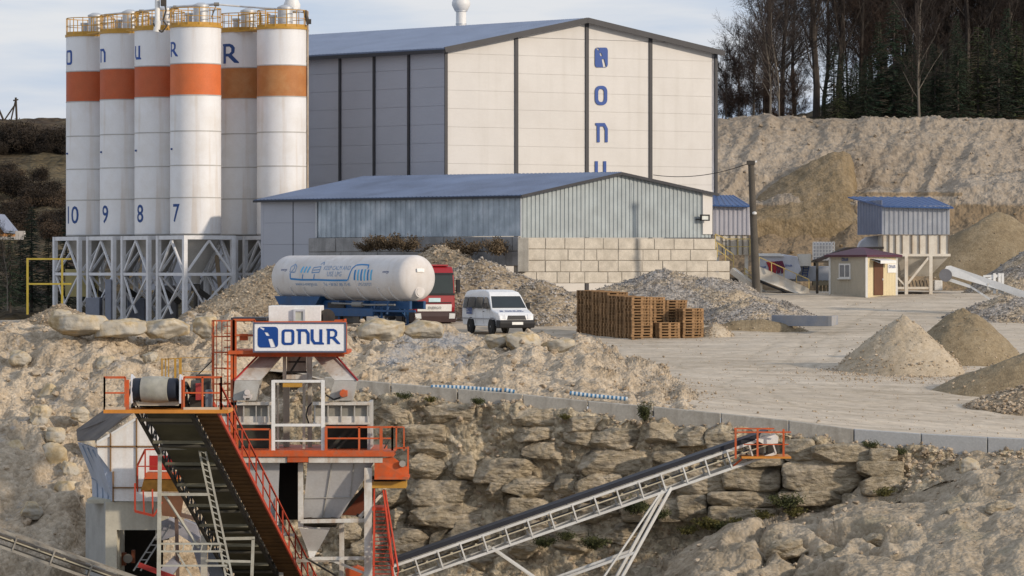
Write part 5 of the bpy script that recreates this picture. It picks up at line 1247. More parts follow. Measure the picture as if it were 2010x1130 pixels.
m = MB(); fq(m, -1.19, 1.19, 1.93, 2.04, .005); fq(m, -1.19, 1.19, 3.08, 3.2, .005); m.build('windscreen_frame', black, T)
m = MB(); fq(m, -1.02, 1.02, 1.02, 1.42, .0, .04); gr = m.build('grille', white, T, bevel=.02)
vf = text_mesh('TRUCK', .26, .004); m = MB(); put_flat(m, text_mesh('ENERGO', .2, .004), (1.225, 0, 1.22), (0, 1, 0), (0, 0, 1), (1, 0, 0)); m.build('lettering', M('letter_grey', (.2, .2, .2), .5), gr)
m = MB(); fq(m, -1.0, 1.0, 1.48, 1.54, .0, .03); fq(m, -1.0, 1.0, .96, 1.0, 0, .03); m.build('slot', black, T)
m = MB(); fq(m, -.35, .35, 1.56, 1.78, .005, .02); m.build('sticker', M('sticker_pale', (.45, .62, .66), .5), T)
m = MB(); m.slab([Vector((x, -1.25, z)) for x, z in ((.2, .40), (1.22, .40), (1.28, .75), (1.2, 1.0), (.2, 1.0))], (0, 2.5, 0)); m.build('bumper', M('bumper_dark', (.05, .03, .03), .6), T, bevel=.04)
for s in (-1, 1):
    m = MB(); m.slab([Vector((1.26, s * .82, .62)), Vector((1.26, s * 1.16, .62)), Vector((1.26, s * 1.2, .9)), Vector((1.25, s * .85, .92))], (.03, 0, 0)); m.build('headlight', M('headlight', (.6, .62, .62), .1), T)
    m = MB(); m.slab([Vector((.9, s * 1.24, 1.3)), Vector((-.2, s * 1.24, 1.3)), Vector((-.2, s * 1.24, 2.9)), Vector((.72, s * 1.24, 2.9)), Vector((.9, s * 1.24, 2.2))], (0, s * .012, 0)); m.build('door', redp, T)
    m = MB(); m.slab([Vector((.85, s * 1.256, 2.1)), Vector((-.1, s * 1.256, 2.1)), Vector((-.1, s * 1.256, 2.8)), Vector((.7, s * 1.256, 2.8))], (0, s * .01, 0)); m.build('side_window', darkglass, T)
    m = MB(); m.box((1.12, s * 1.42, 2.45), (.14, .22, .75)); m.bar((1.0, s * 1.25, 2.75), (1.1, s * 1.42, 2.75), .04); m.bar((1.0, s * 1.25, 2.2), (1.1, s * 1.42, 2.2), .04); m.build('mirror', black, T, bevel=.04)
    m = MB(); m.slab([Vector((x, s * 1.235, z)) for x, z in ((-.75, .5), (-.65, 1.05), (-.2, 1.25), (.35, 1.05), (.45, .5))], (0, s * .015, 0)); m.build('fender', black, T)
for x, s in ((-.15, 1), (-.15, -1), (-3.6, 1), (-3.6, -1)):
    m = MB(); m.lathe([(.3, -.17), (.46, -.17), (.51, -.1), (.51, .1), (.46, .17), (.3, .17)], (x, s * 1.08, .51), (0, 1, 0), 28); w = m.build('wheel', tyre, T, smooth=True)
    m = MB(); m.lathe([(.30, -.12), (.30, .12), (.16, .15), (.05, .2)], (x, s * 1.08, .51), (0, s, 0), 20); m.build('rim', M('rim_grey', (.25, .25, .25), .5), w, smooth=True)
m = MB(); m.bar((-4.4, .4, .85), (.3, .4, .85), .1, .28); m.bar((-4.4, -.4, .85), (.3, -.4, .85), .1, .28); m.box((-3.3, 0, 1.1), (1, .9, .1)); m.box((-1.9, .8, .7), (1, .6, .6)); m.box((-1.9, -.8, .7), (1, .6, .6)); m.build('chassis', darksteel, T)
m = MB(); m.box((.55, 0, 3.62), (.5, 1.9, .1)); m.build('sun_visor', redp, T, bevel=.03)
fr = P(840, 640, 219.5); T.location = (fr.x, fr.y, PZ(646, 219.5)); T.scale = (.95, .95, .95); T.rotation_euler = (0, 0, math.atan2(-.94, .34))

# ================================================================= white minibus (local model: +x is forward)
T = thing('minibus', 'white minibus with dark windows and a black front bumper parked on the yard', 'minibus')
vw = M('van_white', (.72, .73, .74), .35, var=.03, dirt=(.45, .42, .37), damt=.25, dscale=1.0, spec=.5)
def hw(z): return float(np.interp(z, [.3, .7, 1.2, 1.75, 2.1, 2.25], [.92, 1.0, 1.0, .93, .84, .72]))
prof = [(-2.70, .42), (-2.74, .9), (-2.72, 1.4), (-2.62, 1.95), (-2.48, 2.14), (-2.2, 2.2), (-1.0, 2.24), (.2, 2.22), (.78, 2.12), (1.02, 1.95), (1.62, 1.28), (1.75, 1.22), (2.42, 1.06), (2.62, .92), (2.68, .62), (2.62, .42), (1.8, .36), (-1.8, .36)]
n = len(prof); m = MB()
inset = [.0] * n
vs = [Vector((x, -hw(z) + (.06 if x > 2.4 else 0), z)) for x, z in prof] + [Vector((x, hw(z) - (.06 if x > 2.4 else 0), z)) for x, z in prof]
m.add(vs, [tuple(range(n)), tuple(range(2 * n - 1, n - 1, -1))] + [(i, n + i, n + (i + 1) % n, (i + 1) % n) for i in range(n)])
m.build('body', vw, T, bevel=.05)
wg = M('van_glass', (.02, .026, .03), .1, spec=.6)
def side(m, pts, s, off=.012, th=.01):
    m.slab([Vector((x, s * (hw(z) + off), z)) for x, z in pts], (0, s * th, 0))
for s in (-1, 1):
    for pts in ([(-2.55, 1.28), (-1.95, 1.28), (-1.93, 1.85), (-2.48, 1.85)], [(-1.83, 1.28), (-.85, 1.28), (-.85, 1.86), (-1.81, 1.86)], [(-.72, 1.28), (.28, 1.28), (.28, 1.86), (-.72, 1.86)], [(.5, 1.26), (1.38, 1.26), (.95, 1.78), (.80, 1.86), (.5, 1.86)]):
        m = MB(); side(m, pts, s); m.build('side_window', wg, T)
    m = MB()
    for x in (.40, 1.42, -.78): m.slab([Vector((x, s * (hw(z) + .002), z)) for z in (.5, 1.2)] + [Vector((x + .025, s * (hw(z) + .002), z)) for z in (1.2, .5)], (0, s * .006, 0))
    m.slab([Vector((-2.6, s * (hw(.78) + .004), .72)), Vector((2.2, s * (hw(.78) + .004), .72)), Vector((2.2, s * (hw(.78) + .004), .78)), Vector((-2.6, s * (hw(.78) + .004), .78))], (0, s * .008, 0))
    m.build('panel_gap', M('van_shut', (.3, .3, .31), .6), T)
    m = MB(); m.box((.55, s * 1.02, 1.12), (.16, .03, .04)); m.build('handle', black, T)
    m = MB(); m.box((1.25, s * 1.17, 1.42), (.1, .2, .3)); m.bar((1.22, s * .96, 1.36), (1.25, s * 1.1, 1.36), .04); m.build('mirror', black, T, bevel=.03)
    for x in (1.62, -1.45):
        m = MB(); m.tube((x, s * .90, .36), (x, s * 1.008, .36), .45, 28); ar = m.build('wheel_arch', M('arch_dark', (.015, .015, .016), .8), T)
        m = MB(); m.lathe([(.2, -.11), (.35, -.11), (.39, -.05), (.39, .05), (.35, .11), (.2, .11)], (x, s * .94, .37), (0, 1, 0), 28); w = m.build('wheel', tyre, T, smooth=True)
        m = MB(); m.lathe([(.21, 0), (.21, .09), (.12, .08), (.06, .12)], (x, s * .93, .36), (0, s, 0), 20); m.build('rim', M('rim_van', (.38, .38, .38), .5), w, smooth=True)
    m = MB(); m.slab([Vector((2.655, s * .58, .74)), Vector((2.60, s * .93, .76)), Vector((2.5, s * .96, 1.0)), Vector((2.58, s * .62, .98))], (.035, 0, .01)); m.build('headlight', M('van_lamp', (.62, .64, .66), .12), T, bevel=.01)
    m = MB(); m.slab([Vector((-2.0 + .0, s * 1.006, .98)), Vector((-1.2, s * 1.006, .98)), Vector((-1.2, s * 1.006, 1.06)), Vector((-2.0, s * 1.006, 1.06))], (0, s * .006, 0)); m.build('side_stripe', navy, T)
    vf = text_mesh('ONUR', .3, .003, .01); m = MB(); put_flat(m, vf, (-1.6, s * 1.012, 1.18), (-s if False else (1 if s < 0 else -1), 0, 0), (0, 0, 1), (0, s, 0)); m.build('lettering', navy, T)
m = MB()
dx, dz = 1.62 - 1.02, 1.28 - 1.95; L = math.hypot(dx, dz); u = Vector((dx / L, 0, dz / L)); nv = Vector((-u.z, 0, u.x))
a = Vector((1.05, 0, 1.90)); b = Vector((1.60, 0, 1.30))
m.slab([a + Vector((0, -.80, 0)), a + Vector((0, .80, 0)), b + Vector((0, .93, 0)), b + Vector((0, -.93, 0))], nv * .02); m.build('windscreen', wg, T, bevel=.01)
m = MB(); bu = Vector((2.42 - 1.75, 0, 1.06 - 1.22)).normalized(); bn = Vector((-bu.z, 0, bu.x)); 
put_flat(m, text_mesh('ONUR', .26, .003, .012), Vector((2.08, 0.06, 1.145)) + bn * .006, (0, 1.3, 0), -bu, bn); put_flat(m, curve_mesh([rrect(-.09, -.09, .09, .09, .03)], .003), Vector((2.08, -.62, 1.145)) + bn * .006, (0, 1, 0), -bu, bn); m.build('bonnet_lettering', navy, T)
m = MB(); m.slab([Vector((x, -.97, z)) for x, z in ((2.2, .28), (2.72, .30), (2.78, .55), (2.72, .70), (2.2, .70))], (0, 1.94, 0)); bp = m.build('bumper', M('bumper_black', (.02, .02, .022), .6), T, bevel=.05)
m = MB(); m.slab([Vector((2.66, -.52, .72)), Vector((2.66, .52, .72)), Vector((2.60, .46, .93)), Vector((2.60, -.46, .93))], (.03, 0, 0)); m.build('grille', M('grille_black', (.02, .02, .022), .5), T)
m = MB(); m.slab([Vector((2.785, -.3, .46)), Vector((2.785, .3, .46)), Vector((2.785, .3, .60)), Vector((2.785, -.3, .60))], (.012, 0, 0)); m.build('number_plate', M('plate', (.75, .75, .72), .4), bp)
fr = P(1012, 652, 208.2); hd = math.radians(-69); T.location = (fr.x - math.cos(hd) * 2.5, fr.y - math.sin(hd) * 2.5, PZ(654.5, 208.5)); T.rotation_euler = (0, 0, hd)

# ================================================================= pallets
pal = [M('pallet_wood', (.28, .17, .085), .85, var=.2, scale=2.5, fine=.12, dirt=(.2, .12, .06), damt=.5, dscale=2, rand=.22)]
m = MB()
for y in (-.35, 0, .35):
    m.box((0, y, .011), (1.2, .1, .022)); m.box((0, y, .111 - .0), (1.2, .1, .02))
    for x in (-.53, 0, .53): m.box((x, y, .061), (.14, .10, .078))
for k in range(5): m.box((0 if False else 0, 0, 0), (0, 0, 0)) if False else None
for i, y in enumerate((-.35, -.19, -.0, .19, .35)): m.box((0, y, .133), (1.2, .12 if i % 2 else .145, .022))
proto = m.build('pallet', pal)
proto_used = False
ORD = ['bottom', 'second', 'third', 'fourth', 'fifth', 'sixth', 'seventh', 'eighth', 'ninth', 'tenth', 'eleventh', 'twelfth', 'thirteenth', 'fourteenth', 'fifteenth', 'sixteenth', 'seventeenth']
pu = Vector((math.cos(math.radians(27)), math.sin(math.radians(27)), 0)); pv = Vector((-pu.y, pu.x, 0)); org = P(1240, 667, 206.5); org.z = 0
c0 = org + pu * .6 + pv * .4
stacks = [(0, v, 15 + (1 if v > 2 else 0), d) for v, d in enumerate(('tall corner stack heading the long row', 'second stack of the long row', 'third stack of the long row', 'middle stack of the long row', 'fifth stack of the long row', 'second-last stack of the long row', 'rearmost stack of the long row'))]
stacks = [(u * 1.0, v * .86, n, d) for u, v, n, d in stacks]
stacks += [(1.25, .9, 15, 'tall stack between corner stack and end stacks'), (1.42, -.35, 6, 'low stack of six in front of the tall ones'), (2.55, .95, 14, 'rear stack beside the small sand heap'), (2.85, -.25, 11, 'shorter front stack beside the small sand heap')]
for u, v, n, d in stacks:
    c = c0 + pu * u + pv * v; zb = PZ(np.interp(v, [0, 6], [666, 655]), c.y) if u < .1 else PZ(666, c.y)
    zb = min(zb, zg(c.x, c.y) + .06)
    for k in range(n):
        o = proto if not proto_used else proto.copy()
        if proto_used: COL.objects.link(o)
        proto_used = True
        o.location = (c.x + random.uniform(-.018, .018), c.y + random.uniform(-.018, .018), zb + .1445 * k)
        o.rotation_euler = (0, 0, math.radians(27) + random.uniform(-.018, .018) + (math.pi if random.random() < .5 else 0))
        pos = 'top' if k == n - 1 else ORD[k]
        tag(o, '%s pallet in the %s' % ('top' if pos == 'top' else ('bottom' if k == 0 else pos + ' lowest'), d), 'pallet', 'wooden pallets stacked beside the van')

# striped hoses on the sand behind the kerb
def hose(lbl, pts, d):
    T = thing('striped_hose', lbl, 'hose', P(pts[0][0], pts[0][1], d), 'blue and white striped hoses behind the kerb')
    a = MB(); b = MB(); ps = [P(x, y, d) for x, y in pts]
    L = [(ps[0] - ps[0]).length]
    for p, q in zip(ps[:-1], ps[1:]): L.append(L[-1] + (q - p).length)
    n = int(L[-1] / .075)
    def at(s):
        for i in range(len(ps) - 1):
            if s <= L[i + 1] + 1e-6: return ps[i].lerp(ps[i + 1], (s - L[i]) / (L[i + 1] - L[i]))
        return ps[-1]
    for k in range(n):
        (a if k % 2 else b).tube(at(L[-1] * k / n), at(L[-1] * (k + 1) / n), .085 if k % 2 else .075, 10)
    a.build('white_stripe', M('hose_white', (.50, .53, .53), .7), T); b.build('blue_stripe', M('hose_blue', (.05, .16, .30), .6), T)
hose('blue and white striped hose left of the middle behind the kerb blocks', [(846, 759), (900, 760), (985, 766)], 151.0)
hose('short end of striped hose just right of the longer left one', [(990, 765), (1010, 769)], 150.8)
hose('striped hose lying on yellowish sand, farthest right of the hoses', [(1118, 771), (1165, 777), (1232, 783)], 149.9)
# ================================================================= screening tower in front of the wall
# photo rows/columns are turned into real places on a few depth planes between 137.5 m and 144 m
DF, DB = 138.4, 143.0
T = thing('screening_tower', 'white and orange screening tower with twin chutes, hoppers and railed platforms', 'screening plant', P(610, 1180, 140.5))
def S_(name, mat, fn, bevel=0):
    m = MB(); fn(m); return m.build(name, mat, T, bevel=bevel)
# top platform with the sign hung in front of it
S_('top_platform', orange, lambda m: (m.sbox(448, 688, 682, 695, 138.2, 3.6), m.sbox(452, 695, 676, 700, 138.6, .2)))
def f(m):
    a, b, c, e = P(459, 690, 138.3), P(678, 690, 138.3), P(678, 690, 141.6), P(459, 690, 141.6)
    railing(m, [a, P(500, 690, 138.3)], 1.08, .035, .55); railing(m, [b, c], 1.08, .035, 1.1); railing(m, [c, e], 1.08, .035, 1.1); railing(m, [e, a], 1.08, .035, 1.1)
    m.sbar(455, 690, 138.3, 680, 632, 138.3, .001) if False else None
    m.sbar(500, 632, 138.25, 680, 631, 138.25, .05); m.sbox(676, 632, 681, 690, 138.1, .12)
    m.sbox(470, 655, 486, 668, 138.4, .3)
S_('top_railing', orange, f)
def f(m):
    for x in (456, 461): m.sbar(x, 628, 138.35, x, 868, 138.35, .10, .12)
    for x in (447, ): m.sbar(x, 690, 138.3, x, 868, 138.6, .06)
S_('ladder_post', orange, f)
def f(m):                                                           # ladder cage
    c = P(437, 628, 139.0); r = .36
    for k in range(9):
        a = math.radians(-30 - 240 * k / 8 + 60); q = Vector((c.x + r * math.cos(a), c.y + r * math.sin(a), 0))
        m.bar(q + Z * PZ(628, 139), q + Z * PZ(800, 139), .028)
    for y in (629, 660, 691, 722, 753, 784):
        for k in range(8):
            a0, a1 = [math.radians(-30 - 240 * j / 8 + 60) for j in (k, k + 1)]
            m.bar(Vector((c.x + r * math.cos(a0), c.y + r * math.sin(a0), PZ(y, 139))), Vector((c.x + r * math.cos(a1), c.y + r * math.sin(a1), PZ(y, 139))), .03, .045)
    for y in range(640, 865, 14): m.sbar(440, y, 139.3, 455, y, 139.2, .028)
    m.sbar(418, 745, 139, 418, 690, 139, .04)
S_('ladder_cage', orange, f)
# machinery house on top, behind the sign
S_('screen_house', white, lambda m: m.sbox(527, 600, 630, 660, 140.2, 2.2), .02)
S_('house_window', M('pane_grey_green', (.42, .44, .38), .3), lambda m: m.sbox(580, 611, 595, 629, 140.13, .05))
S_('window_frame', galv, lambda m: [m.sbox(*q, 140.08, .14) for q in ((576, 607, 580, 633), (595, 607, 599, 633), (580, 607, 595, 611), (580, 629, 595, 633))])
S_('shade_roof', trim, lambda m: (m.sbox(453, 623, 523, 629, 139.6, 2.4)))
S_('motor', darksteel, lambda m: (m.tube(P(642, 622, 140.4), P(642, 622, 141.2), .28, 18), m.sbox(634, 616, 644, 634, 140.3, .5)))
# twin chutes
def chute(name, top, bot, low, d, mat_top, mat_low):
    m = MB(); m.slab([P(top[0], 694, d + 1.6), P(top[1], 694, d + 1.6), P(bot[1], 746, d), P(bot[0], 746, d)], (0, .9, -.0)); m.build(name, mat_top, T)
    m = MB(); m.slab([P(bot[0], 746.5, d), P(bot[1], 746.5, d), P(low[1], 786, d + .05), P(low[0], 786, d + .05)], (0, 1.3, 0)); m.build('chute_box', mat_low, T)
chute('chute', (515, 557), (461, 511), (457, 502), 138.2, plantwhite, plantgrey)
chute('chute', (611, 652), (657, 700), (644, 691), 138.2, plantwhite, plantgrey)
for q in ((512, 692, 139.7, 459, 747, 138.15, .05), (654, 692, 139.7, 702, 746, 138.15, .05)): S_('chute_edge', M('edge_red', (.33, .03, .03), .5), lambda m: m.sbar(*q))
S_('chute_motor', M('motor_pale', (.5, .46, .44), .5), lambda m: (m.sbox(477, 774, 494, 781, 138.0, .25), m.tube(P(485, 770, 137.95), P(485, 770, 138.2), .1, 12), m.sbox(479, 781, 482, 784, 138, .2), m.sbox(490, 781, 493, 784, 138, .2)), .01)
S_('chute_motor', orange, lambda m: (m.tube(P(674, 772, 137.9), P(674, 772, 138.2), .13, 14), m.sbox(668, 766, 682, 778, 138.05, .2), m.tube(P(674, 764, 138), P(674, 768, 138), .05, 8)), .01)
for x0, x1 in ((555, 561), (602, 612)): S_('head_column', plantwhite, lambda m: m.sbox(x0, 695, x1, 745, 139.6, .3))
S_('head_beam', plantwhite, lambda m: m.sbox(562, 735, 603, 744, 139.5, .3)); S_('head_panel', plantwhite, lambda m: m.sbox(563, 696, 601, 732, 140.6, .1))
S_('head_brace', darksteel, lambda m: (m.sbar(592, 696, 139.8, 568, 733, 139.8, .07), m.sbar(566, 710, 139.8, 600, 710, 139.8, .06), m.sbar(562, 730, 139.8, 604, 730, 139.8, .06)))
# portal frame in the middle
def f(m):
    for x in (536.5, 634): m.sbar(x, 884, 138.1, x, 746, 138.1, .12)
    for y, h in ((748, .09), (834, .09), (865, .05)): m.sbar(536, y, 138.1, 634, y, 138.1, .1, h)
    m.sbar(536.5, 748, 138.1, 545, 748, 141, .08); m.sbar(634, 748, 138.1, 630, 748, 141, .08)
S_('portal_frame', white, f)
S_('feed_lip', yellow, lambda m: m.sbox(555, 752, 592, 760, 138.6, .5))
for x0, x1, d in ((543, 547, 139.2), (594, 599, 139.2), (604, 612, 140.5), (556, 568, 140.8)): S_('inner_post', M('post_cream', (.46, .43, .36), .6, var=.1), lambda m: m.sbox(x0, 750, x1, 884, d, .2))
# screen decks left and right
for x0, x1 in ((426, 531), (614, 726)):
    m = MB(); m.sbox(x0, 789, x1, 795, 138.3, .5); m.sbox(x0, 829, x1, 833, 138.35, .5); m.sbox(x0 + 2, 817, x1 - 2, 829, 138.42, .1); m.build('deck_beam', plantwhite, T)
    m = MB(); m.sbox(x0 + 2, 795, x1 - 2, 817, 138.5, .12); d_ = m.build('screen_deck', M('deck_grey', (.22, .215, .19), .6, var=.15, dirt=(.4, .37, .3), damt=.5, dscale=2), T)
    for k in range(5):
        m = MB(); x = x0 + 4 + (x1 - x0 - 8) * k / 4; m.sbox(x - 1, 795, x + 1, 829, 138.36, .1); m.build('deck_rib', plantgrey, d_)
S_('deck_side', plantgrey, lambda m: (m.sbox(721, 790, 727, 884, 138.5, 3.0),))
S_('void_shade_box', M('void_box_shade', (.05, .055, .045), .7, var=.2), lambda m: m.sbox(455, 834, 531, 884, 139.6, 2.5))  # dark boxes stand in for the shaded voids under the decks
S_('void_shade_box', M('void_box_shade', (.05, .055, .045), .7, var=.2), lambda m: (m.sbox(640, 834, 720, 884, 139.6, 2.5), m.sbar(645, 884, 139.2, 690, 836, 139.2, .12), m.sbar(660, 884, 139.2, 705, 836, 139.2, .08)))
# main platform
S_('main_platform', orange, lambda m: (m.sbox(464, 884, 752, 896, 137.9, 4.6), m.sbox(752, 886, 773, 896, 137.9, 2.2), m.sbox(564, 896, 605, 907, 137.95, .2)))
for q in ((470, 897, 563, 908, 138.0, .35), (606, 897, 751, 908, 138.0, .35), (470, 897, 751, 908, 141.6, .35)): S_('platform_beam', plantwhite, lambda m: m.sbox(*q))
def f(m):
    h = (884 - 838) / F * 138
    a, b = P(640, 884, 138), P(770, 884, 138)
    railing(m, [a, b], h, .032, .9); railing(m, [b, P(770, 884, 140.2)], h, .032, 1.1); 
    m.sbar(640, 838, 138, 640, 884, 138, .09); m.sbar(748, 838, 138, 748, 884, 138, .1); m.sbar(778, 838, 138, 778, 884, 138, .05)
    m.sbar(770, 838, 138, 794, 838, 138, .05); m.sbar(793, 838, 138.2, 793, 884, 138.2, .05)
    m.sbar(801, 878, 138.2, 801, 936, 138.2, .05); m.sbar(774, 879, 138.2, 802, 879, 138.2, .05)
S_('platform_railing', orange, f); S_('platform_railing', orange, lambda m: railing(m, [P(466, 884, 138), P(530, 884, 138)], .72, .03, .8))
S_('lower_railing', orange, lambda m: railing(m, [P(801, 936, 138.2), P(801, 936, 140)], 1.0, .03, .9))
S_('railing_brace', darksteel, lambda m: m.sbar(754, 880, 138, 776, 842, 138, .05))
def f(m):
    m.slab([P(770, 896, 138), P(801, 918, 138.1), P(801, 938, 138.1), P(735, 938, 138.1), P(735, 902, 138)], (0, .08, 0)); m.sbox(735, 936, 802, 941, 138, 2.0)
S_('lower_platform', orange, f)
S_('edge_beam', yellow, lambda m: m.sbox(713, 945, 797, 958, 138.4, 1.6))
S_('dark_plate', darksteel, lambda m: m.sbox(734, 936.5, 796, 945, 138.8, 1.2))  # dark strip between the lower platform and the edge beam
S_('wheel_hub', M('hub_grey', (.3, .28, .25), .6), lambda m: m.tube(P(790, 910, 137.9), P(790, 910, 138.1), .11, 16))
# hoppers
def hop(pts, low, d, name, mat, depth=3.0):
    m = MB(); t = [P(*p, d) for p in pts]; l = [P(*p, d + .9) for p in low]; n = 2
    b = [q + Vector((0, depth, 0)) for q in t]; lb = [q + Vector((0, depth - 1.8, 0)) for q in l]
    m.add(t + l + lb + b, [(0, 1, 2, 3), (3, 2, 5, 4), (4, 5, 6, 7), (0, 3, 4, 7), (1, 6, 5, 2)]); return m.build(name, mat, T)
hopw = M('hopper_white', (.50, .505, .51), .5, var=.06, dirt=(.3, .27, .22), damt=.3, dscale=1.5)
hop([(604, 908), (734, 908)], [(666, 1018), (594, 1018)], 138.4, 'hopper', hopw)
hop([(596, 1016), (664, 1016)], [(660, 1034), (592, 1034)], 138.9, 'hopper', M('hopper_mouth', (.16, .14, .11), .7), 1.6)
hop([(587, 1036), (646, 1040)], [(616, 1094), (609, 1094)], 138.3, 'discharge_chute', white, 1.4)
hop([(470, 908), (549, 908)], [(543, 1060), (520, 1060)], 138.4, 'hopper', hopw)
for q in ((652, 908, 138.37, 634, 1016, 139.27, .03, .03), (695, 908, 138.37, 687, 978, 138.95, .03, .03), (598, 977, 138.93, 690, 976, 138.93, .03, .03), (500, 976, 138.85, 543, 976, 138.85, .03, .03)): S_('hopper_seam', plantgrey, lambda m: m.sbar(*q))
S_('void_shade_sheet', M('void_shade', (.02, .018, .015), .9), lambda m: m.sbox(545, 908, 586, 1020, 140.2, .2))  # near-black sheet stands in for the shaded gap between the hoppers
for q in ((715, 918, 730, 1190, 138.2, .28), (585, 908, 595, 1037, 138.6, .25), (540, 908, 546, 1030, 138.8, .25), (666, 1020, 675, 1190, 140.2, .25), (716, 918, 728, 1190, 141.4, .25), (548, 1034, 556, 1190, 140.8, .25)): S_('leg', plantwhite, lambda m: m.sbox(*q))
def f(m):
    m.sbar(590, 1023, 138.4, 716, 1021, 138.4, .13); m.sbar(612, 1096, 138.4, 716, 1095, 138.4, .11); m.sbar(706, 1015, 138.5, 756, 962, 139, .1); m.sbar(722, 1023, 138.3, 722, 1023, 141.4, .12)
    m.sbar(716, 1125, 138.5, 640, 1095, 138.5, .08); m.sbar(556, 1100, 140.8, 668, 1100, 140.3, .1); m.sbar(548, 1048, 139, 578, 1050, 139, .1)
S_('cross_beam', plantwhite, f)
for q in ((672, 1006, 140.2, 735, 935, 140.2, .12), (600, 1095, 139.4, 660, 1130, 139.4, .06), (700, 1010, 139.2, 730, 1022, 139.2, .1)): S_('dark_brace', darksteel, lambda m: m.sbar(*q))
S_('discharge_box', orange, lambda m: m.slab([P(677, 1118, 139), P(700, 1111, 139), P(722, 1120, 139), P(700, 1134, 139), P(680, 1134, 139)], (0, .8, 0)))
# stair on the right side
def f(m):
    for x0, x1 in ((733, 732), (756, 782)):
        pass
    for (xa, ya), (xb, yb) in (((735, 1000), (733, 1160)), ((757, 1000), (774, 1160))): m.sbar(xa, ya, 138.5, xb, yb, 137.2, .07, .14)
    for k in range(20):
        y = 1006 + k * 8; t = (y - 1000) / 160; d = 138.5 - 1.3 * t; xa = 735 - 2 * t; xb = 757 + 17 * t; m.sbar(xa, y, d, xb, y, d, .16, .025)
    for (xa, ya), (xb, yb) in (((735, 955), (733, 1112)), ((752, 962), (772, 1112)), ((756, 962), (782, 1120))): m.sbar(xa, ya, 138.5, xb, yb, 137.2, .05)
    for k in range(5):
        t = k / 4; m.sbar(757 + 17 * t, 1000 + 160 * t, 138.5 - 1.3 * t, 756 + 26 * t, 962 + 158 * t, 138.5 - 1.3 * t, .04)
    m.sbox(730, 996, 758, 1002, 138.4, 1.5)
S_('stair', M('stair_red', (.45, .05, .02), .5, var=.1), f)
S_('cable', black, lambda m: (m.path([P(612, 790, 138.5), P(604, 800, 138.4), P(601, 815, 138.4), P(607, 834, 138.5)], .025), m.path([P(456, 780, 138), P(470, 830, 138), P(475, 884, 138)], .02), m.path([P(640, 775, 138.1), P(655, 784, 138.1), P(668, 780, 138.1)], .03), m.path([P(382, 742, 139), P(418, 706, 139.2)], .02)))
# red-brown gusset behind right bracing
S_('back_plate', M('plate_oxide', (.14, .04, .02), .7), lambda m: m.slab([P(665, 1010, 140.6), P(715, 955, 140.6), P(735, 958, 140.6), P(735, 1000, 140.6), P(700, 1012, 140.6)], (0, .1, 0)))

# the sign, a board of its own
G_ = thing('sign', 'white sign board with blue road emblem and blue company name on the tower', 'sign', P(588, 692, 138.0))
m = MB(); m.sbox(499, 635, 677, 689, 138.0, .14); m.build('board', M('sign_white', (.76, .765, .78), .4, var=.02), G_, bevel=.02)
m = MB(); m.sbox(496.5, 632.5, 679.5, 635, 137.97, .18); m.sbox(496.5, 689, 679.5, 691.5, 137.97, .18); m.sbox(496.5, 635, 499, 689, 137.97, .18); m.sbox(677, 635, 679.5, 689, 137.97, .18); m.build('frame', M('sign_frame', (.10, .12, .18), .5), G_)
def on_sign(loops, x0, y0, x1, y1, name):
    v, f_ = curve_mesh(loops, .006); mn = v.min(0); mx = v.max(0); o = P(x0, y1, 137.992); k1 = (x1 - x0) / F * 137.99 / (mx[0] - mn[0]); k2 = (y1 - y0) / F * 137.99 / (mx[1] - mn[1])
    m = MB(); put_flat(m, (v - np.array([mn[0], mn[1], 0]), f_), o, (k1, 0, 0), (0, 0, k2), (0, -1, 0)); m.build(name, blue, G_)
on_sign(logo_loops(), 506, 641, 546, 682, 'emblem')
on_sign(letter_loops('O'), 553, 646, 578, 677, 'letter'); on_sign(letter_loops('n'), 582, 645.5, 608, 675, 'letter'); on_sign(letter_loops('u'), 610, 646, 636, 676, 'letter'); on_sign(letter_loops('R'), 641, 645, 668, 675.5, 'letter')

# ================================================================= big inclined conveyor rising towards the viewer
T = thing('inclined_conveyor', 'large dark inclined conveyor with white drum head and orange railed platform', 'conveyor', (PX(430, 136), 136, -11.5))
hd_ = P(306, 768, 126.0); tlp = P(548, 1215, 146.0)
D = (hd_ - tlp); CL = D.length; D.normalize(); Sd = D.cross(Z).normalized()
if Sd.x < 0: Sd = -Sd
N = D.cross(Sd).normalized()
if N.z < 0: N = -N
def cp(t, s, n): return tlp + D * (CL * t) + Sd * s + N * n
beltu = M('belt_underside', (.085, .08, .05), .75, var=.25, scale=1.2, dirt=(.13, .12, .08), damt=.6, dscale=1.5)
m = MB(); m.bar(cp(0, 0, 0), cp(1, 0, 0), 1.36, .03, up=N); m.bar(cp(0, 0, .30), cp(1, 0, .30), 1.36, .03, up=N); m.build('belt', beltu, T)
m = MB(); m.bar(cp(0, 0, .12), cp(.97, 0, .12), 1.5, .02, up=N); m.build('pan', M('pan_dark', (.075, .07, .05), .7, var=.2), T)
m = MB()
for s in (-.86, .86):
    m.bar(cp(0, s, .36), cp(.99, s, .36), .09, .12, up=N); m.bar(cp(0, s, -.22), cp(.97, s, -.22), .09, .10, up=N)
    k = 0
    while k < 30: m.bar(cp(k / 30, s, -.2), cp((k + .5) / 30, s, .34), .05, .05, up=Sd); m.bar(cp((k + .5) / 30, s, .34), cp((k + 1) / 30, s, -.2), .05, .05, up=Sd); k += 1
m.build('truss', M('truss_dark', (.04, .038, .034), .6, var=.3), T)
m = MB()
for k in range(44):
    t = (k + .5) / 44
    for s in (-.92, .92): m.box(cp(t, s, .12), (.05, .12, .09))
m.build('idler_bracket', M('bracket_pale', (.36, .35, .32), .6), T)
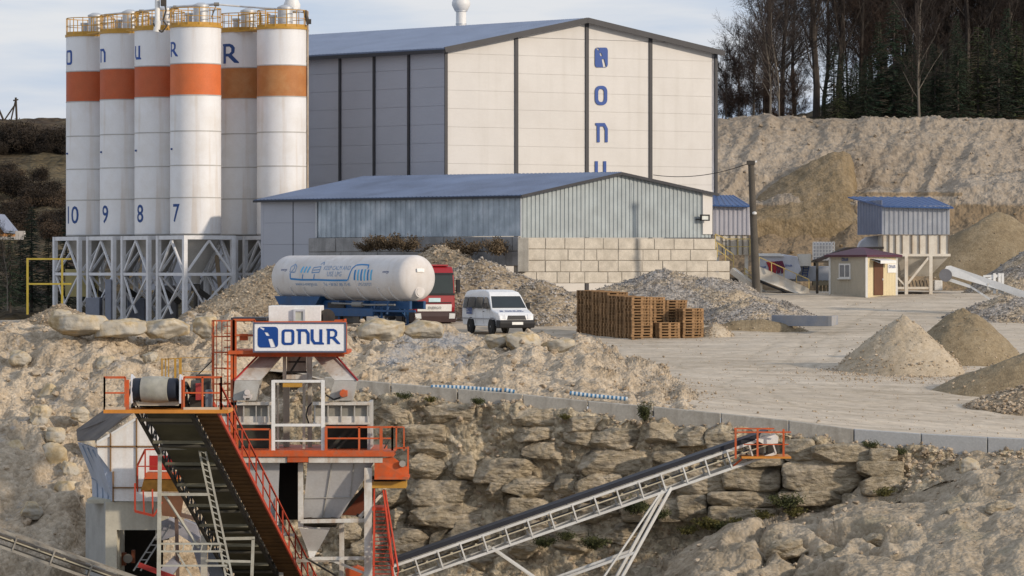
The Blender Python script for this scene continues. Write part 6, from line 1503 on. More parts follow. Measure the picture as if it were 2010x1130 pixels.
for k in range(11):
    t = .04 + k * .088; m = MB(); m.bar(cp(t, -.82, -.26), cp(t, .82, -.26), .12, .10); m.build('cross_member', M('member_olive', (.19, .18, .13), .7, var=.2), T)
for k in range(10):
    t = .06 + k * .092; m = MB(); m.tube(cp(t, -.75, -.08), cp(t, .75, -.08), .055, 10); m.build('return_roller', M('roller_dark', (.09, .085, .07), .6), T)
m = MB(); m.bar(cp(0, 1.32, -.12), cp(.965, 1.32, -.12), .68, .04, up=N)
for k in range(60): m.bar(cp(k / 62, .98, -.155), cp(k / 62, 1.66, -.155), .05, .03)
m.build('walkway', rust, T)
m = MB(); m.bar(cp(0, 1.68, -.10), cp(.965, 1.68, -.10), .05, .14, up=N)
for k in range(17):
    t = k / 17.5; m.bar(cp(t, 1.68, -.1), cp(t, 1.68, -.1) + Z * 1.0, .05)
m.bar(cp(0, 1.68, -.1) + Z * 1.0, cp(.92, 1.68, -.1) + Z * 1.0, .05); m.bar(cp(0, 1.68, -.1) + Z * .5, cp(.92, 1.68, -.1) + Z * .5, .035)
m.build('walkway_railing', M('rail_orange_red', (.42, .055, .025), .5, var=.12), T)
# head drum, side plates
hc = P(306, 764, 125.6)
for q in ([(.34, -.68), (.35, -.66), (.35, -.42)], [(.35, .42), (.35, .66), (.34, .68)]):
    m = MB(); m.lathe(q, hc, Sd, 40); m.build('drum_end', M('drum_navy', (.018, .022, .035), .5), T, smooth=True)
m = MB(); m.lathe([(.3, -.42), (.385, -.42), (.395, -.30), (.405, -.18), (.41, 0), (.405, .18), (.395, .30), (.385, .42), (.3, .42)], hc, Sd, 40); m.build('belt_wrap', M('belt_worn', (.33, .32, .28), .8, var=.2, scale=3, dirt=(.42, .40, .30), damt=.5, dscale=2, streak=(.2, .2, .19), samt=.5, sscale=6), T, smooth=True)
m = MB()
for s in (-.76, .76): m.slab([hc + Sd * s + Vector((0, -.34, -.42)), hc + Sd * s + Vector((0, .7, -.42)), hc + Sd * s + Vector((0, .7, .36)), hc + Sd * s + Vector((0, -.2, .47)), hc + Sd * s + Vector((0, -.34, .3))], Sd * .05)
m.build('side_plate', M('plate_white', (.62, .64, .68), .5), T)
m = MB(); m.slab([P(266, 788, 125.6), P(352, 788, 125.6), P(350, 796, 125.6), P(270, 796, 125.6)], (0, .15, 0)); m.bar(P(262, 793, 126.2), P(352, 790, 126.2), .1, .1); m.build('scraper', M('scraper_cream', (.45, .42, .34), .7), T)
# platform at the head
yor = M('platform_amber', (.55, .22, .035), .55, var=.15)
m = MB(); m.sbox(203, 804, 448, 811, 125.2, 2.2); m.build('head_platform', yor, T)
m = MB(); m.sbox(206, 799, 246, 805, 125.25, .05); m.sbox(360, 799, 430, 805, 125.25, .05); m.build('toe_board', M('toe_cream', (.5, .42, .32), .6), T)
m = MB(); h = (804 - 740) / F * 125.3
for xa, xb, xp in ((205, 246, 248), (434, 361, 356)):
    m = MB(); railing(m, [P(xb, 804, 125.3), P(xa, 804, 125.3), P(xa, 804, 127.3), P(xb, 804, 127.3)], h, .028, .65); m.sbox(xp, 745, xp + 5, 805, 125.3, .1); m.build('head_railing', orange, T)
m = MB(); m.tube(P(375, 762, 126.4), P(392, 762, 126.4), .25, 16); m.sbox(384, 735, 412, 775, 126.9, .6); m.sbox(372, 778, 400, 800, 126.3, .6); m.build('drive_motor', M('motor_dark', (.05, .048, .042), .7, var=.3), T, bevel=.02)
m = MB(); m.sbox(402, 765, 416, 800, 126.2, .4); m.build('gearbox', M('gear_blue_grey', (.12, .16, .2), .5), T, bevel=.03); m = MB(); m.sbox(384, 752, 394, 785, 126.1, .3); m.build('guard', M('guard_red', (.3, .04, .04), .6), T)
# trestle under it
stl = M('trestle_pale', (.42, .42, .37), .6, var=.12, dirt=(.25, .2, .14), damt=.5, dscale=2.5)
m = MB(); m.sbar(314, 878, 130.4, 311, 1190, 130.4, .12); m.build('trestle_leg', stl, T)
m = MB()
pa, pb = P(396, 878, 130.6), P(462, 1190, 130.6); q = Vector((.20, 0, 0))
m.bar(pa - q * .5, pb - q * .5, .06); m.bar(pa + q * .5, pb + q * .5, .06)
for k in range(26): 
    t = (k + .5) / 26; w = pa.lerp(pb, t); w2 = pa.lerp(pb, min(1, t + .02)); m.bar(w - q * .5, w2 + q * .5, .035)
m.build('trestle_leg', stl, T)
m = MB()
for y, xa, xb in ((1067, 312, 434), (1082, 312, 437)): m.sbar(xa, y, 130.5, xb, y, 130.5, .06)
for k in range(7): m.sbar(322 + k * 18, 1082, 130.5, 326 + k * 18, 1067, 130.5, .035)
m.build('trestle_beam', stl, T); m = MB(); m.sbar(314, 970, 130.5, 410, 970, 130.5, .09); m.build('trestle_beam', stl, T); m = MB(); m.sbar(314, 1110, 130.5, 446, 1110, 130.5, .06); m.build('trestle_beam', stl, T); m = MB(); m.sbar(345, 1080, 130.6, 400, 1170, 130.6, .07, .05); m.build('trestle_beam', stl, T); m = MB(); m.sbar(322, 970, 130.7, 390, 1075, 131.2, .12, .06); m.build('trestle_beam', stl, T); m = MB(); m.sbar(313, 880, 130.5, 396, 878, 130.6, .1)
m.build('trestle_beam', stl, T)
m = MB(); m.sbar(497, 1058, 136, 492, 1200, 136, .1); m.sbar(404, 1100, 136, 494, 1102, 136, .08); m.sbar(440, 1057, 136, 500, 1056, 136, .1); m.build('trestle_leg', stl, T)

# ================================================================= bin house on the left
T = thing('bin_house', 'white panelled crusher bin on a concrete base at the left', 'crusher bin', P(240, 1180, 140))
bnw = M('bin_white', (.76, .76, .74), .5, var=.05, dirt=(.48, .40, .30), damt=.3, dscale=.9, streak=(.45, .28, .13), samt=.3, sscale=3)
bns = M('bin_white_shaded', (.40, .45, .54), .5, var=.08, dirt=(.3, .31, .33), damt=.4)  # white bin panels on the left side, with blue-grey shade painted in
m = MB(); m.slab([P(190, 866, 139.5), P(272, 818, 139.5), P(330, 818, 139.5), P(330, 984, 139.5), P(222, 983, 139.5), P(222, 930, 139.5), P(192, 890, 139.5)], (0, .12, 0)); m.build('front_panel', bnw, T)
m = MB()
for a, b in (((190, 876), (330, 876)), ((222, 957), (330, 957)), ((217, 850), (217, 925)), ((268, 820), (268, 957)), ((222, 925), (222, 984))): m.sbar(*a, 139.46, *b, 139.46, .035, .05)
m.build('panel_joint', M('joint_rust', (.22, .13, .06), .8), T)
m = MB(); m.slab([P(190, 866, 139.45), P(272, 816, 139.45), P(274, 820, 139.45), P(190, 872, 139.45)], (0, .2, 0)); m.build('edge_angle', M('edge_pale', (.66, .66, .64), .5), T)
m = MB(); m.slab([P(152, 868, 141.8), P(191, 882, 139.6), P(222, 931, 139.6), P(223, 984, 139.6), P(181, 974, 141.8), P(180, 938, 141.8)], (.10, .12, 0)); m.build('side_panel', bns, T)
m = MB()
for t in (.25, .5, .75): a = P(152, 870, 141.75).lerp(P(191, 886, 139.55), t); b = P(180, 938, 141.75).lerp(P(222, 931, 139.55), t); c = P(181, 974, 141.75).lerp(P(223, 984, 139.55), t); m.bar(a, b, .04); m.bar(b, c, .04)
m.bar(P(180, 938, 141.75), P(223, 958, 139.5), .04); m.build('side_rib', M('rib_blue_grey', (.22, .27, .35), .6), T)
m = MB(); m.slab([P(150, 845, 143.5), P(205, 806, 143.5), P(272, 806, 140), P(240, 822, 139.55), P(190, 864, 139.55), P(152, 866, 141.8)], (0, .1, .05)); m.slab([P(152, 846, 142.6), P(238, 812, 141), P(238, 822, 141), P(152, 866, 141.9)], (0, .1, 0)); m.build('mouth_plate', M('mouth_dark', (.11, .095, .085), .8, var=.25, dirt=(.2, .17, .13), damt=.5), T)
bconc = M('base_concrete', (.50, .475, .39), .85, var=.08, fine=.05, bump=.15, bscale=6, dirt=(.30, .27, .21), damt=.4, dscale=.7, streak=(.25, .22, .16), samt=.3)
m = MB(); m.sbox(207, 985, 229, 1190, 139.6, .5); m.sbox(229, 985, 310, 1040, 139.6, .5); m.sbox(305, 985, 330, 1060, 139.9, .5); m.build('base_front', bconc, T)
m = MB(); m.slab([P(168, 985, 142.6), P(207, 985, 139.65), P(207, 1190, 139.65), P(168, 1190, 142.6)], (.12, .1, 0)); m.build('base_side', M('base_concrete_shaded', (.36, .36, .34), .85, var=.1, bump=.1), T)  # same concrete, shade painted into the left side
m = MB(); m.sbox(170, 980, 312, 988, 139.9, 2.4); m.build('base_slab', bconc, T)
m = MB(); m.sbox(229, 1040, 320, 1190, 142.2, .1); m.build('opening_shade_sheet', M('opening_shade', (.02, .018, .015), .95), T)  # near-black sheet stands in for the shade inside the opening
m = MB(); m.sbox(229, 1040, 234, 1190, 140.1, 2); m.build('jamb', bconc, T)
m = MB(); m.tube(P(251, 1096, 140.4), P(251, 1096, 140.8), .16, 18); m.build('machine_drum', M('drum_pale', (.22, .2, .17), .6), T); m = MB(); m.sbox(232, 1085, 246, 1110, 140.9, .4); m.sbox(258, 1080, 264, 1105, 140.7, .3); m.build('machine_part', M('machine_red', (.22, .07, .03), .6), T)
# orange service platform between bin and conveyor
T = thing('service_platform', 'small orange railed platform with red panel hung on the bin house', 'platform', P(300, 1010, 138))
m = MB()
m.sbar(285, 882, 138, 330, 882, 138, .05); m.sbar(285, 882, 138, 285, 935, 138, .05); m.sbar(285, 882, 138, 270, 913, 138.4, .05); m.sbar(270, 913, 138.4, 270, 965, 138.4, .05); m.sbar(270, 915, 138.4, 330, 915, 138.2, .04)
m.sbar(265, 948, 138.2, 265, 1002, 138.2, .06); m.sbar(265, 1003, 138.2, 302, 1012, 138, .08); m.sbar(302, 1012, 138, 318, 985, 138, .06); m.sbar(281, 962, 138.2, 283, 1006, 138.2, .05); m.sbar(299, 960, 138.2, 300, 1010, 138.1, .05)
m.build('railing', M('rail_orange_red', (.42, .055, .025), .5, var=.12), T)
m = MB(); m.slab([P(286, 928, 138), P(350, 928, 138), P(350, 940, 138), P(282, 940, 138)], (0, 1.0, 0)); m.build('deck', orange, T)
m = MB(); m.slab([P(282, 941, 138.05), P(352, 941, 138.05), P(352, 965, 138.3), P(276, 965, 138.3)], (0, .5, 0)); m.build('under_deck', M('deck_brown', (.24, .13, .03), .7, var=.35, scale=3), T)
m = MB(); m.sbox(293, 894, 338, 923, 138.6, .06); m.build('panel', M('panel_red', (.36, .025, .02), .5), T)
m = MB(); m.slab([P(314, 968, 138.6), P(360, 968, 138.6), P(352, 1016, 138.6), P(318, 1012, 138.6)], (0, .6, 0)); m.build('hanger', M('hanger_oxide', (.16, .075, .04), .7, var=.2), T)
T = thing('jaw_crusher', 'grey crusher chutes and frame standing under the inclined conveyor', 'crusher', P(370, 1190, 139))
cg = M('crusher_grey', (.34, .34, .38), .5, var=.12, dirt=(.2, .18, .16), damt=.5)
m = MB(); m.slab([P(312, 1025, 139.5), P(330, 1018, 139.5), P(392, 1055, 139.5), P(380, 1068, 139.5), P(352, 1050, 139.5), P(318, 1060, 139.5)], (0, 1.2, 0)); m.slab([P(314, 1118, 138.6), P(338, 1094, 138.6), P(352, 1110, 138.6), P(330, 1140, 138.6), P(314, 1140, 138.6)], (0, 1, 0)); m.slab([P(360, 1020, 139.8), P(385, 1030, 139.8), P(410, 1130, 139.8), P(395, 1130, 139.8)], (0, .8, 0)); m.build('chute', cg, T)
m = MB(); m.sbar(346, 1000, 139, 350, 1190, 139, .12); m.sbar(318, 1000, 139, 392, 1020, 139, .14); m.build('frame', M('frame_oxide', (.15, .10, .08), .7), T)
m = MB(); m.sbox(394, 1036, 406, 1190, 139.2, .25); m.build('column', M('column_cream', (.5, .47, .40), .6), T)
m = MB(); m.sbar(272, 1108, 138.2, 345, 1135, 138.2, .16); m.build('red_beam', M('beam_red', (.3, .03, .025), .6), T)
m = MB()
for s in (0, 14): m.sbar(262 + s, 1120, 139.3, 320 + s, 1030, 139.3, .05)
for k in range(6): m.sbar(266 + k * 9.5, 1113 - k * 14.5, 139.3, 280 + k * 9.5, 1113 - k * 14.5, 139.3, .035)
m.build('ladder', M('ladder_grey', (.28, .28, .27), .6), T)
m = MB(); m.sbox(408, 1080, 440, 1190, 141, 1.2); m.build('housing', M('housing_blue_grey', (.24, .26, .30), .6), T, bevel=.03)

# yellow rail stubs seen behind the conveyor head
T = thing('yellow_guardrail', 'short yellow guardrail posts on the slope behind the conveyor head', 'guardrail', P(340, 750, 150.5))
m = MB()
for x, w in ((318, .05), (325, .04), (331, .04), (344, .08), (354, .10)): m.sbar(x, 758, 150.3, x, 703, 150.3, w)
m.sbar(316, 705, 150.3, 356, 703, 150.3, .04); m.sbar(354, 702, 150.3, 420, 702, 150.4, .02); m.sbar(354, 728, 150.3, 420, 730, 150.4, .02)
m.build('rail', yellow, T)

# ================================================================= lattice conveyors
galvl = M('lattice_pale', (.55, .555, .54), .5, metal=.1, var=.08, dirt=(.38, .34, .28), damt=.35, dscale=2)
def lattice(name, lbl, p0, p1, drop, width, pitch, beltmat, belt=True, steel=None):
    T = thing(name, lbl, 'conveyor', (p0.x, p0.y, -11.5))
    ax = (p1 - p0); L = ax.length; ax.normalize(); sd = Vector((-ax.y, ax.x, 0)).normalized(); 
    if sd.y < 0: sd = -sd
    up = sd.cross(ax).normalized(); up = up if up.z > 0 else -up
    m = MB()
    for s in (0, width):
        o = sd * s
        m.bar(p0 + o, p1 + o, .07, .09, up=up); m.bar(p0 + o - up * drop, p1 + o - up * drop, .07, .09, up=up)
        n = int(L / pitch)
        for k in range(n + 1):
            q = p0 + o + ax * (L * k / n); m.bar(q, q - up * drop, .12, .05, up=ax)
    m.build('truss', steel or galvl, T)
    m = MB()
    for k in range(int(L / pitch) + 1): q = p0 + ax * (L * k / int(L / pitch)) - up * drop; m.bar(q, q + sd * width, .07)
    m.build('cross_bar', steel or galvl, T)
    if belt:
        lift = -.20 if steel else .15; m = MB(); m.bar(p0 + sd * width / 2 + up * lift, p1 + sd * width / 2 + up * lift, width * .95, .15, up=up); m.build('belt', beltmat, T)
        m = MB(); m.bar(p0 + sd * width * .5 - up * drop * .45, p1 + sd * width * .5 - up * drop * .45, width * .8, .03, up=up); m.build('return_belt', M('belt_grey', (.10, .10, .115), .7), T)
        m = MB()
        for k in range(int(L / .9)): q = p0 + ax * (.9 * k + .3) - up * drop * .38; m.tube(q, q + sd * width, .05, 8)
        m.bar(p0 - up * drop * .4 - sd * .02, p1 - up * drop * .4 - sd * .02, .03, .04, up=up)
        m.build('idler', M('idler_cream', (.42, .38, .28), .6), T)
    return T, ax, sd, up, L
beltm = M('belt_navy', (.014, .016, .024), .55, var=.2)
p0, p1 = P(770, 1112, 139.5), P(1512, 856, 142.0)
T, ax, sd, up, L = lattice('slim_conveyor', 'long slim lattice conveyor with dark belt rising right across the stone wall', p0, p1, .62, .8, .80, beltm)
def q_(t, s, n): return p0 + ax * (L * t) + sd * s + up * n
m = MB(); m.tube(q_(.985, -.1, .0), q_(.985, .9, .0), .22, 20); m.build('head_drum', M('drum_grey', (.2, .2, .19), .6), T, smooth=True)
m = MB(); m.slab([P(1482, 862, 141.7), P(1520, 850, 141.9), P(1528, 858, 141.9), P(1527, 870, 141.9), P(1500, 872, 141.8)], (0, .06, 0)); m.build('head_cover', galvl, T)
m = MB(); m.sbox(1476, 868, 1500, 892, 142.0, .5); m.sbox(1505, 868, 1528, 890, 142.3, .4); m.build('drive', M('drive_dark', (.05, .045, .04), .7), T, bevel=.03)
m = MB()
for d in (141.4, 143.2):
    for x in (1444, 1487, 1538): m.sbar(x, 842, d, x, 900, d, .07 if d < 142 else .05)
    m.sbar(1441, 841, d, 1520, 841, d, .05); m.sbar(1441, 848, d, 1553, 848, d, .05); m.sbar(1460, 872, d, 1548, 872, d, .035)
for x in (1444, 1538): m.sbar(x, 845, 141.4, x, 845, 143.2, .05)
m.build('head_railing', orange, T)
m = MB(); m.sbox(1456, 896, 1553, 900, 141.3, 2.0); m.build('head_platform', yor, T)
m = MB(); m.sbar(1456, 901, 141.4, 1440, 914, 141.8, .05); m.build('platform_brace', orange, T)
for s in (0, .8):
    o = sd * s
    m = MB(); m.bar(P(1318, 956, 141.3) + o, P(1195, 1180, 140.6) + o, .10); m.build('support_leg', galvl, T)
    m = MB(); m.bar(P(1300, 962, 141.3) + o, P(1180, 1140, 140.6) + o, .06) if s == 0 else None
    m.bar(P(966, 1074, 140.2) + o, P(1090, 1160, 140.6) + o, .08); m.bar(P(1247, 1084, 140.9) + o, P(1090, 1140, 140.6) + o, .09); m.build('support_brace', galvl, T)
p0, p1 = P(-40, 1026, 133.0), P(330, 1158, 133.8)
lattice('lattice_conveyor', 'low rusty lattice conveyor sloping down along the bottom left corner', p0, p1, .50, .8, 1.15, M('belt_dusty', (.09, .08, .068), .85, var=.25), True, M('lattice_rusty', (.30, .285, .25), .6, var=.15, dirt=(.15, .11, .075), damt=.6, dscale=2))
# ================================================================= trees
bark = M('bark', (.060, .050, .042), .9, var=.25, rand=.25); barkl = M('bark_pale', (.16, .14, .115), .9, var=.2)
twig = M('twig', (.042, .033, .028), .9, var=.25, rand=.3); twigr = M('twig_reddish', (.050, .034, .027), .9, var=.25, rand=.25)
needle = M('needles', (.020, .038, .020), .8, var=.45, scale=1.2, rand=.35); needle2 = M('needles_olive', (.035, .045, .018), .8, var=.4, scale=1.2, rand=.3)
def bare_tree_mesh(seed, H, spread, r0, fork=False, dens=1.0):
    rr = random.Random(seed); trunk = MB(); tw = MB()
    def rv(s): return Vector((rr.uniform(-s, s), rr.uniform(-s, s), rr.uniform(-s, s)))
    def branch(p, d, L, r, lev):
        seg = 4 if lev == 0 else 3; mb = trunk if lev <= 1 else tw
        for i in range(seg):
            q = p + d * (L / seg); rn = r * (.86 if lev == 0 else .78)
            mb.tube(p, q, r, 6 if lev == 0 else (4 if lev == 1 else 3), rn, cap=False)
            if lev < 4:
                nb = {0: 4, 1: 3, 2: 2, 3: 2}[lev]
                if not (lev == 0 and i == 0):
                    for _ in range(max(1, int(nb * dens + rr.random()))):
                        a = rr.uniform(0, 6.283); t = rr.uniform(.1, 1); side = d.cross(Vector((math.cos(a), math.sin(a), .01))).normalized()
                        k = spread * rr.uniform(.7, 1.2); nd = (d * .75 + side * k + Z * .16).normalized()
                        branch(p.lerp(q, t), nd, L * rr.uniform(.34, .56) * (1 if lev else .82), max(rn * rr.uniform(.32, .5), .010), lev + 1)
            d = (d + rv(.13 if lev == 0 else .24) + (Z * .05 if lev else Z * .1)).normalized(); p = q; r = rn
        if lev < 4 and lev > 0: branch(p, d, L * .5, max(r * .7, .010), lev + 1)
        if lev == 0: branch(p, d, L * .4, r * .8, 1)
    branch(Vector((0, 0, -.3)), Vector((rr.uniform(-.04, .04), rr.uniform(-.04, .04), 1)).normalized(), H * .78, r0, 0)
    return trunk, tw
def conifer_mesh(seed, H, W, low=.08):
    rr = random.Random(seed); tr = MB(); cr = MB()
    tr.tube((0, 0, -.3), (0, 0, H), .16 * H / 9, 8, .02)
    n = int(H * 5.2)
    V = []; Fc = []
    for i in range(n):
        z = H * (low + (1 - low) * i / n); R = W * (1 - (z / H)) ** .8 * rr.uniform(.7, 1.12) + .12
        for k in range(rr.randint(5, 7)):
            a = rr.uniform(0, 6.283); dr = Vector((math.cos(a), math.sin(a), rr.uniform(-.28, .12))); L = R * rr.uniform(.6, 1.08); sdv = Vector((-dr.y, dr.x, 0))
            tr.tube((0, 0, z), Vector((0, 0, z)) + dr * L * .9, .02, 3, .008, cap=False)
            m_ = max(4, int(L * 10))
            for j in range(m_):
                t = (j + rr.random()) / m_; c = Vector((0, 0, z)) + dr * (L * t) - Z * (.10 * t * t * L)
                for s in (-1, 1):
                    w = (dr * rr.uniform(.3, .7) + sdv * s * rr.uniform(.4, 1) + Z * rr.uniform(-.35, .25)).normalized(); l = rr.uniform(.16, .34) * (1.15 - .4 * t); u = Vector((rr.uniform(-1, 1), rr.uniform(-1, 1), rr.uniform(-1, 1))).normalized() * .035
                    b = len(V); V += [c - u, c + u, c + w * l]; Fc.append((b, b + 1, b + 2))
    cr.add(V, Fc)
    return tr, cr
def place_tree(kind, proto, px, d, s, lbl, group, zb=None):
    x = PX(px, d); z = tree_ground(px, d) if zb is None else zb
    o = proto if not proto.get('used') else dup(proto)
    proto['used'] = 1; o.location = (x, d, z); o.scale = (s, s, s); o.rotation_euler = (0, 0, random.uniform(0, 6.28)); tag(o, lbl, kind, group)
    return o
def tree_ground(px, d):
    up = np.interp(px, [1330, 1560, 1700, 1850, 2500], [240, 236, 175, 40, -200])
    row = np.interp(d, [296, 302, 330, 370, 420], [246, 238, 236 - (236 - up) * .35, up, up + 10]); return PZ(row, d) - .3
def mk(name, lbl, kind, tr, cr, m1, m2, crn='crown'):
    t = thing(name, lbl, kind); tr.build('trunk', m1, t); cr.build(crn, m2, t); return t
bares = [mk('bare_tree', '-', 'tree', *bare_tree_mesh(200 + i, H, sp, r, dens=dn), bark, mt) for i, (H, sp, r, dn, mt) in enumerate(((14, .75, .27, 1., twig), (13, .8, .24, 1.0, twig), (15, .6, .27, .9, twig), (10, .9, .14, 1., twigr), (7.5, .9, .09, 1.1, twigr), (12.5, .7, .2, 1.15, twigr)))]
pal_ = mk('bare_tree', '-', 'tree', *bare_tree_mesh(260, 8.5, .55, .09, dens=.7), barkl, twig)
cons = [mk('conifer', '-', 'tree', *conifer_mesh(300 + i, H, W), bark, mt) for i, (H, W, mt) in enumerate(((8.5, 2.6, needle), (7, 2.4, needle2), (10, 2.7, needle)))]
GB = 'bare trees at the wood edge above the quarry'; GC = 'dark conifers at the wood edge above the quarry'
front = [(1505, 306, 0, 1.05, 'big leafless tree with wide limbs, leftmost tall one of the wood'), (1535, 308, 1, .95, 'leafless tree directly right of the leftmost big one'), (1602, 309, 2, 1.1, 'tall straight leafless tree alone against the sky gap'),
         (1648, 312, 2, 1.0, 'dark twin-looking leafless tree right of the sky gap'), (1425, 303, 4, .7, 'small bushy leafless tree touching the hall corner'), (1450, 304, 4, .85, 'low leafless sapling between hall and first big tree'), (1478, 302, 3, .75, 'slender reddish leafless tree left of the big one'),
         (1560, 304, 4, .55, 'low twiggy tree under the sky gap'), (1690, 314, 5, 1.1, 'reddish leafless tree above the left conifers')]
for px, d, i, s, l in front: place_tree('tree', bares[i], px, d, s, l, GB)
for px, s, l in ((1512, 1.0, 'thin pale-barked tree leaning at the crest left of middle'), (1530, .95, 'second thin pale-barked tree beside the leaning one'), (1805, 1.25, 'pale slender leafless tree before the dark conifers')):
    place_tree('tree', pal_, px, 300, s, l, GB)
rr = random.Random(5)
for k in range(4):
    place_tree('tree', bares[rr.choice([1, 3, 3, 4])], 1500 + k * 55 + rr.uniform(-7, 7), rr.uniform(312, 328), rr.uniform(.75, 1.0), 'leafless tree in the second row behind the big first trees', 'bare trees in the second row at the hall end of the wood')
for px in range(1400, 1560, 14):
    place_tree('tree', bares[4], px + rr.uniform(-5, 5), rr.uniform(303, 308), rr.uniform(.32, .5), 'low leafless sapling in the scrub beside the hall corner', 'saplings at the crest by the hall')
for k in range(38):
    px = 1700 + k * 14 + rr.uniform(-8, 8); place_tree('tree', bares[rr.choice([0, 1, 2, 5, 5])], px, rr.uniform(316, 345), rr.uniform(.9, 1.2), 'tall leafless tree in the dense dark wood on the right', 'tall bare trees crowding the right wood')
for k in range(20):
    px = 1740 + k * 21 + rr.uniform(-8, 8); place_tree('tree', bares[rr.choice([0, 1, 3, 5])], px, rr.uniform(350, 362), rr.uniform(.85, 1.15) * (.6 if px < 1700 else 1), 'leafless tree far back on the wooded slope', 'bare trees far back on the wooded slope')
for px, d, i, s, l in ((1755, 303, 0, 1.12, 'tallest dark conifer in the middle of the wood edge'), (1730, 304, 1, .85, 'bluish shorter conifer left of the tallest one'), (1790, 302, 2, .72, 'dense dark conifer right of the tallest one'), (1670, 303, 1, .62, 'small conifer under the dark leafless trees'), (1645, 302, 1, .5, 'smallest conifer near the sky gap'), (1700, 302, 0, .62, 'low conifer between the small and bluish ones'),
         (1835, 303, 0, .7, 'broad low conifer under the pale slender tree'), (1880, 302, 2, .75, 'dark conifer near the right rear of the wood edge'), (1920, 303, 1, 1.05, 'olive conifer with bright tip near the right edge'), (1960, 302, 0, .85, 'shadowy conifer before the right edge'), (1995, 304, 1, 1.1, 'olive conifer cut by the right photo edge'), (2040, 303, 0, 1.0, 'conifer just past the right photo edge'), (1620, 303, 1, .38, 'tiny bushy conifer at the crest under the sky gap')):
    place_tree('tree', cons[i], px, d, s, l, GC)
for k in range(30):
    px = 1640 + k * 21 + rr.uniform(-6, 6); place_tree('tree', cons[rr.choice([0, 1, 2])], px, rr.uniform(306, 312), rr.uniform(.45, .8), 'conifer standing in the second row behind the wood edge', 'conifers in the second row of the wood')

# scrub on the left hill, firs at the far left
def bush_mesh(seed, R, H, n=900, leaf=.07, stem=10):
    rr = random.Random(seed); st = MB(); lf = MB(); V = []; Fc = []
    tips = []
    for k in range(stem):
        a = rr.uniform(0, 6.283); t = Vector((math.cos(a) * R * rr.uniform(.2, .9), math.sin(a) * R * rr.uniform(.2, .9), H * rr.uniform(.5, 1))); tips.append(t); st.tube((0, 0, 0), t, .02 * H, 4, .006, cap=False)
    for k in range(n):
        t = rr.choice(tips); c = t * rr.uniform(.35, 1.05) + Vector((rr.gauss(0, R * .16), rr.gauss(0, R * .16), rr.gauss(0, H * .10))); c.z = max(c.z, .02)
        u = Vector((rr.gauss(0, 1), rr.gauss(0, 1), rr.gauss(0, 1))).normalized(); w = u.cross(Vector((rr.gauss(0, 1), rr.gauss(0, 1), rr.gauss(0, 1)))).normalized(); b = len(V)
        V += [c - u * leaf, c + w * leaf * .45, c + u * leaf, c - w * leaf * .45]; Fc.append((b, b + 1, b + 2, b + 3))
    lf.add(V, Fc); return st, lf
lfd = M('scrub_dark', (.032, .024, .017), .9, var=.3, rand=.2); lfb = M('scrub_brown', (.070, .048, .030), .9, var=.3, rand=.2); lfg = M('weed_green', (.065, .072, .026), .85, var=.35); lfo = M('weed_olive', (.11, .10, .03), .85, var=.3); dry = M('dry_grass', (.13, .095, .058), .9, var=.3)
def mkb(name, seed, R, H, m2, n=900, leaf=.07): 
    t = thing(name, '-', 'bush'); a, b = bush_mesh(seed, R, H, n, leaf); a.build('stem', bark, t); b.build('foliage', m2, t); return t
bd = mkb('bush', 401, 2.4, 2.2, lfd, 6000, .09); bb = mkb('bush', 402, 2.2, 1.7, lfb, 5000, .085)
def hill_z(px, d): 
    ks = [285, 300, 330, 370, 430, 500]; c = np.interp(px, [-400, 0, 130, 300], [240, 234, 236, 250]); return PZ(np.interp(d, ks, [575, 545, 500, 440, 340, c]), d)
for k in range(30):
    px = -20 + k * 6 + rr.uniform(-5, 5); d = rr.uniform(452, 466); o = place_tree('bush', bd, px, d, rr.uniform(.7, 1.35), 'dark leafless bush in the scrub band across the brown hillside', 'dark bushes across the brown hillside', zb=hill_z(px, d) - .3)
for k in range(34):
    px = -10 + rr.uniform(0, 150); d = rr.uniform(350, 425); o = place_tree('bush', bb if rr.random() < .65 else bd, px, d, rr.uniform(.6, 1.2), 'low brown bush dotting the hillside below the dark scrub', 'brown bushes on the lower hillside', zb=hill_z(px, d) - .3)
for px, d, s, i, l in ((20, 268, .62, 0, 'dark conifer at the lower left edge below the cottage'), (62, 272, .82, 0, 'tallest dark conifer left of the yellow railing'), (95, 275, .7, 1, 'olive conifer directly behind the yellow railing'), (130, 276, .75, 0, 'conifer partly hidden behind silo 10 frame'), (-15, 270, .8, 0, 'conifer cut by the left photo edge'), (165, 280, .6, 1, 'small olive conifer seen through the silo frames'), (40, 280, .7, 1, 'olive conifer below the cottage chimney')):
    place_tree('tree', cons[i], px, d, s, l, 'conifers at the left below the hillside', zb=PZ(608, d))
place_tree('tree', pal_, 15, 262, .55, 'thin pale bare tree at the left edge before the conifers', None, zb=PZ(605, 262))

# weeds and shrubs
sh = mkb('shrub', 410, .32, .75, lfg, 1500, .035); wd = mkb('weed', 411, .35, .28, lfo, 700, .035); wg_ = mkb('weed', 412, .45, .32, lfg, 900, .035); dg = mkb('dry_grass_tuft', 413, .9, .8, dry, 1700, .06)
def pb(proto, px, py, d, s, l, g=None): return place_tree('weed', proto, px, d, s, l, g, zb=PZ(py, d))
pb(sh, 1266, 828, 147.9, 1.0, 'green leafy shrub growing at the wall top before the kerb')
for px, py, l, p_ in ((792, 784, 'green weed at the kerb foot near the tower', wg_), (845, 790, 'yellowish weed at the kerb foot left of centre', wd), (940, 795, 'olive weed under the kerb joint', wg_), (1110, 824, 'dry weed between the wall stones and kerb', wd), (1708, 880, 'small green weed below the newer kerb blocks', wg_), (1765, 893, 'second small weed below the newer kerb blocks', wg_)):
    pb(p_, px, py, par_d(px) - .55, .8, l, 'weeds along the foot of the kerb')
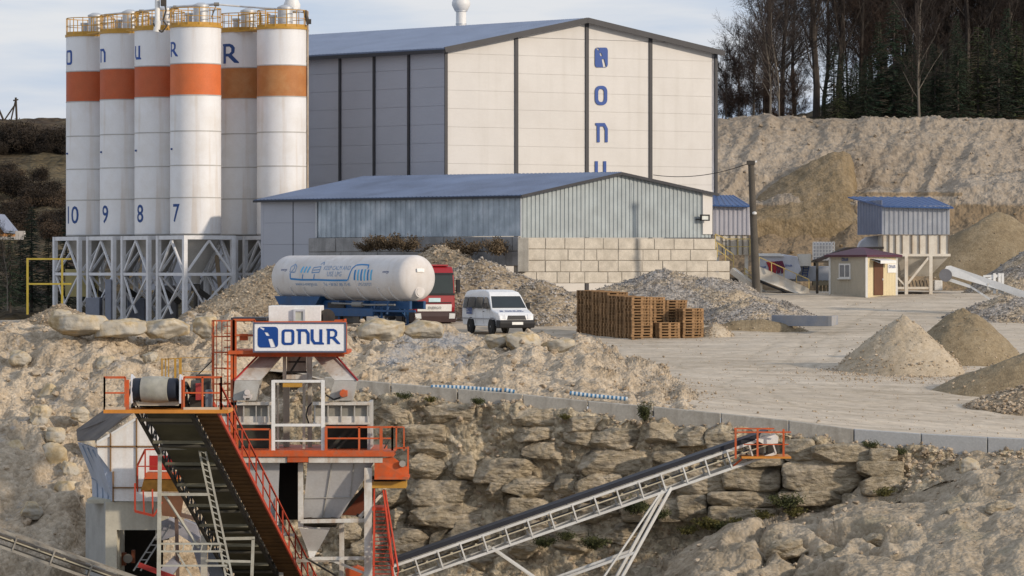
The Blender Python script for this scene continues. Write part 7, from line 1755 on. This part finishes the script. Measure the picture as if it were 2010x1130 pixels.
for px, py, s in ((1070, 1075, 1.2), (1110, 1062, 1.0), (1250, 1010, 1.7), (1290, 1020, 1.2), (1170, 1080, 1.5), (1390, 1040, 1.6), (1350, 1050, 1.3), (1450, 1035, 1.2), (1540, 1000, 1.6), (1560, 1015, 1.2), (1735, 975, 1.2), (1500, 1020, 1.2), (1420, 1045, 1.2)):
    pb(rr.choice([wg_, wd, wg_]), px, py, par_d(px) - 2.0, s, 'low green weed among the stones at the foot of the wall', 'weeds at the foot of the stone wall')
for px, py, s in ((740, 492, 1.0), (765, 492, 1.2), (800, 494, 1.1), (880, 505, 1.1), (912, 503, 1.2), (978, 502, 1.25), (720, 495, .8), (850, 506, .9)):
    pb(dg, px, py, 229.2 + (1000 - px) * .022, s, 'brown dry grass tuft along the concrete wall above the tanker', 'dry grass tufts along the concrete wall')
# ================================================================= camera, sun, sky
cam = bpy.data.cameras.new('camera'); co = bpy.data.objects.new('camera', cam); COL.objects.link(co)
co.location = (0, 0, 0); co.rotation_euler = (math.radians(90), 0, 0)
cam.sensor_width = 36; cam.lens = F / 2010 * 36; cam.shift_y = -(565 - HY) / 2010; cam.clip_start = 1; cam.clip_end = 20000
SC.camera = co
sun_dir = Vector((.80, -.53, .30)).normalized()
el = math.asin(sun_dir.z); az = math.atan2(sun_dir.x, sun_dir.y)
sl_ = bpy.data.lights.new('sun', 'SUN'); so_ = bpy.data.objects.new('sun', sl_); COL.objects.link(so_)
sl_.energy = 3.0; sl_.angle = math.radians(2.5); sl_.color = (1, .85, .68)
so_.rotation_euler = (-sun_dir).to_track_quat('-Z', 'Y').to_euler()
w = bpy.data.worlds.new('World'); SC.world = w; w.use_nodes = True; nt = w.node_tree; L = nt.links.new
bg = nt.nodes['Background']
sk = nt.nodes.new('ShaderNodeTexSky'); sk.sky_type = 'NISHITA'; sk.sun_disc = False; sk.sun_elevation = el; sk.sun_rotation = az; sk.air_density = 1.0; sk.dust_density = 1.5; sk.ozone_density = 1.5
tc = nt.nodes.new('ShaderNodeTexCoord'); mp = nt.nodes.new('ShaderNodeMapping'); mp.inputs['Scale'].default_value = (9, 9, 60); L(tc.outputs['Generated'], mp.inputs['Vector'])
nz = nt.nodes.new('ShaderNodeTexNoise'); nz.inputs['Scale'].default_value = 1.6; nz.inputs['Detail'].default_value = 5; nz.inputs['Roughness'].default_value = .5; L(mp.outputs[0], nz.inputs['Vector'])
rp = nt.nodes.new('ShaderNodeMapRange'); L(nz.outputs['Fac'], rp.inputs[0]); rp.inputs[1].default_value = .38; rp.inputs[2].default_value = .66; rp.inputs[3].default_value = 0; rp.inputs[4].default_value = 1
cm = nt.nodes.new('ShaderNodeMix'); cm.data_type = 'RGBA'; L(rp.outputs[0], cm.inputs[0]); cm.inputs[6].default_value = (5.5, 6.5, 8.3, 1); cm.inputs[7].default_value = (8.3, 8.4, 8.9, 1)
mx = nt.nodes.new('ShaderNodeMix'); mx.data_type = 'RGBA'; mx.inputs[0].default_value = .82; L(sk.outputs[0], mx.inputs[6]); L(cm.outputs[2], mx.inputs[7])
L(mx.outputs[2], bg.inputs['Color']); bg.inputs['Strength'].default_value = .102
SC.view_settings.view_transform = 'Standard'; SC.view_settings.look = 'None'; SC.view_settings.exposure = 0; SC.view_settings.gamma = 1
for o in list(bpy.data.objects):
    if 'used' in o: del o['used']
